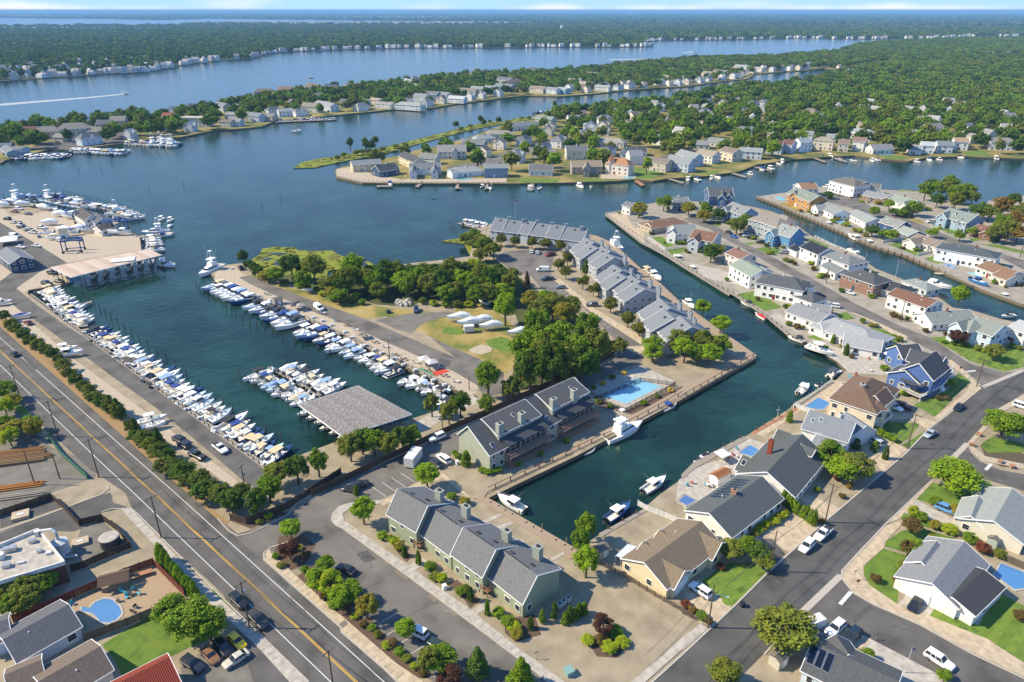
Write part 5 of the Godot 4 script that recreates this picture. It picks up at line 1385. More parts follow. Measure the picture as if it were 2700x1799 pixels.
func waterfront():
	# sheds over the water
	shed_roof("wide open boat shed with a grey rust-streaked sheet roof in the basin", "boat_shed", V([-59.8,-175.8,-45.3,-187,-27.4,-170.6,-43.7,-159.1]), 4.6, [mat(0.27, 0.265, 0.26, 0.7, "rust2", 3.1), mat(0.29, 0.285, 0.28, 0.7, "rust2", 3.7), mat(0.25, 0.235, 0.22, 0.7, "rust2", 2.9), mat(0.27, 0.26, 0.25, 0.7, "rust2", 4.3)], 4.5, 14)
	var s := shed_roof("long low boat shed with a rusty white sheet roof beside the sandy yard", "boat_shed", V([-198,-294.5,-168.1,-319.8,-157.9,-311.2,-182.1,-281.5]), 4.6, [mat(0.66, 0.62, 0.56, 0.6, "rust", 3.3), mat(0.7, 0.67, 0.62, 0.6, "rust", 4.1), mat(0.6, 0.53, 0.45, 0.6, "rust", 2.9)], 4.5, 16)
	var g := Geo.new()
	beam(g, v3(P2(-187.6,-287.8), 1.6) - s.position, v3(P2(-184.2,-290.2), 1.6) - s.position, 0.2, 3.6)
	put("end_wall", g.mesh(), colour(0x6fa0b4, 0.7), s)
	g = Geo.new()
	g.obox(Transform3D(Basis(Vector3.UP, 0.35), v3(P2(-171.3,-303.3), 5.05) - s.position), Vector3(9.5, 0.14, 6.0))
	put("roof_sheet", g.mesh(), M.white, s)
	# docks
	boardwalk("pale timber quay dock along the marina road with the long row of boats", V([-196.2,-272.9,-195.7,-274.5,-60.7,-151.8,-61.5,-150.4]), 0.12, M.deck_grey, [[-195.6,-272.9,-61.5,-150.9]], 2.6, 0.95)
	var fd := boardwalk("grey floating dock in the middle of the basin between two rows of boats", V([-79.5,-209.3,-78.7,-210.1,-57.1,-190.8,-57.9,-189.8]), -0.6, M.deck_grey, [[-79.1,-208.1,-57.6,-188.9]], 4.0, 1.0)
	boardwalk("timber dock along the pier road lined with cruisers", V([-125.1,-289,-123.7,-290.4,-79,-252.2,-53.2,-229.1,-17.5,-195.1,-17.8,-193.3,-53.1,-226.8,-78.8,-250]), 0.1, M.deck_grey, [[-124.3,-288.3,-78.8,-249.8,-53.1,-226.6,-17.6,-192.9]], 3.0, 0.9)
	pilings(fd, V([-88,-204.5,-81.4,-198.8,-64.9,-184.9]), 3.5, 1.6, M.timber)
	pilings(fd, V([-77.6,-216.9,-67.9,-210.1,-54.3,-196.9]), 4.5, 1.6, M.timber)
	var mp := thing("mooring_piles", "tall dark mooring posts standing in the water off the marina quay row", "post", v3(P2(-174.9,-273.7)))
	pilings(mp, V([-180.9,-280.4,-154.1,-253.7,-134,-233.5,-107.4,-208.3,-99.6,-199.3,-88.1,-189,-78.2,-178,-70.1,-170.9,-59.6,-163.6]), 6.2, 1.5, M.timber, 0.17)
	mp = thing("mooring_piles", "dark mooring posts standing off the bows along the pier row", "post", v3(P2(-129.3,-281.4)))
	pilings(mp, V([-134.9,-288.3,-125.9,-276.2,-113.9,-264.9,-103.8,-252.2,-95.4,-243.6,-84.9,-236.4,-78.7,-231.5,-69.3,-225.8,-59.1,-218.6,-50.2,-211.8,-40.7,-203,-35.4,-198.4,-25.9,-191.8,-17.5,-184.9]), 4.2, 1.2, M.timber, 0.17)
	# boardwalk round the town houses
	var bw := boardwalk("wide pale boardwalk along the near bank of the canal with a dark rail", V([81.9,-216.4,50.8,-188,26.6,-167.5,-5.78,-141.88,-6.58,-139.09,-8.98,-139.14,-2.95,-144.44,28.5,-172.2,52.1,-194,79.8,-220.1]), 0.14, M.deck, [[51.3,-189.9,26.6,-167.5,-5.78,-141.88]], 4.2, 1.15)
	g = Geo.new()
	for q in [[81.6,-217.2,50.9,-188.3], [51.4,-190.4,26.7,-167.9,-5.79,-142.34], [15.9,-156.9,-6.41,-139.25]]:
		var pl := V(q)
		for i in pl.size() - 1: beam(g, v3(pl[i], 0.95) - bw.position, v3(pl[i + 1], 0.95) - bw.position, 0.14, 0.12)
	put("rail", g.mesh(), M.timber, bw)
	pilings(bw, V([81.6,-216.9,50.8,-188]), 3.6, 1.1, M.timber, 0.16)
	bw = boardwalk("pale boardwalk across the head of the canal behind the sage townhouse row", V([-8.47,-139.25,-6.58,-139.09,-4.33,-138.26,14.05,-121.39,13.27,-119.36,12.29,-118.48,11.77,-119.81]), 0.15, M.deck, [], 3.0, 1.0)
	var cl := V([-5,-137.6,-3.1,-136.24,-1.57,-134.64,0.1,-133.22,3.2,-130.25,4.79,-128.75,6.52,-127.28,9.57,-124.4,11.35,-122.76,12.81,-121.39])
	for q in cl: put("cleat", box_mesh(Vector3(0.5, 0.16, 0.12)), M.dark, bw, Transform3D(Basis(Vector3.UP, 0.6), v3(q, 0.15) - bw.position))
	pilings(bw, V([-0.91,-135.17,14.34,-121.16]), 5.5, 1.5, M.timber_pale, 0.15)
	boardwalk("narrow boardwalk behind the grey townhouse rows along the canal", V([43,-357.2,50,-344.7,57.8,-304.4,62.7,-286.5,66.3,-266.5,77,-231.9,81.8,-216.7,79.7,-214.7,74.6,-228.9,63.7,-262.7,60,-282.3,55.2,-301.3,47.8,-340.9,42.2,-352.7]), 0.12, M.deck, [[50,-343.9,57.7,-303.9,62.6,-286,66.2,-266.1,77,-231.6]], 4.0, 0.9)
	boardwalk("boardwalk on the water side of the point townhouse row", V([-18.9,-368.4,-11.8,-378.7,35.4,-362.7,40.7,-357.2,38.3,-351.8,-12,-371.3,-17.3,-362.7]), 0.12, M.deck, [[-11.9,-379.5,35.4,-363.4]], 4.0, 1.0)
	boardwalk("short jetty with boats off the end of the point townhouse row", V([-29.7,-383,-28.3,-384.1,-12.5,-371.9,-13.6,-367.6]), -0.5, M.deck_grey, [[-34.2,-381.2,-29.1,-370.1]], 2.5, 1.5)
	# bulkhead walks of the canal houses
	var lots := [["grey timber walk along the canal front of the grey pool house lots", [42.1,-148.8,46.5,-154.3,62.7,-166.5,63.2,-166,63.7,-165.3,45.9,-151.3,42,-146.8], [46.3,-154.5,62.8,-166.7]],
		["reddish brick walk along the canal with white edging", [65.5,-168.5,83.2,-182.6,84.3,-182.2,65.7,-167.4], [65.5,-168.6,83.3,-182.8]],
		["narrow walk on the canal front of the gravel lot beside the tan house", [19.11,-126.55,30.45,-135.17,30.99,-134.38,19.8,-125.59], [19.62,-126.79,30.26,-135.01]],
		["timber walk with posts on the east bank by the white houses", [82.7,-292.5,91.1,-273.7,94.4,-259.6,96.3,-254.9,99.2,-234.8,97.8,-233.5,95.1,-253,93.4,-258.1,90,-271.8,81.3,-291.9], [82.5,-291.9,90.6,-272.9,94.3,-259.1,98.8,-234.4]],
		["timber walk with posts on the east bank farther up the canal", [53.2,-400.5,58.7,-374.1,64.7,-346.7,71.1,-331.5,77.9,-309.2,82.4,-295.2,88.7,-274.2,87.7,-272.2,76.9,-306.8,70.2,-329.3,63.8,-344.3,52.5,-397.5], [53.2,-399.5,71.1,-331.1,88.6,-273.9]],
		["timber walk along the near bank of the second canal", [153.5,-354.9,157.2,-338.8,159.1,-334.3,162.6,-317.9,161.3,-315.5,157.8,-332,156,-336.7,152.5,-353], [153.5,-354.7,162.5,-317.6]],
		["timber walk with white caps along the far bank of the second canal", [151.6,-443.1,158.1,-422,162.2,-402.6,166.5,-386.1,170.3,-369.5,172.7,-357.6,176.8,-340.9,185,-325.6,191.1,-299.1,192.9,-283.7,193.8,-285.2,192.3,-301.2,186.2,-328,177.8,-343,167.5,-388.7,159.1,-425.1,152.5,-444.8], [151.3,-441.9,161.8,-401.6,176.5,-340.2,184.7,-324.9,190.8,-298.5]],
		["timber edge of the sandy point across the channel", [-122.3,-501.4,-100.5,-483.5,-76,-481,-3.7,-481,-3.7,-483.8,-76.4,-484.1,-101.1,-486.2,-122.2,-503.7], [-121.6,-500,-75.8,-480,-3.7,-480]]]
	for q in lots: boardwalk(q[0], V(q[1]), 0.13, M.deck_grey if not "brick" in q[0] else M.deck_red, [q[2]], 3.4, 0.95)
	var k := 0
	for q in [[-89.3,-475.2,-78.9,-475.2,-78.3,-471.2,-88.5,-470.6], [-63.8,-473.5,-60.3,-485.5,-59.7,-482.1,-61,-469.2], [-37.2,-470.2,-36.4,-480.3,-35.3,-480.3,-34.5,-468.6,-31.8,-466.9,-36.8,-464.7], [-17.6,-468.6,-16.9,-480.3,-15.8,-480.3,-15.3,-465.3,-17.8,-463.7], [9.5,-463.7,12.8,-480.3,14.7,-480.3,14.4,-462.1], [82.8,-489.1,85,-490.9,88.4,-476.9,85.2,-473.5], [105.9,-496.3,107.9,-498.1,115.6,-483.8,114.3,-481.4], [155.5,-513.2,157.7,-515.2,163.7,-502.9,161.4,-500.7], [235.2,-571,237.4,-573.3,240.7,-557.1,238.1,-554.9], [250.6,-571,254.2,-573.3,257,-557.1,254.4,-554.9], [178.3,-535.4,181.4,-537.5,187.4,-525.1,185.1,-523.1], [-75.9,-485.5,-75.6,-511.3,-74,-511.3,-71.8,-498.1,-74.1,-483.8], [229.2,-359.3,229.2,-359.3]]:
		if q.size() < 6: continue
		k += 1
		boardwalk("grey private jetty, %s counting from the sandy point along the channel" % nth(k), V(q), -0.25, M.deck_grey if k != 6 else M.deck_red, [q], 3.5, 0.9, "dock", 0.25)
	for q in [[[-163.1,-241.2,-156.2,-243.3,-155.2,-241.9,-161.9,-239.7], "west"], [[-157,-238,-153.9,-239.9,-153.1,-238.6,-155.8,-236.7], "second"], [[-170,-262.6,-167.3,-267.3,-166.4,-265.7,-168.9,-261.1], "upper"]]:
		boardwalk("short grey finger pier off the marina quay, %s one" % q[1], V(q[0]), -0.1, M.deck_grey, [], 3, 1)
	boardwalk("grey dock arms in the water at the sandy boat yard", V([-202.2,-368.1,-202.1,-369.6,-190.8,-356.7,-190.2,-358.1,-176.6,-365.2,-175,-362.3,-187.9,-354,-189.5,-353.3]), 0.0, M.deck_grey, [[-200,-365.2,-190.2,-354.6], [-188.2,-354.6,-175.3,-363]], 2.6, 1.6)
	boardwalk("outer dock of the left marina among the boats", V([-314.8,-434.9,-285.9,-441.8,-280.4,-438.8,-241.4,-416.9,-213.3,-396,-212.5,-393.6,-240.5,-414.2,-279.4,-435.5,-284.3,-438.2,-312.9,-431.9]), -0.4, M.deck_grey, [[-316.6,-442.2,-312.5,-443.2], [-285.4,-454.7,-219.9,-409.9], [-211.5,-396.2,-205.1,-388]], 3.2, 1.8)
	for q in [[[-390.7,-557,-399.4,-581.1,-352.8,-584.2,-349.3,-578,-393.5,-573.6,-386.3,-550.1], "first"], [[-363.2,-607.2,-314.2,-595.2,-311.1,-588.7,-359.5,-600.5], "second"], [[-339.4,-646.8,-287.1,-634.1,-284,-626.8,-335.4,-638.5], "third"], [[-246.6,-778.7,-186.8,-795.2,-185,-787.4,-243.4,-768], "fourth"]]:
		boardwalk("grey dock of the distant marina across the bay, %s from the west" % q[1], V(q[0]), -0.2, M.deck_grey, [q[0]], 6.0, 1.4)
	# poles in the channel
	var mk := thing("channel_markers", "thin dark channel marker posts standing in the open bay", "post", v3(P2(-313,-524.1)))
	for q in [P2(-310.2,-519), P2(-296.2,-524.1), P2(-234.6,-463.8), P2(-216.8,-474.4), P2(-148.9,-423.7), P2(-142.9,-440.1), P2(-302.8,-551.2), P2(-253.3,-628.2)]: pilings(mk, PackedVector2Array([q, q + Vector2(0.1, 0)]), 0.5, 2.0, M.timber, 0.13)
func poles():
	var pts := [P2(-146.1,-187.4), P2(-122.8,-166.3), P2(-102.1,-147.7), P2(-76.74,-125.25), P2(-49.04,-100.01), P2(-29.7,-84.78)]
	var road := (P2(-29.96,-90.94) - P2(-173.3,-220.2))
	for i in pts.size():
		utility_pole("tall wooden utility pole on the far verge of the main road, %s from the left" % nth(i + 1), pts[i], 11.2, road, 1, i in [0, 4])
	wires("wires along the main road", [P2(-199.7,-228.2), P2(-180.3,-219.1)] + pts, [11, 11, 11, 11, 11, 11, 11, 11])
	var st := [P2(27.43,-85.34), P2(36.65,-100.01), P2(52.88,-114.78), P2(70.55,-130.45), P2(104.1,-160.6), P2(142.4,-194.9)]
	for i in st.size():
		if i == 0: continue
		utility_pole("wooden utility pole on the house side of the street, %s from the near end" % nth(i), st[i], 10.6 if i < 5 else 9.5, P2(102.3,-157.6) - P2(30.5,-93.47), 1 if i in [3, 4, 5] else 0, false)
	wires("wires above the residential street", [P2(22.18,-84.22)] + st.slice(1) + [P2(186.4,-228.2)], [10, 10, 10, 10, 10, 9.5, 9.5])
	var k := 0
	for q in [[P2(-116.1,-144.7), 10.0], [P2(-111.4,-147.1), 7.0], [P2(-136.1,-195.9), 7.5], [P2(-64.6,-143.5), 6.5], [P2(143.9,-245.6), 8.5], [P2(132.6,-286.5), 7.5], [P2(224.5,-360.5), 7.5], [P2(123.5,-332), 7.0], [P2(132.6,-286.4), 7.5], [P2(236.9,-321.7), 9.5], [P2(199.1,-434.8), 7.0], [P2(90.4,-543.9), 7.0], [P2(-18.8,-167.2), 6.0], [P2(-40.4,-213.6), 4.0], [P2(-13,-192.7), 4.5], [P2(-41.2,-217.8), 5.0], [P2(365.3,-862.4), 9.0]]:
		k += 1
		utility_pole(["", "leaning bare pole in the timber yard behind the log stacks", "short bare pole in the timber yard by the green mesh fence", "bare pole among the cedars beside the marina road", "pole carrying two grey transformers at the end of the marina road", "street pole before the white house with the rust-coloured roof", "street pole by the drive with the covered car", "pole on the lawn before the blue-grey house with dormers", "pole beside the red shrub at the blue house with white gables", "pole in front of the grey hip-roofed house by the drive", "pole at the right edge of the second street", "pole beside the plywood-clad house", "pole in the lawn near the turreted house", "slim pole by the fence of the town-house drive", "lamp pole on the sandy pier edge", "lamp pole at the end of the pier row", "lamp pole halfway along the sandy pier", "tall pole rising from the woods"][k], q[0], q[1], Vector2(1, 0.4), 1 if k in [4, 5, 8, 9] else 0, k == 4)
	# street lamps, flags and small signs
	for q in [[P2(36.65,-100.01), "curved street lamp arm on the pole by the white suv", 8.2, P2(41.18,-107.39)]]:
		var o := thing("street_lamp", q[1], "street lamp", v3(q[0]))
		var g := Geo.new()
		g.tube(Vector3(0, q[2], 0), Vector3(1.6, q[2] + 0.3, 0.5), 0.05, 0.04, 5); g.tube(Vector3(1.6, q[2] + 0.3, 0.5), Vector3(2.2, q[2] + 0.15, 0.7), 0.05, 0.04, 5)
		put("arm", g.mesh(), M.metal, o)
		put("lamp_head", box_mesh(Vector3(0.6, 0.12, 0.25), Vector3(2.4, q[2] + 0.02, 0.75)), M.white, o)
	for q in [[P2(1.9,-388.1), "white flagpole with a flag behind the point townhouse row", 11.0], [P2(68.41,-89.96), "white flagpole with a small flag in the round flower bed", 6.0], [P2(165.7,-294.5), "white flagpole with a flag on the second canal bank", 8.0], [P2(192.9,-312.7), "white flagpole without a flag on the lawn by the second canal", 7.0], [P2(43.1,-189.9), "white flagpole beside the big swimming pool", 8.0], [P2(157.5,-339.3), "white pole with gear on the canal walk by the dark solar roof", 5.0], [P2(159.2,-310), "white pole with gear farther along the same canal walk", 6.5], [P2(74.8,-175.6), "wooden cross-shaped mast on the reddish canal walk", 4.0]]:
		var o := thing("flagpole", q[1], "flagpole", v3(q[0]), 0.0, "flagpoles")
		var g := Geo.new()
		g.tube(Vector3.ZERO, Vector3(0, q[2], 0), 0.07, 0.04, 6)
		put("pole", g.mesh(), M.white, o)
		if "with a" in q[1]:
			for i in 5:
				put("red_stripe", box_mesh(Vector3(1.6 * q[2] / 9.0, 0.09 * q[2] / 9.0, 0.02), Vector3(0.85 * q[2] / 9.0, q[2] - 0.3 - i * 0.2 * q[2] / 9.0, 0)), colour(0xa52a30, 0.8), o)
				put("white_stripe", box_mesh(Vector3(1.6 * q[2] / 9.0, 0.1 * q[2] / 9.0, 0.018), Vector3(0.85 * q[2] / 9.0, q[2] - 0.4 - i * 0.2 * q[2] / 9.0, 0)), colour(0xe0e0e0, 0.8), o)
			put("blue_canton", box_mesh(Vector3(0.65 * q[2] / 9.0, 0.5 * q[2] / 9.0, 0.03), Vector3(0.4 * q[2] / 9.0, q[2] - 0.7 * q[2] / 9.0, 0)), colour(0x28385f, 0.8), o)
		elif "cross" in q[1]: put("crossarm", box_mesh(Vector3(1.2, 0.1, 0.1), Vector3(0, 2.9, 0)), M.white, o)
	for q in [[P2(69.26,-112.46), 2.4, "green street-name post on the corner pavement"], [P2(68.87,-110.2), 2.0, "octagonal sign on a thin post at the lower corner"], [P2(142.1,-203.7), 2.2, "octagonal sign on a thin post at the upper corner"], [P2(4.33,-92.8), 1.8, "thin sign post in the gravel lot"], [P2(66.59,-97.01), 1.5, "mailbox-like sign post at the kerb of the lower street"]]:
		var o := thing("sign_post", q[2], "sign", v3(q[0]), 0.0, "sign posts")
		var g := Geo.new()
		g.tube(Vector3.ZERO, Vector3(0, q[1], 0), 0.05, 0.05, 5)
		put("post", g.mesh(), M.metal, o)
		g = Geo.new()
		if "octagonal" in q[2]: g.tube(Vector3(0, q[1] - 0.1, -0.02), Vector3(0, q[1] - 0.1, 0.02), 0.38, 0.38, 8)
		else: g.box(Vector3(0, q[1] - 0.2, 0), Vector3(0.8, 0.22, 0.04), 0.5)
		put("plate", g.mesh(), colour(0x8c1f1c if "octagonal" in q[2] else 0x2c5a3a, 0.5), o)
func fences():
	fence("brown board fence along the town-house drive and the marina bank", V([-47.45,-140.17,-41.7,-145.4,-22.1,-164.6,-7.3,-178,14.6,-198.3,34.1,-216.4]), 1.9, colour(0x5a4a3e, 0.9, "wood", 1.5), M.timber)
	fence("brown board fence at the corner of the marina road by the planted bed", V([-63.71,-131.26,-59.59,-129.75,-51.76,-135.44,-42.5,-149.2,-41.7,-145.4]), 1.9, colour(0x5a4a3e, 0.9, "wood", 1.5), M.timber)
	fence("red-brown board fence round the kidney pool yard", V([-93.9,-101.2,-88.03,-106.01,-81.89,-111.14,-78.83,-113.83,-74.51,-116.78,-64.47,-107.97]), 1.9, colour(0x7c3a26, 0.85, "wood", 1.5), colour(0x6a3020, 0.9))
	fence("weathered grey board fence between the pool yard and the lawn", V([-78.12,-96.81,-72.11,-100.43,-68.08,-103.44]), 1.9, colour(0x6d675c, 0.9, "wood", 1.5), M.timber)
	fence("dark slatted chain fence round the tank enclosure", V([-96.9,-129.3,-92.6,-131.2,-87.3,-127.4,-81.62,-121.82,-85.52,-118.86,-88.45,-115.99,-90.62,-114.75]), 1.8, colour(0x4b3c33, 0.9, "wood", 1.0), M.dark)
	fence("dark slatted fence beside the yard drive with a gate", V([-117.6,-131.8,-108.6,-139,-103.7,-135.2,-96.6,-129]), 1.8, colour(0x4b3c33, 0.9, "wood", 1.0), M.dark)
	fence("green mesh fence beside the timber yard and the main road", V([-124.4,-165,-116.9,-157.4,-110,-151.5,-104.4,-146.9]), 1.6, colour(0x2f6b52, 0.8), M.metal)
	fence("grey picket fence between the gravel lot and the tan house", V([17.66,-117.38,22.81,-113.15,28.08,-107.97,32.73,-103.83,32.65,-103.47,35.1,-101.49]), 1.2, colour(0x6d6255, 0.9, "wood", 1.2), M.timber, 2.0, 0.0, "", true)
	fence("white vinyl fence beside the gravel lot behind the tan house", V([29.33,-136.51,31.2,-134.64,35.04,-132.03,37.85,-129.75]), 1.5, M.white, M.trim)
	fence("white railing fence along the brown-roofed house pool and the canal", V([81.7,-181.9,89.9,-189.3,99.5,-198.2]), 1.1, M.white, M.trim, 2.0, 0.0, "", true)
	fence("white vinyl fence below the blue pool of the brown-roofed house", V([81.9,-181.9,85.5,-178.8]), 1.6, M.white, M.trim)
	fence("white fence round the lawn of the pale grey canal house", V([68.6,-352.7,73.5,-332.4,84.6,-337.1]), 1.3, M.white, M.trim, 2.2, 0.0, "", true)
	fence("white fence on the corner lot of the white house by the point", V([53.2,-400.5,64.4,-405.2]), 1.0, M.white, M.trim, 2.2, 0.0, "", true)
	fence("white railing on the second canal bank by the dark solar roof", V([153.8,-354.7,157.3,-338.3,158.9,-334.6,162.9,-317.9]), 1.0, M.white, M.trim, 2.0, 0.0, "", true)
	fence("white vinyl fence across the lawn by the far canal", V([190.6,-324.6,206.5,-332]), 1.4, M.white, M.trim)
	fence("white vinyl fence before the low brown-grey house by the far canal", V([183.6,-344.7,195.9,-350.2]), 1.3, M.white, M.trim)
	fence("dark wire fence round the big swimming pool", V([24.6,-186.4,39.9,-198.3,50.1,-195.4,32.7,-179.6,24.6,-186.4]), 1.3, colour(0x2e2f31, 0.7), M.dark, 2.4, 0.0, "", true)
	fence("grey board fence behind the rectangular pool of the grey-roofed house", V([101,-120.3,105.7,-115.5]), 1.7, colour(0x6d675c, 0.9, "wood", 1.5), M.timber)
	fence("white fence behind the patio of the blue house", V([115.1,-218.8,122.2,-219.4,127,-221.8]), 1.5, M.white, M.trim)

# ---------- houses ----------
func hue(hex: int) -> String:
	var c := Color.hex(hex * 256 + 255)
	if c.s < 0.12: return "white" if c.v > 0.84 else ("pale grey" if c.v > 0.66 else ("grey" if c.v > 0.42 else "charcoal"))
	var h := c.h * 360.0
	if h > 180 and h < 260: return "navy" if c.v < 0.52 else ("blue" if c.s > 0.35 else ("blue-grey" if c.v < 0.8 else "pale blue"))
	if h > 70 and h <= 180: return "green-grey"
	return "cream" if c.v > 0.82 else ("tan" if c.v > 0.62 else "brown")
func street_of(list: Array, group: String, place: String, opt := {}):   # rows: [ridge, ridge height, half width, eaves, wall, roof, kind, second block...]
	var rows := list.duplicate()
	rows.sort_custom(func(a, b): return a[0][0] < b[0][0])
	var i := 0
	var grow: float = opt.get("grow", 1.0)
	for q in rows:
		i += 1
		for e in [q] + (q[7] if q.size() > 7 else []):   # block: ridge, height, half width
			var c := Vector2(e[0][0] + e[0][2], e[0][1] + e[0][3]) * 0.5
			for k in [0, 2]:
				e[0][k] = c.x + (e[0][k] - c.x) * grow; e[0][k + 1] = c.y + (e[0][k + 1] - c.y) * grow
			e[2] *= grow
			e[1] *= opt.get("tall", 1.0); e[3] *= opt.get("tall", 1.0)
		var bl := [[q[0], q[1], q[2], q[3], q[2], q[3], q[6] if q.size() > 6 else "g"]]
		if q.size() > 7:
			for e in q[7]: bl.append([e[0], e[1], e[2], e[3], e[2], e[3], e[4] if e.size() > 4 else "g"])
		var o2 := opt.duplicate()
		o2.group = group
		if not opt.get("plain", false) and rng.randf() < 0.55:
			var t := r(0.25, 0.75)
			o2.chimney = [[lerpf(q[0][0], q[0][2], t), lerpf(q[0][1], q[0][3], t), q[1] + 0.9, 0.8, [0xb9b4ac, 0x8a5a48, 0xd8d8d4][rng.randi_range(0, 2)]]]
		var h := house("%s house with %s roof, %s from the left %s" % [hue(q[4]), hue(q[5]), nth(i), place], q[4], q[5], bl, o2)
		var dc := block_corners(bl[0])
		if not opt.get("plain", false):
			var dd := (dc[2] - dc[3]).normalized()
			var nn := Vector2(-dd.y, dd.x)
			put("door", box_mesh(Vector3(1.0, 2.1, 0.12)), colour([0x7d2f28, 0xe2e2de, 0x2e4a5e][i % 3], 0.5), h, Transform3D(Basis(Vector3.UP, facing(nn)), v3(dc[3].lerp(dc[2], 0.42) + nn * 0.06) - h.position))
			for k in 3: slope_panel(h, "roof_vent", bl[0], rng.randi_range(0, 1), r(0.15, 0.85), r(0.15, 0.6), 0.35, 0.35, M.trim if k else M.dark)
func gable_garage(b: Array, off: float, w: float) -> Array:   # a garage door in the gable wall at the ridge's second end
	var p := Vector2(b[0][2], b[0][3])
	var d := (p - Vector2(b[0][0], b[0][1])).normalized()
	p += Vector2(-d.y, d.x) * off + d * 0.02
	return [p.x, p.y, d.x, d.y, w]
func near_houses():
	var bl: Array
	var h: Node3D
	# east side of the canal, from the gravel lot up
	bl = [[[40.24,-123.61,26.36,-111.28], 5.6, 5.6, 2.9, 5.6, 2.9, "g"], [[38.48,-122.09,43.12,-117.92], 5.0, 3.2, 2.8, 3.2, 2.8, "g"], [[29.1,-113.77,33.6,-109.65], 5.0, 3.2, 2.8, 3.2, 2.8, "g"], [[31.54,-122.35,33.18,-120.54], 4.2, 2.0, 3.0, 2.0, 3.0, "g"], [[27.43,-118.57,29.18,-116.65], 4.2, 2.0, 3.0, 2.0, 3.0, "g"]]
	h = house("cream ranch house with brown shingle roof and striped awning beside the gravel lot", 0xdccba6, 0x837460, bl, {"skip": 0.5, "vents": [[P2(34.43,-121.18).x, P2(34.43,-121.18).y, 4.6], [P2(29.52,-115.35).x, P2(29.52,-115.35).y, 4.6]], "door": [[P2(27.47,-111.9).x, P2(27.47,-111.9).y, -0.75, 0.65, 0x7a3526]], "garage": [gable_garage(bl[2], 0.0, 4.4)]})
	var aw := Geo.new()
	var A := V([21.43,-116.97,23.58,-115.66,26.92,-118.69,24.33,-119.86])
	aw.quad(v3(A[0], 2.3) - h.position, v3(A[1], 2.3) - h.position, v3(A[2], 2.9) - h.position, v3(A[3], 2.9) - h.position)
	for i in 3: beam(aw, v3(A[0].lerp(A[1], i * 0.5), 0) - h.position, v3(A[0].lerp(A[1], i * 0.5), 2.3) - h.position, 0.1, 0.1)
	put("awning", aw.mesh(), colour(0xb9c2d6, 0.8), h)
	bl = [[[58.3,-139.6,42.94,-126.36], 5.8, 5.8, 3.0, 6.0, 3.0, "g"]]
	h = house("white house with grey roof, solar panels and a white-capped brick chimney", 0xe6e4de, 0x5c6262, bl, {"chimney": [[P2(50.1,-133.44).x, P2(50.1,-133.44).y, 6.6, 1.2, 0xb58a70]], "vents": [[P2(47.44,-133.24).x, P2(47.44,-133.24).y, 5.0]]})
	for i in 8:
		for j in 3: slope_panel(h, "solar_panel", bl[0], 0 if (Vector2(bl[0][0][3] - bl[0][0][1], -(bl[0][0][2] - bl[0][0][0]))).x < 0 else 1, 0.14 + i * 0.068, 0.35 + j * 0.2, 0.98, 1.6, colour(0x1d2937, 0.2), M.metal)
	bl = [[[73.9,-156.8,59.9,-140.6], 6.6, 7.0, 3.0, 7.0, 3.0, "g"], [[69.6,-161.2,73.6,-157.9], 5.4, 3.6, 3.0, 3.6, 3.0, "g"], [[57.1,-149.4,62.2,-144.6], 5.2, 3.4, 2.9, 3.4, 2.9, "g"], [[72.1,-153.6,74.9,-150.9], 6.0, 1.5, 4.9, 1.5, 4.9, "g"]]
	h = house("white house with dark grey roof and a tall red brick chimney by the canal", 0xe8e6e1, 0x585e5e, bl, {"chimney": [[P2(63.9,-150.9).x, P2(63.9,-150.9).y, 8.6, 1.1, 0xa04a2e]]})
	slope_panel(h, "skylight", bl[2], 1, 0.12, 0.45, 0.9, 1.4, M.glass, M.trim)
	slope_panel(h, "skylight", bl[0], 0, 0.16, 0.25, 0.8, 1.2, M.glass, M.trim)
	bl = [[[79.8,-167.2,88.7,-160.6], 7.8, 4.5, 5.0, 5.6, 4.9, "g"], [[79,-159.2,83.5,-154.5], 5.0, 3.6, 3.0, 3.6, 3.0, "g"], [[90.7,-169.6,93,-162.9], 5.6, 4.0, 3.2, 4.0, 3.2, "g"]]
	h = house("white two-storey house with slate grey roof and skylights next to the brown-roofed house", 0xe4e4e2, 0x868c94, bl, {"turn": 0.4, "chimney": [[P2(87.2,-165.2).x, P2(87.2,-165.2).y, 7.7, 1.3, 0xdcdcd8]], "garage": [gable_garage(bl[2], 0.0, 4.4)]})
	for q in [[0.3, 0.35], [0.14, 0.5]]: slope_panel(h, "skylight", bl[0], 1, q[0], q[1], 0.8, 1.1, colour(0x4d6a60, 0.2), M.trim)
	bl = [[[97.7,-176.9,102.6,-182.2], 9.6, 6.2, 6.0, 6.2, 6.0, "h"], [[100.4,-174.5,105.3,-179], 8.2, 2.6, 6.0, 2.6, 6.0, "g"], [[100.3,-172.5,100.4,-172.5], 7.6, 2.0, 6.0, 2.0, 6.0, "h"], [[102.5,-189.8,105,-191.3], 5.2, 2.6, 3.2, 2.6, 3.2, "h"]]
	h = house("cream three-storey house with brown hip roof and a corner turret", 0xd9cdb4, 0x77604f, bl, {"skip": 0.5, "chimney": [[P2(98,-177.8).x, P2(98,-177.8).y, 9.9, 1.3, 0xb8bcc0]]})
	deck(h, V([102.6,-173.4,106.8,-176.8,106.5,-174.6,101.9,-170.5]), 1.2, M.deck_grey, M.trim, "porch")
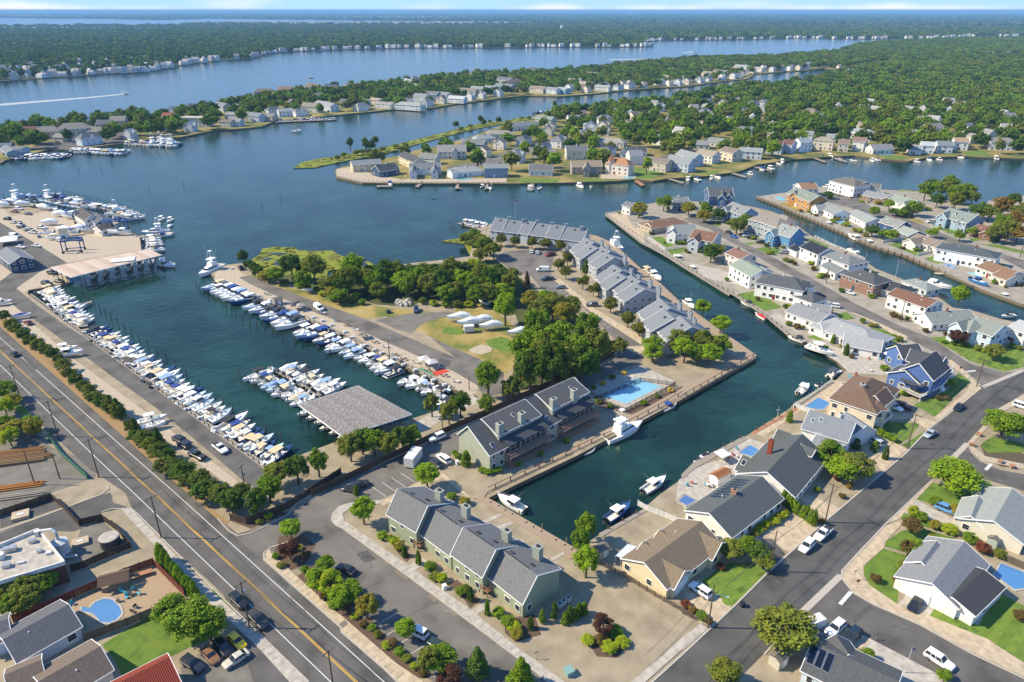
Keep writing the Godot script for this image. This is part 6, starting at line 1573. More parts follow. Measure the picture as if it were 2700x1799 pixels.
	bl = [[[120.8,-191.2,130.1,-199.4], 9.8, 4.6, 6.0, 4.6, 6.0, "g"], [[123.1,-208.5,130.4,-209.9], 7.4, 3.8, 4.6, 3.8, 4.6, "g"], [[118.2,-192.9,123.9,-197.6], 6.6, 4.6, 4.0, 4.6, 4.0, "g"], [[125,-203.6,128.8,-200.3], 8.6, 3.6, 6.0, 3.6, 6.0, "g"], [[130.3,-200.4,132.1,-197.7], 8.8, 2.4, 6.2, 2.4, 6.2, "g"]]
	h = house("bright blue house with charcoal roofs and a white wrap-around porch on the corner", 0x4f6ea6, 0x4b4f56, bl, {"skip": 0.3})
	deck(h, V([116.3,-191.8,120.6,-196.8,124.7,-192.7,130.8,-195.7,138.6,-202.5,137.6,-199.9,129.6,-191.8,120.1,-185.5]), 1.3, M.deck_grey, M.trim, "porch")
	var pr := Geo.new()
	var Q := V([116.9,-192.3,118.5,-194.1,121.9,-193.8,121.7,-189.8,127.6,-192.3,126.5,-193.3,133.9,-200.1,136.2,-198.7,127.4,-190.6,120.9,-187.4,118.4,-188.9])
	var qq := PackedVector2Array()
	for e in Q: qq.append(e - Vector2(h.position.x, h.position.z))
	pr.prism(ccw(qq), 3.75, 3.95)
	put("porch_roof", pr.mesh(), shingles(0x4b4f56), h)
	var ps := Geo.new()
	for q in V([119.2,-194.7,120.7,-192.2,122.6,-190.2,125.3,-192.7,126.9,-192.2,130.6,-194.7,134.4,-198.7,138.9,-202.9]): ps.box(v3(q, 0) - h.position, Vector3(0.22, 3.8, 0.22))
	put("porch_posts", ps.mesh(), M.trim, h)
	var stp := Geo.new()
	for i in 7: stp.box(v3(P2(130.9,-194.7).lerp(P2(130.9,-192.2), i / 6.0), 0) - h.position, Vector3(1.8, 1.3 - i * 0.18, 0.4), 0.7)
	put("porch_steps", stp.mesh(), M.trim, h)
	# west side of the street below
	bl = [[[92.96,-117.33,80.42,-105.79], 5.4, 5.0, 2.9, 6.2, 2.9, "g"], [[93.49,-110.76,83.6,-103.59], 3.9, 4.0, 2.8, 4.0, 2.9, "g", 0xe6e6e2, 0x3e4045], [[88.11,-118.5,82.09,-112.66], 4.6, 2.6, 2.8, 2.6, 2.8, "g"]]
	h = house("white ranch house with grey roof, charcoal porch roof and wide garage door at the corner", 0xe8e8e4, 0x8a8d91, bl, {"skip": 0.6, "garage": [gable_garage(bl[0], 2.4, 5.2)], "vents": [[P2(85.47,-108.79).x, P2(85.47,-108.79).y, 4.0], [P2(83.41,-108.39).x, P2(83.41,-108.39).y, 4.4]]})
	bl = [[[114.1,-135.2,103.2,-124], 5.6, 6.0, 3.0, 6.0, 3.0, "g"], [[105.8,-133.7,100.3,-127], 4.6, 2.6, 2.9, 2.6, 2.9, "g"]]
	h = house("cream house with pale grey roof and dark shutters at the right edge", 0xdcd6c2, 0x9aa09c, bl, {"skip": 0.4})
	for q in [P2(101.7,-125.8), P2(103.3,-125.6), P2(105.7,-123), P2(106.8,-122.3)]: put("shutter", box_mesh(Vector3(0.4, 1.4, 0.08), Vector3(0, -0.7, 0)), M.dark, h, Transform3D(Basis(Vector3.UP, -0.55), v3(q, 1.7) - h.position))
	bl = [[[52.63,-92.2,63.25,-84.14], 4.8, 4.6, 2.8, 5.2, 2.8, "g"], [[57.19,-93.66,57.66,-89.95], 4.6, 2.8, 2.8, 2.8, 2.8, "g"]]
	h = house("low dark grey house with solar panels at the bottom edge by the tall tree", 0xcdd8dc, 0x585b5c, bl, {})
	for i in 3:
		for j in 2: slope_panel(h, "solar_panel", bl[0], 1, 0.04 + i * 0.1, 0.28 + j * 0.3, 1.05, 1.7, colour(0x151b26, 0.2), M.metal)
	# foreground, left of the main road
	bl = [[[-82.17,-100.44,-88.66,-92.66], 5.0, 4.4, 2.8, 5.2, 2.8, "g"], [[-91.78,-97.71,-94.7,-95.73], 4.4, 3.5, 2.8, 3.5, 2.8, "g"]]
	h = house("blue-grey house with charcoal roof beside the kidney pool", 0xb9c6d4, 0x63656a, bl, {"vents": [[P2(-85.77,-94.58).x, P2(-85.77,-94.58).y, 4.2]], "skip": 0.4})
	bl = [[[-71.28,-90.82,-77.3,-84], 5.0, 4.0, 2.8, 5.2, 2.8, "g"], [[-80.19,-88.38,-83.99,-85.59], 4.6, 3.4, 2.8, 3.4, 2.8, "g"]]
	h = house("cream house with brown-grey roof at the lower left corner", 0xd6cfc0, 0x77695c, bl, {"vents": [[P2(-73.02,-86.65).x, P2(-73.02,-86.65).y, 4.0]]})
	bl = [[[-58.64,-88.93,-64.97,-83.52], 4.6, 9.0, 2.6, 1.0, 4.4, "g"]]
	h = house("building with a red ribbed metal roof at the bottom edge", 0xb9a58e, 0x8e3a24, bl, {"cat": "building", "name": "metal_roofed_building", "windows": false})
	for i in 26: slope_panel(h, "roof_rib", bl[0], 0, (i + 0.5) / 26.0, 0.5, 0.07, 9.3, colour(0x8e3a24, 0.5))
	# the flat-roofed works building
	h = thing("works_building", "flat-roofed brick works building with white parapet and rooftop ducts", "building", v3(P2(-100.4,-122)))
	var P := V([-100.4,-121.9,-89.17,-111.97,-99.41,-106.13,-109.1,-113.2])
	var pq := PackedVector2Array()
	for e in P: pq.append(e - P[0])
	h.position = v3(P[0])
	pq = ccw(pq)
	var g := Geo.new(); g.prism(pq, -0.3, 4.7, false)
	put("wall", g.mesh(), colour(0x6e4a3c, 0.9, "mott", 1.5), h)
	g = Geo.new(); g.flat(pq, 4.65)
	put("roof", g.mesh(), M.concrete, h)
	g = Geo.new()
	for i in 4: beam(g, v3(pq[i], 4.9), v3(pq[(i + 1) % 4], 4.9), 0.35, 0.9)
	put("parapet", g.mesh(), M.white, h)
	for q in [[P2(-102.4,-115.7), 2.4, 1.0, 1.2], [P2(-100.12,-111.07), 1.4, 0.8, 1.1], [P2(-97.94,-112.13), 1.3, 0.4, 0.5], [P2(-99.4,-118.3), 1.2, 0.8, 0.9], [P2(-96.2,-115.4), 0.9, 0.6, 0.9], [P2(-94.06,-114.91), 1.0, 0.5, 0.9], [P2(-102.7,-113.5), 1.2, 1.2, 1.2], [P2(-99.6,-120.4), 0.8, 1.2, 0.8]]:
		put("rooftop_unit", box_mesh(Vector3(q[1], q[2], q[3]), Vector3(0, 4.65, 0)), M.white if rng.randf() < 0.7 else M.metal, h, Transform3D(Basis(Vector3.UP, 0.35), v3(q[0]) - h.position))
	var tk := thing("silo_tank", "white round dust tank with bent pipes beside the works building", "tank", v3(P2(-95.7,-120.5)))
	g = Geo.new(); g.tube(Vector3(0, 0.2, 0), Vector3(0, 3.0, 0), 1.7, 1.7, 20); g.tube(Vector3(0, 3.0, 0), Vector3(0, 3.5, 0), 1.7, 0.5, 20)
	put("tank_body", g.mesh(), M.white, tk)
	g = Geo.new(); g.tube(Vector3(0, 3.3, 0), Vector3(0, 5.4, 0), 0.3, 0.3, 10); g.tube(Vector3(0, 5.4, 0), Vector3(-0.8, 6.0, -0.3), 0.3, 0.3, 10); g.tube(Vector3(-0.8, 6.0, -0.3), Vector3(-4.5, 5.5, -0.2), 0.3, 0.3, 10)
	g.tube(Vector3(0.6, 0.8, 1.0), Vector3(1.8, 0.4, 2.0), 0.3, 0.3, 10); g.tube(Vector3(1.8, 0.4, 2.0), Vector3(4.2, 0.6, 1.6), 0.3, 0.3, 10)
	put("pipe", g.mesh(), M.white, tk)
	tk = thing("round_tank", "dark round tank with a pale lid in the slatted enclosure", "tank", v3(P2(-86.6,-123)))
	g = Geo.new(); g.tube(Vector3.ZERO, Vector3(0, 2.2, 0), 2.0, 2.0, 24)
	put("tank_body", g.mesh(), colour(0x3c3b3a, 0.7), tk)
	g = Geo.new(); g.tube(Vector3(0, 2.2, 0), Vector3(0, 2.3, 0), 2.05, 1.9, 24)
	put("lid", g.mesh(), M.concrete, tk)
	for q in [[P2(-93.4,-123.5), "tan flat box frame beside the white tank", Vector3(3.2, 0.7, 2.4)], [P2(-111.9,-132.5), "tan concrete pad box in the dark yard", Vector3(3.4, 0.8, 3.0)]]:
		var bx := thing("equipment_box", q[1], "box", v3(q[0]), 0.5)
		put("casing", box_mesh(q[2]), M.concrete_tan, bx)
		put("lid", box_mesh(Vector3(q[2].x * 0.4, 0.08, q[2].z * 0.3), Vector3(0, q[2].y, 0)), M.white, bx)
func town_houses_east():
	# peninsula between the two canals
	street_of([
		[[116.8,-424.7,128.8,-424.7], 9.5, 5.0, 6.0, 0x41608a, 0x5e6366, "g", [[[121.2,-411.8,126.3,-426.2], 8.5, 1.8, 6.2], [[126.1,-415.3,129.5,-425.4], 8, 1.6, 6.0]]],
		[[92.9,-413.9,100.9,-414.7], 6.5, 4.0, 4.6, 0x7f8c98, 0x7e8684], [[65.8,-404.6,69,-400.7], 6, 3.5, 4.5, 0xdadada, 0x777a7d],
		[[122.5,-392.5,127.2,-380.8], 8.6, 4.8, 5.4, 0x7f9cb8, 0x8a8f90, "g", [[[116.5,-387.5,122.6,-391.5], 7.4, 1.7, 5.4], [[121.5,-384.4,126.3,-388.4], 7.4, 1.7, 5.4]]],
		[[130.3,-359.8,133.2,-352.9], 10.5, 5.2, 7.6, 0x9aa6b0, 0x918b84, "h", [[[125.1,-360.4,128.1,-356.6], 9.5, 2.4, 7.6, "h"], [[139.5,-364.8,140.8,-361], 9, 3, 6.5, "h"]]],
		[[133.1,-344.1,137.3,-337.6], 9.8, 4.6, 6.0, 0x5a8cb8, 0x949c9c, "g", [[[132.1,-340.3,135.9,-343.2], 8.6, 1.8, 6.4], [[125.9,-340.1,130.4,-343.2], 7.8, 2.0, 5.6]]],
		[[138.4,-321.1,141.7,-311.5], 7.8, 4.5, 5.5, 0xe2e4e4, 0x242c3c, "g", [[[134,-327.8,135.6,-323.2], 4.2, 3.0, 2.8]]],
		[[145.6,-308.5,148,-303.4], 7.0, 5.0, 4.9, 0xdfe3e6, 0x7e8484, "h", [[[139.2,-300.8,141.2,-292.2], 4.6, 3.2, 3.0]]],
		[[144.4,-281.9,146.7,-277.8], 7.6, 4.6, 5.2, 0x8a6c5c, 0x54575b, "h"], [[152.1,-278,155.5,-272.9], 5.0, 4.6, 2.8, 0xd2d2cc, 0x3a4048, "h"], [[166.8,-279.7,168.3,-275.7], 4.4, 3.2, 2.8, 0xd5dada, 0x8c9594, "h"],
		[[150.1,-261.5,156.5,-249.7], 6.8, 4.4, 5.2, 0xe4e2dc, 0x7f5c48], [[151,-241.9,166.3,-244.7], 5.0, 4.2, 2.8, 0xe0e2e0, 0x8d948f],
		[[162.2,-230.2,165.9,-224.3], 8.0, 5.0, 5.4, 0xc2d4e2, 0x8c948e, "g", [[[153.3,-227.5,158.7,-230.1], 7.6, 2.0, 5.4], [[158.8,-227.9,158.9,-227.9], 8.4, 2.6, 5.4, "h"]]], [[176.9,-230,178.8,-225.2], 7.0, 4.5, 5.2, 0xe6e4e0, 0xb6b9ba]],
		"houses on the long canal peninsula, street side", "between the two canals", {"grow": 1.18})
	street_of([
		[[74.4,-367.8,84.6,-373.1], 5.2, 5.0, 3.0, 0xb9a98c, 0x86664f, "h", [[[70.9,-364.3,74.9,-366.6], 4.6, 3.0, 3.0]]],
		[[80.8,-349.6,90.5,-351.7], 7.6, 5.0, 4.6, 0xd6dadb, 0x929898, "g", [[[78.7,-344.7,82.6,-349.9], 6.8, 2.0, 5.0]]],
		[[89.6,-340.5,97.6,-334.5], 8.0, 5.0, 5.2, 0xbcc6cc, 0x80604c, "g", [[[86.2,-330.4,91.6,-339.2], 7.2, 2.2, 5.2]]],
		[[101.2,-314.1,104.6,-306.3], 6.6, 4.0, 5.0, 0xd2cac4, 0x8a685c], [[98.8,-295.1,102.6,-282.5], 7.6, 4.6, 5.5, 0xe4e8ea, 0x929e90, "g", [[[106.4,-292.1,107.5,-289.6], 5.5, 3.2, 3.6]]],
		[[105.7,-273.7,111.3,-269.9], 8.6, 5.0, 5.9, 0xeaeaea, 0x585d62, "h", [[[113.8,-265.7,116.3,-261.7], 5.2, 3.6, 3.2, "h"], [[113.1,-272.8,114.7,-269.4], 7.8, 3.2, 5.6, "h"]]],
		[[107.3,-250.9,113.9,-241.4], 5.0, 5.0, 2.9, 0xe4e4e0, 0x8e9295, "g", [[[113.4,-252.3,118.6,-250.4], 4.6, 3.4, 2.8]]],
		[[116,-233.8,121,-226.8], 5.2, 6.2, 2.9, 0xe6e6e4, 0xa6a9ab, "h", [[[114.2,-223.4,122.9,-218.7], 4.8, 4.4, 2.8], [[109.4,-233.7,113.5,-233.7], 4.4, 2.5, 2.9]]]],
		"houses along the east bank of the canal", "on the near canal", {"grow": 1.15})
	# the peninsula beyond the second canal
	street_of([
		[[169.5,-426,174.6,-408], 9.2, 5.0, 6.0, 0xb98848, 0x858f84, "g", [[[165.2,-419.3,171.2,-426.6], 8.4, 2.0, 6.0], [[170.6,-413.9,176,-419.6], 8, 1.8, 6.0]]],
		[[178,-446,187.1,-447], 7.5, 5.0, 5.0, 0xdfe2e4, 0x9c7c60], [[210,-454,212.7,-448.1], 9.5, 5.8, 6.8, 0xe4e6e8, 0x726e68, "h", [[[216.4,-452.1,218.5,-445.6], 8.5, 3.8, 6.4]]],
		[[225.4,-450.6,229.3,-448.4], 6.5, 4.0, 4.2, 0xdcdedd, 0x6e706e], [[179.4,-407,181.2,-389.2], 5.4, 4.8, 3.0, 0xe8e8e6, 0x8f9694, "g", [[[171.5,-401.4,176.9,-402.3], 5.0, 3.0, 3.0]]],
		[[190.5,-389.3,191.8,-372.8], 5.0, 4.8, 3.0, 0xe0e2e0, 0x9aa19e], [[196.7,-369.3,200.6,-360.2], 6.8, 4.2, 4.2, 0x34507c, 0x8d918e], [[199.7,-358.2,201.8,-348.7], 5.0, 4.4, 3.0, 0x36527e, 0x9ca59e],
		[[199.7,-342.4,203.1,-333.4], 5.2, 4.8, 3.0, 0xdedad2, 0x8e8074, "g", [[[202.8,-335.1,205,-326.7], 5.0, 4.0, 2.9], [[191.8,-335.2,199.1,-338.5], 4.8, 3.0, 2.8]]],
		[[202.7,-317.7,211.3,-309.9], 7.6, 5.0, 5.8, 0xdde4ec, 0x525d62, "h"], [[208.8,-300.3,212.3,-288.1], 5.0, 5.0, 3.0, 0xdcd4c4, 0x8a6c56, "g", [[[207.4,-289.7,209,-284], 4.6, 3.4, 2.9]]],
		[[217.2,-436.4,224.9,-426.7], 5.0, 4.6, 3.0, 0x9a765f, 0x8f9295, "g", [[[221.7,-421.3,228.5,-428.4], 4.6, 2.6, 3.0]]], [[227.3,-421.5,231.6,-408.4], 6.0, 5.0, 3.4, 0xdfe2e0, 0x929f92, "g", [[[223.3,-406.2,229.3,-410.8], 5.4, 2.2, 3.4]]],
		[[234.2,-377.8,238.8,-364.6], 9.0, 5.2, 5.4, 0x93acbe, 0x828f8c, "g", [[[227.1,-372.6,233.4,-376.6], 8.0, 2.2, 5.4], [[232.8,-371.2,237.8,-374.6], 8.0, 1.2, 6.0], [[232.3,-364.9,236.5,-368.7], 6.6, 1.6, 5.0]]],
		[[240.2,-360.6,242.8,-353.4], 5.0, 5.0, 3.0, 0x8e6654, 0x805e4e, "g", [[[237.2,-350.4,241.6,-355.1], 4.6, 2.2, 3.0]]], [[275.9,-410.9,278.5,-407.9], 5.0, 4.0, 3.2, 0xb99a78, 0x9a8a7c]],
		"houses on the far canal peninsula", "beyond the second canal", {"grow": 1.15})
func channel_houses():
	street_of([
		[[-93.5,-502.8,-83.2,-512], 6.0, 4.6, 3.2, 0x3a4f70, 0x50565a], [[-113.4,-520.2,-96.8,-526.6], 6.0, 4.0, 4.0, 0xe0cfa8, 0x8d9295], [[-80.4,-550.1,-67.6,-527.7], 7.0, 4.0, 4.4, 0xdccfae, 0x505256],
		[[-70.3,-510,-52.1,-514], 6.0, 4.6, 3.4, 0xc9d3dc, 0x808588, "g", [[[-67.4,-493.3,-68.7,-506.8], 5.6, 2.0, 3.4], [[-53,-495.2,-54,-508.8], 5.6, 2.0, 3.4]]],
		[[-56.4,-571.1,-37.8,-573.6], 8.0, 5.0, 4.6, 0xcfcfca, 0x9d9b96, "g", [[[-44.1,-563.4,-44.4,-573.3], 6.5, 1.6, 5.0]]], [[-67,-551.1,-56.4,-546.5], 6.0, 3.6, 3.6, 0xd9d6cc, 0x8a8a86], [[-37.4,-503.2,-27.5,-507.1], 5.0, 4.8, 3.0, 0xd5dde0, 0xa1a6a8, "h", [[[-42.5,-497.3,-39.5,-499.2], 4.8, 3.4, 3.0]]],
		[[-18.2,-501.7,-4.2,-502.8], 7.0, 4.0, 5.4, 0x7490a8, 0x8d9295], [[-39,-609.2,-23,-603.6], 7.0, 4.0, 4.6, 0x67829a, 0x7a8083], [[-28.4,-643.6,-20.6,-646.7], 5.0, 4.0, 3.0, 0xe2e4e4, 0x9ea6a8, "h"], [[-16.9,-654.4,-4.9,-654.4], 7.0, 4.4, 5.0, 0xd9d2c0, 0x9d988c, "h"],
		[[-5.3,-709.9,22.8,-717.4], 6.0, 4.0, 3.6, 0xc4ccd2, 0x7f888f], [[26.9,-742,39.9,-733.9], 8.0, 4.8, 6.0, 0xb6bec2, 0x909a92], [[13.5,-510,27.6,-508], 5.6, 4.8, 3.2, 0xdcdcd8, 0x6e7072], [[17.7,-576,32.5,-571], 5.0, 4.2, 3.0, 0xc0bcb2, 0x7a7c7e],
		[[42.6,-568.6,56.6,-569.6], 8.0, 4.8, 5.5, 0xd9d6c4, 0x717679], [[42.7,-512.9,61.2,-515], 7.0, 4.8, 4.4, 0xa89d8f, 0x9f8f78, "g", [[[51,-499.8,52.5,-511.7], 6.6, 2.0, 4.4]]],
		[[72.3,-512.7,78.8,-508.5], 9.0, 4.2, 6.0, 0xdfd6c6, 0xb38460, "h", [[[69.6,-510.5,69.8,-510.5], 11.5, 1.5, 8.0, "h"]]], [[91.9,-582.4,105.3,-582.4], 5.2, 4.8, 3.0, 0xe2e0da, 0x4d535b, "g", [[[87.7,-572,89.6,-582.1], 5.0, 3.0, 3.0]]],
		[[101.2,-527.7,111.4,-519.1], 7.0, 4.8, 5.2, 0xcabfae, 0x887d73], [[115.6,-528.8,127.1,-518], 8.0, 4.4, 5.0, 0xb4c4d2, 0x92999b, "g", [[[128.4,-553.8,136.5,-537.6], 7.6, 4.0, 5.0]]], [[144.3,-559.6,153,-550.1], 7.0, 4.8, 5.0, 0xe2ddd2, 0xa69987], [[165.1,-566.9,170.8,-556.2], 7.6, 4.6, 5.4, 0xd0c8b4, 0x86776d],
		[[179,-572.3,192.4,-567.4], 6.5, 4.2, 4.6, 0xcfd8de, 0x9aa3a3], [[207.1,-594.7,216.2,-589.3], 8.0, 4.2, 5.6, 0xc9d3dc, 0x6e4d46], [[221.2,-597.4,226.6,-592], 8.0, 4.0, 5.6, 0xb9c6d2, 0x6e4d46], [[220.7,-648.2,230.4,-641.9], 6.5, 4.8, 4.2, 0xe8e4da, 0x9d9385],
		[[232.3,-599.8,241.6,-602.6], 8.5, 4.4, 6.0, 0xe4ecf2, 0x9da9b2], [[256.2,-611.4,260.6,-608.6], 8.0, 4.4, 6.0, 0xd9cfba, 0xa39987, "h"], [[267.5,-602.6,273.7,-599.9], 7.6, 4.0, 5.2, 0xd0c8bc, 0x8f796b], [[281.9,-606.5,288.2,-602], 8.6, 4.4, 6.0, 0xdfe0d8, 0x8d7269], [[288.2,-590.4,303.9,-593.1], 5.6, 4.4, 3.0, 0xd6d6d0, 0x8f9294],
		[[318.9,-590.4,326.6,-587.8], 5.6, 4.4, 3.0, 0xe4e4e4, 0x9fa4a6], [[331.1,-595.4,338.8,-592.7], 7.0, 4.4, 5.0, 0xe8eaec, 0xbcc1c5], [[345.3,-598.1,354.8,-595.4], 7.0, 4.6, 5.0, 0xd5dadd, 0x7f878b], [[366.2,-611.1,374.8,-608.3], 7.6, 4.8, 5.4, 0xe9e7e2, 0xac9277], [[400,-610,408.2,-608.3], 7.6, 4.8, 5.4, 0xe8e6e0, 0x8f8b89, "h"]],
		"houses on the north side of the channel, waterfront", "on the channel's far shore", {"far": true, "grow": 1.15, "tall": 1.22})
	street_of([
		[[354.3,-654.2,357,-647.7], 8.0, 4.4, 5.6, 0xe4e8ec, 0x909da3], [[310.2,-666.8,315.9,-656.9], 7.6, 4.8, 5.4, 0xe4e6e6, 0x9ba3a3, "h"], [[277.2,-649,289.2,-644.7], 5.6, 4.8, 3.2, 0xb9c2c6, 0x98a0a0], [[252.9,-659,264.4,-652.5], 7.0, 4.6, 5.0, 0xdfe4e6, 0x8f989a], [[287,-695.4,297.5,-700.5], 7.0, 4.6, 5.0, 0xd6d2c8, 0x8a857c], [[274.5,-763.7,285.2,-768], 6.5, 4.2, 4.4, 0xe8e8e8, 0x9a9d9e], [[317.7,-806.2,321.9,-801.4], 8.0, 4.0, 5.6, 0xc9b49a, 0x8a7a70, "h"], [[395.8,-893.1,400,-887.4], 6.5, 4.2, 4.4, 0xeaeaea, 0xaab0b4],
		[[428.7,-788.5,439.4,-793], 6.5, 4.4, 4.4, 0xd8d2c2, 0xb2b5b4], [[383.1,-688.3,397.3,-693.3], 8.0, 4.8, 5.2, 0xe6e4de, 0x8e8a84], [[511,-875,516.4,-868.4], 7.0, 4.6, 5.0, 0xeceeee, 0x9aa6b0], [[535.3,-891.9,540,-884], 6.0, 4.4, 4.4, 0xeef0f2, 0xc4c8cc], [[474.3,-826.6,481,-820.7], 6.5, 4.4, 4.6, 0x7fa8c4, 0x8ea6b4], [[432.6,-921.5,436.4,-911.8], 6.0, 4.4, 4.4, 0xeceeee, 0xb4babc], [[455,-993.4,459.3,-985], 7.0, 4.4, 5.0, 0xe8eaea, 0xb4babc], [[397.1,-641.8,398.8,-638], 7.0, 4.0, 5.0, 0xe0dcd0, 0x98948c], [[383.9,-654.6,387,-649.6], 6.0, 4.2, 4.0, 0xd8c8b0, 0xa08c78], [[338.5,-725.7,342.7,-720.3], 5.6, 4.4, 3.4, 0xd0ccc4, 0x948a80],
		[[75.9,-687.4,89,-684], 5.6, 4.8, 3.2, 0xe4e2da, 0x8c8f90], [[76.6,-629.5,90.2,-623.6], 5.6, 4.8, 3.2, 0xd6d2c8, 0xa09c94, "h"], [[78.8,-607.8,85.9,-605.1], 5.4, 4.0, 3.2, 0xd2ccc0, 0x98948c], [[123.7,-635.6,131.2,-629.5], 7.0, 4.4, 5.0, 0xe2e4e4, 0x8a9092], [[176,-728.9,185,-725.1], 6.0, 4.4, 4.0, 0xd8d0bc, 0xa89c8a], [[184.3,-831.6,193.2,-826.6], 6.5, 4.4, 4.4, 0xd0c4b4, 0x9a7058], [[210.9,-686.1,220.3,-682.6], 6.5, 4.6, 4.4, 0xe0e4e6, 0x7c8488], [[152.3,-616.3,163.9,-613.4], 5.4, 4.8, 3.2, 0xd6d4cc, 0x8f918f], [[169.8,-629.5,181.1,-621.9], 5.6, 4.8, 3.2, 0xbfc4be, 0x8a928a, "h"], [[56.3,-750.4,66.6,-752.1], 8.0, 4.8, 5.4, 0xe8e8e6, 0x7f8286], [[68.1,-755.6,77.9,-751.4], 7.0, 4.4, 5.0, 0xdadcdc, 0x8a8d90], [[192.4,-776.5,206.2,-780.1], 8, 4.4, 5.4, 0xd2d0c8, 0x8c8c88], [[149.1,-808.3,156.7,-803.6], 6, 4.4, 4, 0xc4cad0, 0x8a949a],
		[[393,-892.9,397.6,-885.5], 7.0, 5.0, 5.0, 0xeceeec, 0x9aa0a4], [[603,-1372.7,616.2,-1355.7], 8.0, 5.0, 5.4, 0xe4e8ea, 0x8c9aa4], [[506.3,-1218.2,514.6,-1204.8], 7.0, 4.8, 5.0, 0xe0e6ea, 0x5f7a9a], [[473.2,-824.2,482.9,-821.6], 6.5, 4.8, 4.4, 0x8ab4cc, 0x96acb8], [[510.3,-871,516.3,-865.4], 7.0, 4.8, 5.0, 0xeaeaea, 0xa4a8aa], [[618.5,-1260.2,646,-1274.8], 7, 4.8, 5, 0xe6e8ea, 0x9aa2a8], [[425.2,-903.4,429.6,-895.9], 7, 4.6, 5, 0xeaeaea, 0xa8acae], [[1196.8,-1961.6,1221.6,-1975.3], 8.0, 6.0, 5.4, 0xeceae4, 0xc4c4c0], [[1198.2,-1895.6,1257.3,-1961.6], 8.0, 5.0, 5.4, 0xeceae4, 0xb8b8b4], [[326.1,-825.8,329.7,-820.7], 6, 4.2, 4.2, 0xc8b8a0, 0x8a7868], [[261.7,-964.9,277.5,-982.4], 6.5, 4.2, 4.4, 0xe4e4e0, 0x80868a]],
		"houses among the woods beyond the channel", "in the woods", {"far": true, "plain": true, "grow": 1.12, "tall": 1.15})
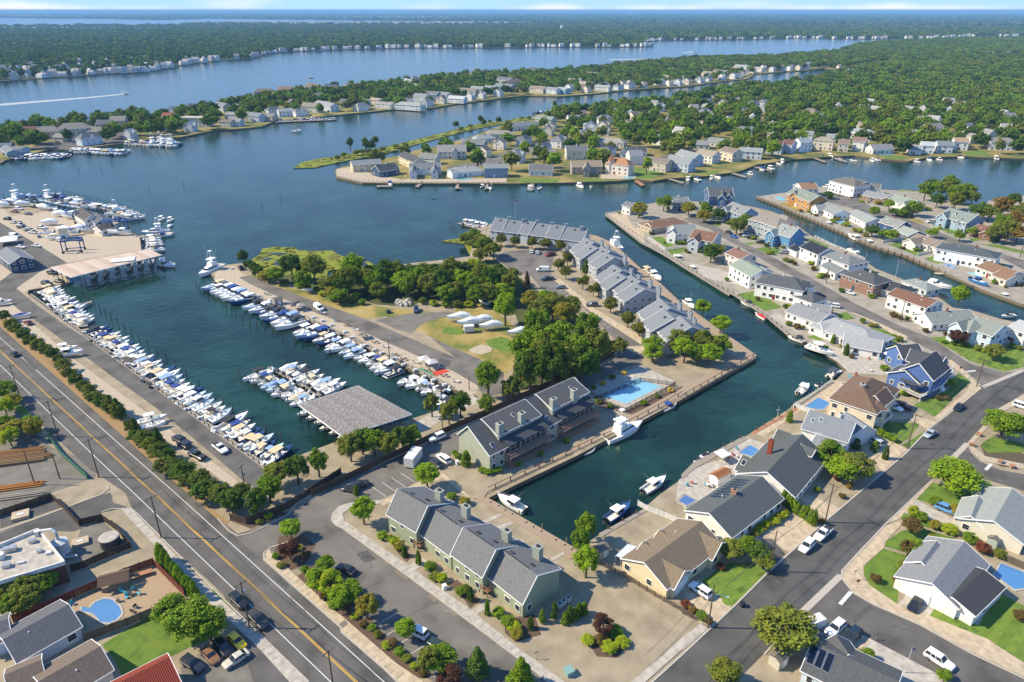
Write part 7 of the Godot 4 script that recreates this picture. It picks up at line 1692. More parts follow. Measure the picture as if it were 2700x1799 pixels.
	# the long peninsula between the creek and the bay
	street_of([
		[[-436.1,-665.5,-424.4,-665.5], 9.0, 5.0, 6.0, 0xe0dcd4, 0x6e4640], [[-420.5,-665.5,-411.1,-667.3], 9.0, 5.5, 5.8, 0xc9bca6, 0x82817c, "h"], [[-400.3,-651.3,-391.3,-648.8], 5.5, 4.0, 3.4, 0xcfc2a8, 0x8a8880], [[-403.4,-672.7,-391.5,-677.2], 10.5, 6.5, 6.8, 0xd2c6b0, 0x88857e, "h"], [[-387.5,-675.9,-374.4,-675.9], 7.5, 5.0, 4.4, 0xc6b8a2, 0x86827a, "h"], [[-389.5,-703.3,-377.2,-703.3], 9.5, 5.0, 6.2, 0x4e6480, 0x5a6068], [[-387.8,-724.6,-376.2,-726.7], 10.0, 5.5, 6.8, 0xc2b8a8, 0x8a867e],
		[[-320.2,-740.5,-303.6,-738.4], 8.2, 5.0, 7.6, 0xe4e2da, 0xc4bcae, "h"], [[-287.1,-739.3,-276,-736.2], 6.0, 4.4, 4.4, 0xd4cec2, 0x7e6e62], [[-299.7,-790.6,-287.8,-787.1], 6.5, 4.4, 4.6, 0xdcdcd8, 0x8c9092], [[-287.3,-786.1,-275.5,-782.6], 7.5, 4.4, 5.2, 0xd8ccb2, 0x7c766e], [[-269.8,-776.8,-258.2,-771.1], 7.5, 4.4, 5.2, 0xc2ccd6, 0x848a90], [[-260.7,-783,-246.8,-777.3], 6.0, 4.4, 4.2, 0xc8b89e, 0x8a8076], [[-252.1,-810.8,-239.7,-817], 7.0, 4.6, 5.0, 0xdce4ea, 0x98a0a4], [[-279.6,-742.4,-268.5,-739.3], 6.0, 4.0, 4.2, 0xb9c4cc, 0x8a9094], [[-352.7,-759.2,-342.4,-759.2], 9, 4.5, 6, 0xa86a50, 0xa05a44],
		[[-201.2,-894.2,-191.7,-894.2], 8.0, 5.0, 5.6, 0xdfe2e4, 0x7c7e80], [[-192.7,-915.8,-172.9,-903.4], 7.0, 4.6, 5.0, 0xdcdcd6, 0x8a8078], [[-171.3,-928.3,-160.4,-922], 6.0, 4.4, 4.6, 0xdcc8a4, 0xb4a890], [[-158.6,-890.1,-139.9,-879.9], 6.0, 4.6, 4.2, 0xd4d4ce, 0x9a9a96], [[-127.6,-876.7,-107.9,-866.8], 7.0, 5.4, 4.6, 0xd8dcd8, 0xa4a8a4, "h"], [[-120.8,-953.8,-106.2,-945.3], 8.5, 4.6, 5.8, 0xbcc8d2, 0x8c9296], [[-108.5,-975.1,-93.7,-966.2], 9.0, 5.0, 6.2, 0x5c7896, 0x747a80], [[-92.3,-971.2,-80.4,-962.4], 8.5, 4.8, 6.0, 0xc4cacc, 0x8c9092], [[-68.4,-1018.2,-47.4,-1006.6], 9.0, 5.4, 6.2, 0xdccfb6, 0x8a8274], [[-54.3,-1047.6,-35,-1037.4], 8.5, 4.8, 5.8, 0xd0d4d6, 0x969a9c], [[-35.5,-1052.5,-23.2,-1042.2], 9.0, 4.8, 6.0, 0xb8c4ce, 0x8e9498], [[-21,-1084.6,0.6,-1063], 9.0, 5.0, 6.2, 0x6a86a2, 0x7e868c],
		[[-77.1,-943.1,-58.6,-934.9], 7, 4.6, 4.4, 0xe6e8ea, 0xc4c8ca], [[27.9,-1059.2,44.6,-1048.9], 8.0, 4.8, 5.6, 0xdcd0ba, 0x94887c], [[49.6,-1048.2,63,-1038.1], 7.5, 4.8, 5.2, 0xd4dce2, 0x8c9498], [[65.9,-1053.6,75.9,-1039.4], 7.0, 4.4, 5.0, 0x8fb4c8, 0x9aa8b0], [[87.1,-1167.4,104.1,-1159.9], 9, 4.8, 6, 0xd8d8d2, 0x9a9490], [[101.1,-1124.5,116.5,-1108.3], 8.5, 5.0, 5.8, 0x8a7868, 0xa49a8e], [[120.5,-1085.1,137.7,-1074.4], 7.0, 4.8, 5.0, 0xe0e0da, 0xa8a8a2], [[-10.1,-1130.3,7.3,-1171.9], 8, 4.6, 5.4, 0xd8c8ac, 0x8a6e60], [[-19.7,-1193.4,-1.6,-1180.3], 9, 5, 6, 0xc8ccd0, 0x6a7074], [[-165,-1179.6,-146.9,-1142.3], 8.0, 4.6, 5.4, 0xd0dce4, 0x98a0a6], [[-147.4,-1095.9,-127.4,-1084.9], 8, 4.6, 5.4, 0xdcd8c8, 0x9a968c], [[35,-1393.5,55.3,-1375.8], 9, 5, 6, 0xa8a4a0, 0x5c5e62, "h"], [[129.3,-1307.1,149.8,-1291.6], 8, 5, 5.4, 0xd4ccc0, 0x8c847a], [[242.8,-1247.3,254.9,-1219.3], 8, 5, 5.4, 0xdcd4bc, 0xa09884], [[293.3,-1422.5,304.8,-1400.9], 7, 5, 5, 0xeaeae6, 0xb4b4b0],
		[[-335.2,-1002.8,-321,-1006.6], 9, 5, 6, 0xb4a898, 0x7c766c, "h"], [[-315.1,-1032.7,-297.7,-1026.7], 9.5, 5, 6, 0xc4b49c, 0x7a6658], [[-288.5,-1074.6,-272.6,-1068.1], 9.5, 5, 6.2, 0xd8ccb8, 0x84705e], [[-255.4,-1046.3,-247.1,-1063], 9, 5, 6, 0xdcd8cc, 0x94908a], [[-234.9,-853.5,-216.8,-846.6], 8.5, 5, 5.6, 0xd8d8c8, 0x948c80], [[-224.8,-879.3,-201.6,-851], 8, 4.6, 5.4, 0xc8d4dc, 0x969aa0], [[-249.7,-958.7,-240.7,-967.4], 8, 4.6, 5.4, 0xdcdcd4, 0x908c84], [[-265.5,-903.4,-258.6,-903.4], 7, 4.4, 4.8, 0xd4d0c8, 0x8a867e], [[-337.7,-865,-322.7,-851], 8, 4.6, 5.4, 0xb8bcc0, 0x80868a],
		[[331.8,-1322.9,342.8,-1307.1], 8, 5, 5.4, 0xd8ccb0, 0x9a8e7c], [[358.9,-1355.7,373.7,-1339.1], 8, 5, 5.4, 0xe0dcd0, 0x8c8478], [[393.1,-1411.6,409.2,-1393.5], 9, 5.5, 6, 0xd0b898, 0xa88c70], [[427.9,-1468.7,444.2,-1449.2], 9, 5.5, 6, 0xdce0e2, 0xa0a4a6], [[457,-1441,467,-1429.8], 7, 5, 5, 0xe6e4dc, 0xb4b0a4], [[582.4,-1546.5,608.1,-1568.5], 8, 5.5, 5.4, 0xeceef0, 0xa8b0b8], [[754.4,-1705.6,775.7,-1721.3], 7, 5, 5, 0xeaeae8, 0xc0c0bc]],
		"houses on the long wooded peninsula across the creek", "across the creek", {"far": true, "plain": true, "grow": 1.12, "tall": 1.15})
	# the marina buildings at the left edge
	street_of([[[-410,-596.7,-390.8,-575.4], 5.5, 5.0, 3.6, 0x8fa0b0, 0x7c848a], [[-396.8,-588.9,-388.6,-586.9], 6.0, 4.0, 4.8, 0x9ab0bc, 0x6e767c], [[-422.7,-608.8,-414.5,-611], 5.0, 6.0, 3.6, 0x5f7890, 0x5c6a78]], "sheds of the distant marina", "at the distant marina", {"name": "marina_shed", "cat": "shed", "plain": true})
	street_of([[[-234.2,-385.7,-220.6,-371], 7.5, 4.0, 4.6, 0xe4e0d6, 0x54504e], [[-221.5,-377.6,-212.5,-366.7], 6.6, 4.0, 4.4, 0xb9cbd8, 0x5a6068], [[-212.9,-359.1,-208.4,-365], 5.0, 5.2, 3.2, 0xdcd8cc, 0x4e4a48], [[-227.4,-352,-224.3,-353.4], 5.0, 3.0, 3.2, 0xe2e2dc, 0x86857e]], "buildings in the sandy boat yard", "in the sandy boat yard", {"name": "yard_building", "cat": "building"})
	house("dark blue barn-like marina building with white trim beside the asphalt yard", 0x3a4a60, 0x7e848c, [[[-230.3,-316.4,-215.7,-302.8], 6.6, 4.6, 4.4, 4.6, 4.4, "g"]], {"name": "marina_building", "cat": "building", "garage": [[P2(-216.7,-302.7).x, P2(-216.7,-302.7).y, 0.65, 0.75, 3.4, 0x2c3038]]})

# ---------- boats and cars in their places ----------
const KW := {"console": "open console boat", "ttop": "hard-top console boat", "cruiser": "cabin cruiser", "hardtop": "hardtop fishing boat", "covered": "canvas-covered runabout", "bowrider": "bimini runabout", "sportfish": "tall sportfishing yacht", "pontoon": "pontoon boat", "skiff": "small skiff", "wrapped": "shrink-wrapped boat", "kayak": "kayak", "jetski": "jet ski"}
const CW := {0xe8e8e4: "white", 0x1f3f86: "blue", 0x2a2c33: "charcoal", 0xc9b792: "beige", 0x86a2c8: "pale blue", 0x2f7f72: "teal", 0xb02a2a: "red"}
func moor(kind: String, trim: int, p: Vector2, dir: Vector2, label: String, group := "", y := WL, hull := 0xe9e8e4, sc := 1.0, eng := 0x17181b) -> Node3D:
	return copy(boat(kind, trim, hull, eng), {"kayak": "kayak", "jetski": "jet_ski", "pontoon": "pontoon_boat", "skiff": "skiff"}.get(kind, "motor_boat"), label, {"kayak": "kayak", "jetski": "jet ski"}.get(kind, "boat"), v3(p, y), -dir.angle(), group, sc)
func berth(a: Vector2, b: Vector2, dir: Vector2, pitch: float, kinds: Array, place: String, group: String, from := 1, out := 5.2) -> int:   # boats side by side along a dock, bows towards dir
	var n := maxi(1, int(round(a.distance_to(b) / pitch)))
	var d := dir.normalized()
	var cols := [0xe8e8e4, 0xe8e8e4, 0x1f3f86, 0x2a2c33, 0xc9b792, 0x86a2c8, 0xe8e8e4]
	for i in n:
		var k: String = kinds[rng.randi_range(0, kinds.size() - 1)]
		var c: int = cols[rng.randi_range(0, 6)]
		var hl: int = [0xe9e8e4, 0xe9e8e4, 0xe9e8e4, 0xdfe0da, 0x27406e, 0xc4d4de][rng.randi_range(0, 5)]
		var e: int = [0x17181b, 0x17181b, 0xe2e2e0, 0x4a4d52][rng.randi_range(0, 3)]
		var p := a.lerp(b, (i + 0.5) / n) + d * (out + r(-0.6, 0.6))
		moor(k, c, p, d.rotated(r(-0.07, 0.07)), "%s with %s trim, %s %s" % [KW[k], CW[c], nth(from + i), place], group, WL, hl, r(1.0, 1.32), e)
	return from + n
func boats():
	var dq := P2(-154.7,-254) - P2(-160.9,-244.6)
	var mix := ["ttop", "ttop", "console", "hardtop", "bowrider", "ttop"]
	var k := 1
	for q in [[P2(-195.8,-276.2), P2(-160.6,-240.6)], [P2(-153.8,-235.4), P2(-117.6,-202)], [P2(-115.7,-199.7), P2(-84.9,-172.8)], [P2(-82.6,-170.5), P2(-62.6,-152.6)]]:
		k = berth(q[0], q[1], dq, 3.1, mix, "from the shed in the quay row", "boats along the marina quay", k)
	var dp := P2(-99.8,-251.5) - P2(-92.5,-259.1)
	k = 1
	for q in [[P2(-122.4,-288.3), P2(-101.7,-271.1), ["cruiser", "hardtop", "cruiser"], 3.4, 5.2], [P2(-98,-268), P2(-75.4,-246.7), ["cruiser", "cruiser", "hardtop"], 4.2, 5.8], [P2(-72.6,-243.6), P2(-53.9,-226.8), ["hardtop", "cruiser", "ttop"], 3.6, 5.2], [P2(-53.3,-225.8), P2(-33.1,-207.7), ["ttop", "console", "bowrider", "hardtop", "pontoon"], 3.4, 4.6], [P2(-30.5,-204.5), P2(-17.6,-193.3), ["ttop", "bowrider", "console"], 3.4, 4.6], [P2(-20.9,-192.2), P2(-14.4,-186.4), ["ttop", "console"], 3.4, 4.4]]:
		k = berth(q[0], q[1], dp, q[3], q[2], "from the pier tip", "boats along the sandy pier", k, q[4])
	k = berth(P2(-76.8,-207.3), P2(-56.5,-190.1), -dp, 3.2, ["ttop", "console", "covered", "bowrider"], "on the floating dock's far side", "boats on the floating dock", 1, 4.4)
	k = berth(P2(-78.8,-207.3), P2(-58,-188.9), dp, 3.2, ["ttop", "bowrider", "covered", "console"], "on the floating dock's near side", "boats on the floating dock", 1, 4.6)
	for i in 6: moor(["ttop", "bowrider", "console"][i % 3], 0xe8e8e4, P2(-60,-179.9).lerp(P2(-46.3,-166.7), i / 5.0) + dp.normalized() * -2.0, dp, "boat half under the near edge of the rusty shed, %s" % nth(i + 1), "boats in the basin shed")
	for i in 7: moor(["hardtop", "ttop", "covered", "cruiser"][i % 4], [0x86a2c8, 0xe8e8e4, 0x1f3f86][i % 3], P2(-182.2,-295.1).lerp(P2(-161.9,-317.4), i / 6.0) + Vector2(-1, -3), Vector2(0.35, 1), "boat berthed under the long rusty white shed, %s" % nth(i + 1), "boats in the long shed")
	k = berth(P2(-305.7,-433.2), P2(-280.2,-437.2), Vector2(0.3, -1), 4.4, ["cruiser", "sportfish", "hardtop", "cruiser"], "in the left marina's outer row", "boats in the left marina", 1, 5.0)
	k = berth(P2(-279.1,-435.2), P2(-232.4,-408.2), Vector2(1, -0.35), 3.2, ["ttop", "cruiser", "hardtop", "covered", "bowrider"], "in the left marina's middle row", "boats in the left marina", 1, 4.6)
	k = berth(P2(-279.1,-435.2), P2(-246,-417.1), Vector2(-1, 0.35), 3.6, ["covered", "bowrider", "ttop"], "in the left marina's inner row", "boats in the left marina", 1, 4.6)
	k = berth(P2(-230.6,-403), P2(-213.5,-389.6), Vector2(1, -0.3), 4.6, ["cruiser", "sportfish", "cruiser"], "by the yard buildings", "boats in the left marina", 1, 5.5)
	k = berth(P2(-188.7,-354), P2(-176.9,-332), Vector2(1, -0.12), 3.0, ["ttop", "covered", "bowrider"], "stacked along the sandy yard edge", "boats at the yard edge", 1, 5.6)
	for q in [["sportfish", P2(-185.5,-365.2), Vector2(-1, 0.4), "large cruiser under a white cover at the yard dock"], ["hardtop", P2(-179.3,-359.5), Vector2(1, -0.2), "blue-trimmed boat beside the covered cruiser at the yard dock"], ["console", P2(-191,-368.1), Vector2(1, -0.15), "lone open boat inside the yard dock arm"], ["ttop", P2(-194.6,-391.2), Vector2(0.1, 1), "boat on the outermost yard piles, upper one"], ["ttop", P2(-188.6,-388.8), Vector2(0.1, 1), "boat on the outermost yard piles, right one"], ["covered", P2(-184.1,-377.8), Vector2(0.2, 1), "boat on the outermost yard piles, lower one"], ["cruiser", P2(-157.2,-312.3), Vector2(1, 0.35), "cruiser poking out past the long rusty white shed"]]:
		moor(q[0], 0xe8e8e4 if q[0] != "hardtop" else 0x1f3f86, q[1], q[2], q[3])
	var g2 := [[P2(-392,-574.9), P2(-370.4,-574.9), ["cruiser", "hardtop", "ttop"], "first"], [P2(-372.2,-578), P2(-351.6,-578), ["ttop", "hardtop", "cruiser"], "second"], [P2(-361.4,-603.8), P2(-338.1,-600.5), ["ttop", "bowrider", "cruiser"], "third"], [P2(-337.5,-599.1), P2(-313.6,-593.9), ["cruiser", "hardtop"], "fourth"], [P2(-336.3,-643), P2(-312.1,-637), ["hardtop", "ttop"], "fifth"], [P2(-310.9,-637), P2(-285.8,-631.1), ["cruiser", "sportfish"], "sixth"]]
	for q in g2:
		berth(q[0], q[1], Vector2(0.15, 1), 3.4, q[2], "in distant marina group %s, front" % q[3], "boats of the distant marina", 1, 4.6)
		berth(q[0], q[1], Vector2(0.1, -1), 3.8, q[2], "in distant marina group %s, back" % q[3], "boats of the distant marina", 1, 4.6)
	berth(P2(-247.2,-780.9), P2(-187,-796.4), Vector2(0.05, 1), 4.0, ["ttop", "hardtop", "bowrider"], "of the white row at the creek mouth", "boats at the creek mouth", 1, 4.6)
	berth(P2(21.5,-840.5), P2(45.4,-862.4), Vector2(0.3, -1), 4.0, ["ttop", "covered"], "on the creek dock behind the marsh", "boats on the creek dock", 1, 3.0)
	berth(P2(67.1,-862.4), P2(122,-896.3), Vector2(0.2, -1), 5.0, ["ttop", "covered", "hardtop"], "farther up the creek dock", "boats on the creek dock", 1, 3.0)
	# boats in the canals
	for q in [["sportfish", 0xe8e8e4, P2(25.7,-165.8), P2(35.3,-172.9), 0xe9e8e4, "white sportfishing yacht berthed at the boardwalk rail"], ["skiff", 0xc9b792, P2(18.6,-159.2), P2(22.4,-162.2), 0xe9e8e4, "small open skiff lying along the boardwalk"], ["bowrider", 0x1f3f86, P2(43.4,-181.7), P2(48.7,-185.9), 0xe9e8e4, "small blue-topped boat near the big pool"],
		["hardtop", 0xe8e8e4, P2(2.96,-135.38), P2(-3.19,-140.85), 0xe9e8e4, "hardtop boat at the head of the canal beside the boardwalk"], ["hardtop", 0xe8e8e4, P2(20.84,-131.23), P2(28.33,-138.35), 0x2c4f86, "blue-hulled hardtop boat beside the gravel lot"], ["hardtop", 0xe8e8e4, P2(30.98,-141.98), P2(38.6,-148.8), 0xe9e8e4, "cabin boat with tall rods beside the timber patio"],
		["bowrider", 0x2a2c33, P2(94.4,-262.6), P2(91.5,-267.5), 0xe9e8e4, "black-topped boat below the sloping lawn"], ["covered", 0xb02a2a, P2(95.6,-249.5), P2(93.2,-255.2), 0xe9e8e4, "boat with a red cover by the canal bend"], ["bowrider", 0x2a2c33, P2(102.6,-229.3), P2(98.6,-233), 0xe9e8e4, "dark-topped boat below the pale grey house"], ["ttop", 0xe8e8e4, P2(100.9,-222.6), P2(106.3,-216.4), 0xe9e8e4, "large triple-engine console boat raised on a lift"], ["pontoon", 0x3c4656, P2(100.1,-202.5), P2(105.9,-207.1), 0x8d949c, "pontoon boat with a blue-grey bimini beside the patio"], ["ttop", 0xe8e8e4, P2(86.3,-191.2), P2(92.3,-197.7), 0xe9e8e4, "white-topped boat beside the white railing"], ["jetski", 0x2a2c33, P2(94.4,-197.3), P2(96.6,-199), 0xd8d8d4, "jet ski beside the white railing"],
		["jetski", 0x1f3f86, P2(47.2,-155.5), P2(49.5,-157.1), 0xe0e4ea, "blue jet ski on the patio float"], ["jetski", 0x2a2c33, P2(49.7,-158.4), P2(51.3,-159.8), 0xe0e4ea, "dark jet ski on the patio float"],
		["covered", 0xb02a2a, P2(72.8,-337.1), P2(70.4,-345.7), 0xe9e8e4, "boat with a red cover at the grassy lot"], ["hardtop", 0xe8e8e4, P2(78.6,-317.7), P2(76.3,-326.3), 0xe9e8e4, "white cabin boat by the hedge fence"], ["ttop", 0xe8e8e4, P2(81.7,-302.4), P2(79.3,-310.3), 0xe9e8e4, "white console boat by the gravel patio"], ["sportfish", 0xe8e8e4, P2(52.1,-336.2), P2(49.7,-348.7), 0xe9e8e4, "sportfishing yacht behind the grey townhouse rows"], ["pontoon", 0xc9b792, P2(59.2,-306.3), P2(61.3,-300.1), 0xc8b080, "beige raft boat behind the middle townhouse row"], ["cruiser", 0xe8e8e4, P2(61.5,-301.6), P2(63.9,-292.6), 0xe9e8e4, "white cruiser behind the middle townhouse row"], ["hardtop", 0xe8e8e4, P2(69.1,-268.2), P2(70.7,-260.9), 0xe9e8e4, "boat with a long rod behind the last townhouse row"],
		["skiff", 0xc9b792, P2(186.8,-302.1), P2(190.4,-300.4), 0xcabfae, "skiff at the second canal float"], ["hardtop", 0x1f3f86, P2(195.8,-289.4), P2(197.5,-283.1), 0x2c6fb0, "blue boat on a lift in the second canal"], ["ttop", 0xe8e8e4, P2(171.6,-375.6), P2(170,-384.5), 0xe9e8e4, "white console boat at the oval pool lot"], ["cruiser", 0xe8e8e4, P2(174.9,-353), P2(173.4,-359.9), 0xe9e8e4, "white cruiser below the yellow shrubs"], ["pontoon", 0x2a2c33, P2(163.3,-337.9), P2(165.7,-329.8), 0xdedede, "dark-topped pontoon boat on the canal"], ["cruiser", 0xe8e8e4, P2(175.5,-285), P2(179.6,-279.8), 0xe9e8e4, "big cruiser hanging on a lift in the second canal"], ["bowrider", 0xe8e8e4, P2(199.8,-270.3), P2(198.6,-276), 0xe9e8e4, "white boat on the far bank of the second canal"], ["bowrider", 0x2a2c33, P2(191.9,-253.7), P2(185,-251.6), 0xe9e8e4, "dark-topped boat near the right edge of the second canal"], ["ttop", 0xe8e8e4, P2(177.5,-348.6), P2(177.6,-342.1), 0xe9e8e4, "white boat half hidden below the canal trees"]]:
		moor(q[0], q[1], (q[2] + q[3]) * 0.5, q[3] - q[2], q[5], "", WL if not "lift" in q[5] else 0.2, q[4], 1.0 if not "triple" in q[5] else 1.25)
	k = 0
	for q in [P2(-80.9,-478.6), P2(-19.6,-472.5), P2(-14.3,-468.6), P2(11.7,-466), P2(17.8,-467.9), P2(45.1,-473.5), P2(52.2,-473.5), P2(120.6,-494.5), P2(127.2,-494.5), P2(137.4,-498.1), P2(142.7,-500.7), P2(169.1,-513.2), P2(182.6,-527.9), P2(189.7,-532.1), P2(201.6,-550.4), P2(206.5,-557.1), P2(263.9,-564), P2(277.6,-562.6), P2(283.2,-565.4), P2(310.3,-559.4), P2(322.6,-564), P2(332.2,-567.2), P2(352.8,-575.7), P2(378.3,-571), P2(245.5,-580.5), P2(252.7,-580.5), P2(256.8,-571), P2(206.9,-470.2), P2(181.3,-527.1), P2(189.9,-533.3)]:
		k += 1
		moor(["ttop", "cruiser", "bowrider", "hardtop", "pontoon"][k % 5], [0xe8e8e4, 0x1f3f86, 0xe8e8e4, 0x2a2c33][k % 4], q, Vector2(0.3 * sin(k * 2.3), 1), "boat moored at the channel houses, %s from the sandy point" % nth(k), "boats moored at the channel houses")
	berth(P2(-28.1,-382.3), P2(-14.9,-372.3), Vector2(0.4, -1), 3.8, ["ttop", "hardtop", "cruiser"], "on the jetty of the point townhouses", "boats at the point jetty", 1, 4.4)
	moor("sportfish", 0xe8e8e4, P2(-133.8,-304.3), Vector2(-0.25, 1), "tall white-wrapped sportfishing yacht at the pier tip", "", WL, 0xf2f2f0, 1.15)
	k = 0
	for q in [[P2(-537.8,-1052.9), Vector2(1, -0.06)], [P2(-346.4,-1314), Vector2(-1, 0.06)], [P2(500.7,-2138.9), Vector2(1, 0.02)], [P2(-205.3,-707.5), Vector2(-1, 0.1)]]:
		k += 1
		moor("cruiser", 0xe8e8e4, q[0], q[1], "boat under way on the open bay, %s" % ["with the long white wake", "small and white at the middle", "near the far tree line", "closest, trailing a dark ripple"][k - 1])
	moor("kayak", 0x2f9a3a, P2(-48.8,-441.2), Vector2(1, 0.2), "green kayak alone on the open channel", "", -1.15)
	for q in [["wrapped", P2(-19.7,-246), Vector2(-1, 0.25), "maroon-striped cruiser laid up on the grass"], ["wrapped", P2(-15.7,-241.2), Vector2(-1, 0.35), "shrink-wrapped boat behind the white box trailer"], ["wrapped", P2(-11.3,-243.3), Vector2(-1, 0.3), "shrink-wrapped boat in the middle of the laid-up group"], ["wrapped", P2(-7.6,-238), Vector2(-1, 0.3), "shrink-wrapped boat at the right of the laid-up group"], ["wrapped", P2(2.5,-232.2), Vector2(-1, 0.35), "shrink-wrapped boat alone under the trees"], ["wrapped", P2(-286.8,-417.1), Vector2(1, -0.2), "tan-wrapped boat on stands in the sandy yard corner"], ["ttop", P2(-230.3,-349.9), Vector2(-1, 0.1), "boat on a trailer beside the small yard shed"], ["cruiser", P2(-201.3,-358.1), Vector2(-1, 0.15), "cruiser standing under the blue travel lift"], ["skiff", P2(-83.4,-276.2), Vector2(-1, 0.3), "skiff on a trailer beside the pier road"], ["ttop", P2(-150.6,-219.2), Vector2(0.9, -0.4), "boat on a trailer behind the cedars, upper one"], ["hardtop", P2(-147.3,-215.8), Vector2(0.9, -0.3), "boat on a trailer behind the cedars, lower one"], ["ttop", P2(-100.4,-173.2), Vector2(0.9, -0.5), "boat laid up on the sandy verge, upper one"], ["console", P2(-98.6,-170.2), Vector2(0.9, -0.5), "boat laid up on the sandy verge, lower one"], ["bowrider", P2(-199.1,-261.9), Vector2(0.9, -0.5), "boat on the verge at the left edge"], ["covered", P2(-183.3,-248.7), Vector2(0.9, -0.4), "boat parked behind the first cedars"]]:
		moor(q[0], 0xe8e8e4 if q[0] != "covered" else 0x1f3f86, q[1], q[2], q[3], "boats laid up ashore", 1.25 if q[0] in ["wrapped", "cruiser"] else 0.75)
	k = 0
	for q in V([-297.8,-414.4,-300.1,-420.8,-298.1,-422.7,-237.7,-356.7,-232.2,-363,-249.2,-396.2,-244.8,-393.7,-232.3,-390.4,-270.8,-409.9,-264.8,-407.3,-252.2,-394.5,-245.1,-389.6,-225.8,-365.2,-221,-362.3,-224.1,-372.5,-225.5,-358.1,-248,-377.1]):
		k += 1
		moor("wrapped" if k % 2 else "ttop", 0x1f3f86, q, Vector2(-1, 0.3 * sin(k * 2.0)), "boat stored in the sandy yard, %s from the left" % nth(k), "boats stored in the sandy yard", 1.25)
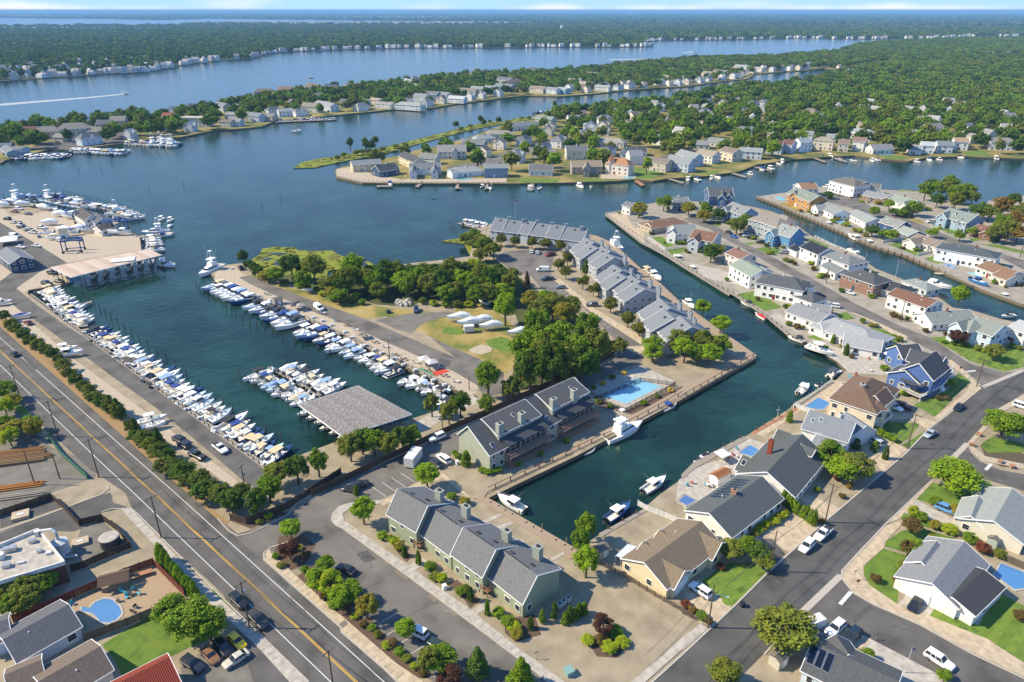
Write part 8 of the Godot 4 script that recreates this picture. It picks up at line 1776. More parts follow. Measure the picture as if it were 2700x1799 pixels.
func vehicles():
	for q in [["suv", 0x1c2430, P2(-55.95,-91.09), P2(-53.76,-89.72), "dark blue suv parked lowest in the gravel drive"], ["sedan", 0x7d5a3e, P2(-53.66,-93.11), P2(-51.92,-91.55), "bronze sedan parked in the gravel drive"], ["suv", 0x14161a, P2(-51.92,-94.71), P2(-50.17,-93.11), "black suv parked beside the yellow coupe"], ["sedan", 0xf2c200, P2(-50.13,-96.35), P2(-48.26,-94.71), "yellow coupe with a black bonnet in the gravel drive"], ["sedan", 0xb9b2a2, P2(-48.87,-92.33), P2(-50.16,-90.93), "champagne sedan parked across the gravel drive"],
		["suv", 0x17191c, P2(-53.07,-106.06), P2(-50.3,-103.65), "black suv parked on the main road verge"], ["pickup", 0x1a1c20, P2(-47.75,-101.31), P2(-45.28,-99.05), "black pickup parked in front of the black suv"], ["sedan", 0x16191f, P2(-166.2,-216.9), P2(-172.9,-222.6), "dark car driving on the main road"],
		["pickup", 0xe6e6e4, P2(-76.4,-159.7), P2(-72.4,-156), "white pickup driving on the marina road"], ["suv", 0x15171b, P2(-89.1,-164.1), P2(-92.3,-166.4), "black suv behind the cedars, upper one"], ["suv", 0x23262c, P2(-86.7,-161.5), P2(-90,-163.9), "charcoal suv behind the cedars, middle one"], ["pickup", 0x1a1c1f, P2(-81.2,-156.4), P2(-84.8,-158.7), "black pickup behind the cedars, lower one"], ["sedan", 0x6a1f24, P2(-177.8,-243.3), P2(-182.3,-246.7), "dark red car behind the first cedars"],
		["suv", 0xe4e4e2, P2(-20.1,-165), P2(-22.3,-163.2), "white suv driving along the town-house fence"], ["suv", 0xe8e8e6, P2(-17.5,-154.9), P2(-19.8,-157.6), "white suv parked at the end of the sage row"], ["sedan", 0x22252a, P2(-19.2,-153), P2(-21.5,-155.6), "dark car parked beside the white suv"], ["sedan", 0x1c1e22, P2(-34.05,-114.82), P2(-35.92,-115.88), "black car parked near the stall lines"], ["suv", 0xe4e4e2, P2(-17.63,-98.53), P2(-18.79,-99.22), "white suv half behind the slim tree"], ["sedan", 0x24342c, P2(-13.31,-95.36), P2(-14.73,-96.35), "dark green car among the planter trees"], ["sedan", 0x1b1c20, P2(-38.87,-142.08), P2(-40.74,-142.65), "dark car in the shade by the planted bed"], ["suv", 0x22252b, P2(-36.71,-143.52), P2(-35.47,-144.4), "black suv in the shade by the fence"],
		["pickup", 0xe6e6e4, P2(68.18,-125.83), P2(65.04,-123), "white pickup parked on the street before the white suv"], ["suv", 0xe8e8e6, P2(63.2,-121.84), P2(60.59,-119.36), "white suv with a sunroof parked on the street"], ["sedan", 0x2a2e36, P2(53.53,-122.76), P2(55.12,-121.39), "dark sedan on the asphalt drive"], ["suv", 0xe8eaec, P2(37.28,-108.94), P2(35.91,-110.52), "white suv in the drive of the cream house"], ["suv", 0x5a8fc4, P2(99.9,-134.4), P2(101.5,-132.8), "bright blue suv in the driveway"], ["sedan", 0x17181c, P2(77.98,-105.31), P2(76.3,-103.65), "black car before the wide garage door"], ["suv", 0xececea, P2(60.05,-99.22), P2(58.5,-98.02), "white suv by the small trailer"], ["suv", 0x1d2b33, P2(62.35,-97.35), P2(60.46,-95.69), "dark suv beside the white suv by the trailer"], ["suv", 0xeeeeee, P2(75.46,-92.02), P2(76.7,-90.32), "white police suv with roof lights on the lower street"],
		["sedan", 0x131a26, P2(129.2,-181.3), P2(125.7,-178), "navy car driving up the street"], ["sedan", 0x9aa4ae, P2(113.2,-166.8), P2(110.7,-165), "silver hatchback parked at the kerb"], ["suv", 0xe4e6e8, P2(110.5,-181.3), P2(112,-178.8), "white suv in the drive of the turreted house"], ["suv", 0x5a1a26, P2(113.4,-181.7), P2(114.9,-180.4), "dark red suv beside the white one"], ["suv", 0xaab0b4, P2(96.4,-162.9), P2(95.1,-165), "silver suv in the drive of the slate-roofed house"], ["suv", 0xe4e6e8, P2(147.9,-181.7), P2(148.7,-180.9), "white car cut by the right edge"],
		["suv", 0x15181d, P2(141.4,-281.8), P2(142.9,-280.4), "black suv on the brick drive"], ["sedan", 0xc6ccd0, P2(137.4,-274.5), P2(138.7,-272.1), "silver car on the brick drive"], ["sedan", 0x9aa3a6, P2(141.2,-289.2), P2(143.5,-288.8), "car under a grey cover"], ["suv", 0x1a1d22, P2(123.4,-271.3), P2(125.5,-271.3), "black suv beside the white hip-roofed house"], ["suv", 0xdadcde, P2(124.6,-259.6), P2(122.9,-260.3), "white car in the short drive"],
		["van", 0xecece8, P2(13.6,-302), P2(11.3,-302), "white van in the rear car park"], ["pickup", 0x3c4654, P2(15.1,-290.8), P2(12.4,-290), "slate pickup in the rear car park"], ["sedan", 0x6e7880, P2(20.2,-280.6), P2(18.3,-280.6), "grey car in the rear car park"], ["suv", 0x4c5056, P2(31.2,-260.9), P2(29.2,-260.9), "charcoal suv in the rear car park"], ["sedan", 0xd6d8da, P2(9.3,-328.8), P2(9.5,-331.5), "white car at the point row, left one"], ["sedan", 0xc9ccd0, P2(12.1,-327.5), P2(12.3,-330.6), "pale car at the point row, right one"], ["pickup", 0x7c1f1f, P2(18,-324.3), P2(15.7,-322.6), "dark red pickup at the point row"],
		["van", 0xe8e8e4, P2(-74.4,-257.3), P2(-71.5,-253.9), "white camper van on the pier road"], ["suv", 0x2c3a5c, P2(-36.7,-255.6), P2(-36.2,-252.2), "dark blue car backed to the rubble pile"], ["pickup", 0xdadada, P2(-10.9,-263.4), P2(-8.8,-260.3), "white pickup at the wood edge"], ["suv", 0x22252a, P2(-120.8,-305.1), P2(-122.3,-307.4), "dark suv under the tree at the pier tip"],
		["sedan", 0x1d2024, P2(112.1,-361.6), P2(112.8,-359.3), "dark car at the top of the peninsula street"], ["sedan", 0x2a62b4, P2(112.5,-354.1), P2(113.5,-352.4), "bright blue car on the peninsula street"], ["pickup", 0xd8dadc, P2(119.7,-355.8), P2(117.1,-354.7), "white pickup before the tall hip-roofed house"], ["suv", 0x1b1d21, P2(120.8,-351.8), P2(118.2,-351.8), "black suv before the tall hip-roofed house"], ["suv", 0x1b1d21, P2(123,-344.1), P2(120.6,-344.7), "black suv at the blue house"], ["suv", 0x8c949a, P2(128.9,-327.5), P2(127.1,-328), "grey suv by the curved bed"], ["suv", 0x22262b, P2(216.3,-440.5), P2(214,-440.5), "dark car on the far peninsula"], ["suv", 0xc4c8cc, P2(227,-381.5), P2(224.9,-381.5), "silver suv at the dormered house"], ["sedan", 0x5c6c78, P2(227.7,-377), P2(225.3,-376.3), "grey car at the dormered house"], ["van", 0x1d2838, P2(218.5,-398.3), P2(216.7,-399), "dark van under the big tree"], ["sedan", 0x4c6878, P2(223.4,-399.7), P2(222.1,-400.4), "teal car under the big tree"]]:
		car(q[0], q[1], q[4], q[2], q[3], "cars")
	var k := 0
	for q in [P2(-277.6,-388), P2(-269.7,-380.9), P2(-265.8,-378.6), P2(-262.6,-375.5), P2(-259.4,-371), P2(-254.5,-367.4), P2(-251.8,-365.2), P2(-247.4,-361.6)]:
		k += 1
		car(["pickup", "suv", "sedan", "suv"][k % 4], [0xe4e4e2, 0x1f232a, 0xd6d8da, 0x2a3140][k % 4], "parked car in the sandy yard line, %s from the top" % nth(k), q, q + Vector2(-3, -1.0), "cars lined up in the sandy yard")
	for q in [["suv", 0xe6e6e4, P2(-260,-405.6), "white suv near the yard creek"], ["pickup", 0xdcdcd8, P2(-248.2,-370.3), "white pickup in the open yard"], ["sedan", 0x3a4038, P2(-272.4,-398.7), "dark green car in the open yard"], ["suv", 0x1f2227, P2(-278.4,-414.4), "black suv by the tan-wrapped boat"], ["sedan", 0x6a2a2a, P2(-283.3,-403.8), "maroon car at the yard's upper end"], ["suv", 0xd8dade, P2(-284.6,-409.9), "pale suv at the yard's upper end"], ["van", 0xececea, P2(-252.4,-354.6), "white box van at the yard entrance"], ["sedan", 0xdcdcdc, P2(-238,-336.3), "white car beside the tent"], ["suv", 0xd0d4d8, P2(-224.9,-347.2), "pale suv behind the blue lift frame"], ["suv", 0x1d2024, P2(-200.5,-298.1), "black suv on the sand by the long shed"], ["suv", 0x22262c, P2(-195.3,-285), "dark suv at the quay start, left one"], ["sedan", 0x2a2e34, P2(-191.7,-287.8), "dark car at the quay start, right one"], ["sedan", 0xd8d8d4, P2(-231.6,-338.2), "small pale cart on the yard road"], ["suv", 0x2c4a8a, P2(-217.5,-348.6), "blue car by the scrap heap"]]:
		car(q[0], q[1], q[3], q[2], q[2] + Vector2(4, 1.2), "cars in the sandy yard")
	k = 0
	for q in [P2(-392.3,-637), P2(-388.6,-650.7), P2(-379.8,-654.6), P2(-376.5,-666.5), P2(-372.1,-668.1), P2(-355.9,-684.7), P2(-401.7,-581.1)]:
		k += 1
		car("suv", [0xe0e0de, 0x22262c, 0xc8ccd0][k % 3], "car on the distant marina asphalt, %s from the left" % nth(k), q, q + Vector2(4, 2), "cars at the distant marina")
func wakes():
	var foam := mat(0.55, 0.62, 0.66, 0.9, "speck", 6.0)
	for q in [[-540.6,-1056.8,-534.4,-1045.3,-560.8,-998.2,-593.6,-956.6,-623,-916.8,-635.6,-936.3,-604.2,-974.5,-568.3,-1012.3], [509.7,-2169.6,498.4,-2123.9,462.7,-2101.7,470.7,-2138.9], [230.1,-1821.8,412.2,-1867.2,407.3,-1844.2,226.8,-1794.6]]:
		var g := Geo.new()
		g.flat(V(q), WL + 0.05)
		tag(put("wake", g.mesh(), foam), "", "", "", "stuff")

# ---------- trees, pools, small things ----------
const LW := {"green": "green", "dark": "dark green", "bright": "bright green", "yellow": "yellowing", "olive": "olive green", "purple": "purple-leaved", "cedar": "dull green", "pine": "dark green", "rusty": "rust-tinged", "lime": "lime green", "red": "red-leaved", "cream": "cream-flowered", "pear": "brown-green", "orange": "orange"}
func grove(what: String, place: String, list: Array, rad: float, h: float, kind: String, cols: Array, lod := 0, vary := 0.18):
	var p := Array(V(list))
	p.sort_custom(func(a, b): return a.x < b.x)
	for i in p.size():
		var c: String = cols[i % cols.size()]
		var nm: String = {"cone": "conifer", "column": "columnar_evergreen", "shrub": "shrub"}.get(kind, "tree")
		tree(nm, "%s %s%s %s" % [LW[c], what, ", %s from the left" % nth(i + 1) if p.size() > 1 else "", place], "shrub" if kind == "shrub" else "tree", p[i], rad * r(1 - vary, 1 + vary), h * r(1 - vary, 1 + vary), kind, c, lod, what + "s " + place if p.size() > 1 else "")
func near_trees():
	grove("cedar", "in the row by the marina road", [-186.9,-244.9,-180.5,-238.1,-175.2,-232.9,-169.5,-227.9,-164.1,-223.1,-159.8,-220.2,-155.7,-217.3,-151.8,-214,-146.9,-209.6,-142.6,-204.4,-137.9,-199.3,-133,-194.5,-128.8,-190.8,-125.1,-187.2,-121.8,-184.1,-118.5,-181.9,-114.7,-178.6,-111.4,-176.1,-103.3,-167.6,-100,-163.2,-97,-161.8,-93.9,-158.3,-90.1,-154.9,-87.1,-153,-83.3,-148.5,-80.5,-146.1,-77.9,-143.1,-75,-143.7,-72,-139.6], 2.5, 5.0, "oak", ["cedar", "olive", "cedar", "dark"])
	grove("cedar", "poking above the marina row", [-114.7,-179.3,-111.4,-176.8,-92.8,-160.8,-101.3,-165.9], 2.4, 7.0, "cone", ["cedar", "pine"])
	grove("bushy tree", "at the drive entrance", [-86.1,-149.2,-80.5,-146.2,-74.3,-142,-72.3,-138.6,-67.6,-136.9,-64.08,-133.67,-63.1,-137.5], 3.0, 5.6, "oak", ["cedar", "dark"])
	grove("broadleaf tree", "along the town-house fence", [-57.89,-132.36,-56.61,-137.78,-56.5,-144.1,-51.8,-144.7,-47.6,-147.8,-41.1,-154.6,-38.7,-157.7,-35.4,-157,-31.3,-156,-28.5,-159.4,-26.1,-161.5,-17.5,-172.8,-14.5,-176.4,-7.2,-177.6], 3.2, 7.5, "oak", ["dark", "green", "olive"])
	grove("tall tree", "beside the basin end", [-7.1,-187.9], 3.4, 12.0, "round", ["green"])
	grove("thin bare-looking tree", "at the basin corner", [-22.7,-176.8], 2.6, 7.0, "oak", ["olive"], 2)
	grove("tall tree", "in the wood behind the fence", [5.2,-204.6,7.9,-216.8,11.1,-202.5,15.3,-213.3,19.2,-202.5,25.3,-219.1,26.6,-207.8,20.9,-195.4,11.9,-191.5,5.4,-191.5,9,-196.4,16.1,-196.4], 5.8, 15.5, "oak", ["green", "dark", "green", "olive"])
	grove("low tree", "at the wood's edge by the fence", [2.8,-193.6,0.2,-188,-1.1,-185.4,33.6,-217.4,35.8,-216.3,17,-194.5,25,-204.4], 3.0, 6.0, "oak", ["olive", "dark", "yellow"])
	grove("tree", "beside the rear car park", [6.8,-254.6,10.3,-243,15.2,-247.2,19.2,-241.6,13.5,-256.1,21.7,-247.2], 4.6, 9.5, "round", ["yellow", "olive", "bright", "olive"])
	grove("full tree", "between the laid-up boats", [-2.4,-241.6], 3.8, 12.0, "round", ["bright"])
	grove("slim tree", "at the rear car park corner", [6.2,-280.9], 2.2, 7.0, "cone", ["rusty"])
	grove("tree", "in the belt beside the marsh", [-66,-277.2,-52.6,-282.5,-38.2,-277.2,-29,-273.7,-25.1,-284.3,-20.3,-275.4,-16,-270.4,-12.9,-280.7,-9.1,-273.7,-5.1,-278.9,-1.5,-272,-44.2,-273.7,-33.3,-270.4,-93.5,-289.8,-83.2,-287,-65.9,-271.9,-66.7,-287,-47.1,-282.7,-31.3,-278.6,-53.2,-277.2], 4.8, 11.5, "oak", ["dark", "olive", "bright", "green", "olive", "dark"])
	grove("tree", "in the belt's second line", [-67.7,-268.7,-63.2,-284.3,-59.6,-287.9,-48.6,-287.9,-41.8,-268.7,-37.8,-289.8,-32.4,-284.3,-25.9,-263.8,-19.3,-287.9,-13.8,-260.7,-9.9,-262.3,-6.5,-260.7,-3.2,-262.3,0.2,-284.3,-22.6,-265.5,-55.3,-273.7,-85.4,-277.2,-71.6,-277.2,-59.7,-277.2,-41.8,-281.3], 4.4, 9.0, "oak", ["green", "olive", "dark"])
	grove("round tree", "in front of the belt by the marsh", [-52.6,-267,-75.6,-276,-72.2,-267,-67.8,-263.3,-99.1,-285.5,-103.3,-288.4], 3.8, 6.5, "round", ["yellow", "green", "olive"])
	grove("dark cedar", "at the pier tip", [-121,-309.7,-115.8,-301.8,-111.3,-295.7,-108.5,-291.3], 2.8, 6.5, "oak", ["dark"])
	grove("low shrub", "under the belt by the marsh", [-88.9,-281.4,-84.4,-278.8,-79.6,-276.1,-76.4,-272.3,-62.6,-264.8,-58.6,-262.4,-66,-266,-104.5,-292.6,-95.7,-285.5,-35.1,-263.2,-30.4,-261.6,-25.7,-260.1,-21.2,-260.1,-16.7,-260.1,-13,-266.3,-62.5,-269.5], 2.0, 2.6, "shrub", ["green", "olive", "lime"])
	grove("reed clump", "on the marsh edge near the point row", [-23,-346.3,-21,-352.2,-18.8,-354.2,-16.3,-348.2,-13.9,-344.4,-19.2,-338.7,-15.8,-336.9,-11.5,-336.9], 3.4, 4.0, "shrub", ["olive", "green"])
	grove("tree", "in front of the point row's lawn", [-14.3,-315.1,-11.9,-323.8,-8.5,-318.5,-16.5,-295.7,-11.8,-291.2,-5.4,-289.7,-1.4,-275.5,-14.2,-276.9,-8.4,-272.8,-3.6,-265.1], 4.4, 8.0, "oak", ["lime", "olive", "green", "dark"])
	grove("clipped ball tree", "along the grey townhouse rows", [-5.3,-339.3,1.4,-337.4,9.5,-334.5,15.9,-333.6,23.4,-329.8,20.7,-302.3,25,-309.6,23,-291.5,29.1,-279.2,32.8,-271.1,37.4,-253.6,42,-240.1,44.9,-232.3], 3.1, 6.2, "round", ["pear"], 0, 0.08)
	grove("blue spruce", "before the second grey row", [32.5,-300.2], 2.4, 6.0, "cone", ["pine"])
	grove("bright tree", "on the canal side of the townhouses", [72,-251.6,74.1,-234.6], 3.6, 7.0, "round", ["bright"])
	grove("tree", "in the grove by the big pool", [47.1,-217.4,55.8,-218.3,60.1,-220.2,63.3,-217.4,66.7,-215.6,56.2,-211.2,60.1,-210.3,63.6,-209.4,69.5,-217.4], 3.7, 8.0, "oak", ["green", "olive", "bright", "olive"])
	grove("tree", "at the turn by the big pool", [46,-211.9], 3.4, 7.5, "round", ["bright"])
	grove("tree", "beside the sage row", [-20.42,-143.48,-33.15,-129.77], 3.2, 6.4, "round", ["bright"])
	grove("tree", "at the head of the canal", [15.97,-123.85,14.97,-113.12,14.25,-118.31], 2.6, 7.4, "oak", ["green", "bright"])
	grove("maple", "in the gravel lot's round bed", [16.84,-98.59], 2.2, 5.0, "round", ["purple"])
	grove("maple", "at the drive entrance island", [-46.62,-118.58], 2.7, 5.4, "round", ["purple"])
	grove("maple", "at the bottom edge of the planter", [-10.72,-87], 2.4, 4.6, "round", ["purple"])
	grove("tree", "in the planter strip by the main road", [-38.01,-109.32,-38.03,-114.24,-35.09,-107.75,-33.01,-104.69,-48.13,-125.07,-31.27,-106.21,-19.46,-97.56], 2.4, 5.4, "round", ["bright", "green", "bright", "lime"])
	grove("young tree", "near the planter's lower end", [-27.43,-102.12,-14.39,-89.54,-12.48,-90.45], 2.6, 5.2, "oak", ["yellow", "olive", "green"])
	grove("pine", "at the bottom of the car park", [-5.91,-89.54,1.54,-87.16], 3.0, 6.2, "cone", ["pine", "green"])
	grove("shrub", "in the planter strip", [-42.63,-114.9,-41.01,-113.23,-39.13,-110.39,-36.94,-107.26,-34.44,-104.99,-49.75,-118.79,-47.77,-116.18,-45.59,-121.49,-43.46,-119.24,-32.93,-104.99,-29.9,-102.43,-27.85,-100.3,-26.1,-99.61,-24.73,-97.89,-22.76,-95.56,-21.76,-95.89,-20.17,-93.94,-18.7,-92.67,-17.19,-90.81,-15.53,-89.59,-59.99,-131.15,-56.71,-130.13,-55.39,-132.18,-53.21,-133.74], 1.0, 1.2, "shrub", ["green", "olive", "lime", "rusty"])
	grove("shrub", "before the sage row", [-2.68,-102.96,-14.26,-112.19,-15.78,-112.81,-16.8,-115.53,-24.26,-121.72,-9.38,-108.99,-10.21,-108.41,-28.36,-124.99,-25.27,-123.34,-26.32,-124.04,0.35,-99.42,-0.73,-100.81,0.88,-97.71,-14.29,-139.44,-14.84,-137.78,-11.07,-137.23], 1.3, 1.7, "shrub", ["bright", "green", "lime", "yellow", "green", "olive"])
	grove("arborvitae", "before the sage row's doors", [-22.66,-119.43,-19.47,-117,-8.1,-106.81,-4.74,-103.26,-37.06,-140.62], 0.75, 3.2, "column", ["green", "dark"])
	grove("arborvitae", "at the sage row's end wall", [3.44,-99.75,5.66,-101.33,8.03,-102.41,9.99,-100.98,10.84,-101.51,11.7,-102.05,12.72,-102.77,13.74,-103.5], 0.9, 3.2, "column", ["dark", "green"])
	grove("shrub", "in the gravel lot's round bed", [13.8,-96.44,17.58,-94.96,20.09,-96.11,19.08,-98.46,16.44,-96.44], 1.5, 1.8, "shrub", ["lime", "rusty", "lime", "green"])
	grove("clipped shrub", "at the near end of the balcony row", [-14.7,-157.5,-13.9,-156.1,-7.5,-150,-5.99,-149.08,-4.9,-150,-3.29,-149.7,7.3,-157.1,10.7,-165.5,14.5,-163.3,1.4,-152.5], 1.2, 1.5, "shrub", ["green"])
	grove("egg-shaped evergreen", "at the balcony row's end wall", [-11.6,-152.7], 1.7, 4.6, "column", ["green"])
	grove("shrub", "in the big pool's beds", [25.3,-184.5,28.4,-181.9,38.3,-183.6,24.9,-193.4,27.9,-196.2,31.5,-200.1,35.6,-203,43.3,-188,48,-191.6], 1.1, 1.3, "shrub", ["green", "olive", "cream"])
	grove("big tree", "overhanging the lawn and dark cars", [-58.9,-97.96], 5.0, 8.5, "round", ["green"])
	grove("tree", "overhanging the same lawn's edge", [-54.97,-96.89,-63.59,-101.04], 3.4, 6.5, "round", ["green"])
	grove("bushy tree", "behind the works building", [-97.64,-106.97,-95.03,-107.75,-92.9,-108.93,-95.26,-103.21,-92.42,-103.95], 2.8, 5.4, "oak", ["olive", "green"])
	grove("arborvitae", "in the hedge by the red-brown fence", [-73.27,-117.75,-71.7,-116.23,-70.25,-114.95,-68.82,-113.68,-67.32,-112.23,-65.94,-111.01,-64.49,-109.61,-63.15,-108.43,-61.97,-107.26], 1.2, 4.0, "column", ["bright", "green"])
	grove("yellowing tree", "at the left edge lawn", [-149.2,-186.3,-144.2,-181.1,-143.2,-176.9,-137.3,-168.3,-133.6,-166,-132.4,-161.7,-131,-168.3,-128.1,-165.3], 3.0, 5.6, "oak", ["green", "yellow", "lime"])
	grove("big round tree", "on the corner lawn", [105.9,-142.4], 6.6, 7.6, "round", ["bright"])
	grove("tree", "beside the grey canal houses", [84.8,-147.1,80.4,-146.2,79.8,-151.8], 4.0, 7.0, "round", ["green", "bright", "olive"])
	grove("full tree", "over the low grey house", [48.63,-95.27], 5.0, 8.6, "round", ["olive"])
	grove("tree", "at the bottom edge", [36.03,-87.45], 3.6, 6.0, "round", ["olive"])
	grove("small tree", "on the corner lot", [87.8,-126.8,83.62,-119.75,85.45,-119.75], 2.0, 4.2, "oak", ["rusty", "green"])
	grove("shrub", "along the blue suv's drive", [91.3,-132.6,92.6,-131.3,94,-128.5,96.4,-127,101.8,-133.1,98.3,-136.6,90.3,-122.7], 1.7, 2.4, "shrub", ["yellow", "lime", "green"])
	grove("arborvitae", "in the hedge by the tan drive", [63.4,-137.4,63.9,-136.3,64.4,-135.5,64.98,-134.71,65.42,-133.65,66.1,-132.34,66.54,-131.3,67.06,-130.53,67.49,-129.52], 0.9, 3.6, "column", ["green", "bright"])
	grove("golden shrub", "in the hedge by the gravel drive", [53.27,-125.82,54.44,-127.03,55.55,-128.02,56.59,-128.76,57.8,-129.51,59.03,-130.26,60.18,-131.28,61.43,-132.05,62.52,-132.83], 1.2, 1.6, "shrub", ["yellow", "lime"])
	grove("tree", "by the dark asphalt drive", [45.79,-118.85,49.27,-119.3,51.16,-117.53,51.81,-115.79], 2.6, 4.6, "oak", ["olive", "green", "dark"])
	grove("flowering shrub", "around the cream house", [43.14,-115.64,69.55,-130.01,33.54,-105.27,34.6,-103.79,35.92,-102.33,36.94,-100.91,73.2,-142.1,79.6,-146.5,84.3,-152.8,81.4,-143.3,78.1,-139.6], 1.1, 1.5, "shrub", ["red", "orange", "green", "rusty"])
	grove("shrub", "round the corner lot houses", [80.83,-115.42,77.91,-111.28,99.3,-123.9,100.1,-120.7,102.7,-118.9,73.33,-112.09,62.91,-92.72,63.35,-90.85,63.41,-89.33,74.37,-88.74,96.2,-102.14], 1.5, 2.2, "shrub", ["green", "red", "olive", "rusty"])
	grove("big tree", "at the right edge by the street", [131.9,-165.9], 5.2, 8.4, "round", ["green"])
	grove("maple", "on the striped lawn", [153.6,-225.6], 3.2, 6.4, "round", ["purple"])
	grove("tree", "on the striped lawn", [158.5,-213.5], 3.6, 5.0, "oak", ["olive"])
	grove("tree", "by the second canal", [174,-261.5], 3.8, 7.4, "round", ["bright"])
	grove("small conifer", "around the canal-side houses", [111.7,-217.2,116.7,-226.5,116.5,-224.1,77.8,-174.2,94.8,-159.5,95.9,-155.8,90.5,-160.5,111.1,-226.5,152.7,-273.9], 1.1, 3.4, "column", ["green", "dark"])
	grove("shrub", "in the hedge by the turreted house", [99.6,-168.9,100.1,-167.7,100.5,-166.6,101.1,-165.8,101.6,-164.8,102.2,-163.9], 1.1, 1.7, "shrub", ["green", "bright"], 0, 0.08)
	grove("shrub", "along the peninsula street", [120.3,-252.7,130.9,-241,132.2,-240.3,133.9,-230.7,134.7,-228.2,129.2,-244.3,113.5,-229.5,112.8,-222.9,144.8,-247.8,150.9,-253.5,151.3,-241.6,135.1,-294.6,133.4,-303.2,136.4,-294.6,125.4,-316.2,126.5,-314.3,128,-315.3,127.8,-310.7,135.5,-311.6,137.4,-310.7,121.1,-326.8,122.6,-325.8,133.9,-295,137,-295,134.2,-304.4,91.4,-289.3], 1.4, 1.8, "shrub", ["green", "yellow", "olive", "rusty", "lime"])
	grove("autumn tree", "on the lots of the first peninsula tip", [70.4,-392.1,98.9,-397.1,104.2,-382.5], 5.0, 8.0, "round", ["yellow"])
	grove("tree", "among the peninsula houses", [86.7,-406,119.2,-365.2,115,-358.7,112.2,-383.4,107.3,-390.7,90.6,-314,93.5,-319.2], 4.6, 9.0, "round", ["green", "dark", "olive"])
	grove("tree", "in the copse beyond the second canal", [224,-395.7,264.2,-452.6,260,-437,263.9,-434,262.8,-422.4,271.4,-428.2,270.5,-419.6,254.5,-408.7,247,-414.1,248.7,-431.1,275.5,-452.6,247.1,-348.4,251.4,-360.9,261.9,-367.4,287.4,-408.7,272.9,-395.7,258.7,-383.4,275.8,-383.4,237.9,-344.5,249.6,-344.5,257.2,-388.3], 5.4, 10.5, "oak", ["green", "olive", "dark", "olive", "green", "orange"])
	grove("garden tree", "on the far peninsula lots", [217.4,-410.1,213.3,-396,212.1,-353.4,222.9,-347.4,186.1,-351.3,182.8,-355.4,188.7,-347.4,201.4,-393.6,219.6,-396,193,-436.7,233.2,-355.4,217.1,-393.6], 3.4, 5.4, "round", ["dark", "green", "bright"])
	grove("yellow shrub", "along the far canal gardens", [180,-362.4,180.2,-356.2,174,-382.1,178.3,-386.7,178.5,-375.3,178.6,-364.5,194.6,-436.4,217,-422.3], 2.0, 2.4, "shrub", ["lime", "yellow"])
	grove("wind-bent tree", "on the marsh spit", [-131.9,-600.4,-117.1,-592.4,-121.4,-608.6,-115.5,-625.7,-113.4,-592.4,-54.3,-718.5,-31.6,-750,-27.5,-730,-13.5,-750,49.1,-862], 3.4, 9.5, "oak", ["dark", "cedar"], 1)
	grove("marsh shrub", "on the marsh spit", [-124.1,-584.8,-120.6,-589.8,-116,-594.9,-110.5,-594.9,-105.9,-600.1,-131.9,-575,-97.2,-616.1,-91.2,-627.3,-48.9,-717.1,-41,-731.9,-23,-763.3,10.8,-788.6,17.9,-788.6,-135.1,-565.5], 3.0, 3.2, "shrub", ["olive", "green"], 1)
	grove("tree", "at the distant marina's lawn", [-372.8,-762.8,-352.9,-741.6,-334.1,-721.5,-331.3,-731.4,-336.7,-693.3,-365.4,-731.4,-334.3,-752.1,-319.2,-785.1,-313.3,-711.9,-452.4,-667,-452.3,-658.6,-442,-658.6,-426.9,-642.5,-331.3,-702.4], 6.0, 12.0, "oak", ["dark", "green", "olive"], 1)
func clear(p: Vector2, m := 2.5) -> bool:
	for q in HP:
		if p.y > q[0].y and p.y - q[0].y < q[1] + m * 2.6 and absf(q[0].x - p.x) < q[1] * 0.8 + m: return false
		if absf(q[0].x - p.x) < q[1] + m and absf(q[0].y - p.y) < q[1] + m and q[0].distance_to(p) < q[1] * 0.85 + m: return false
	return true
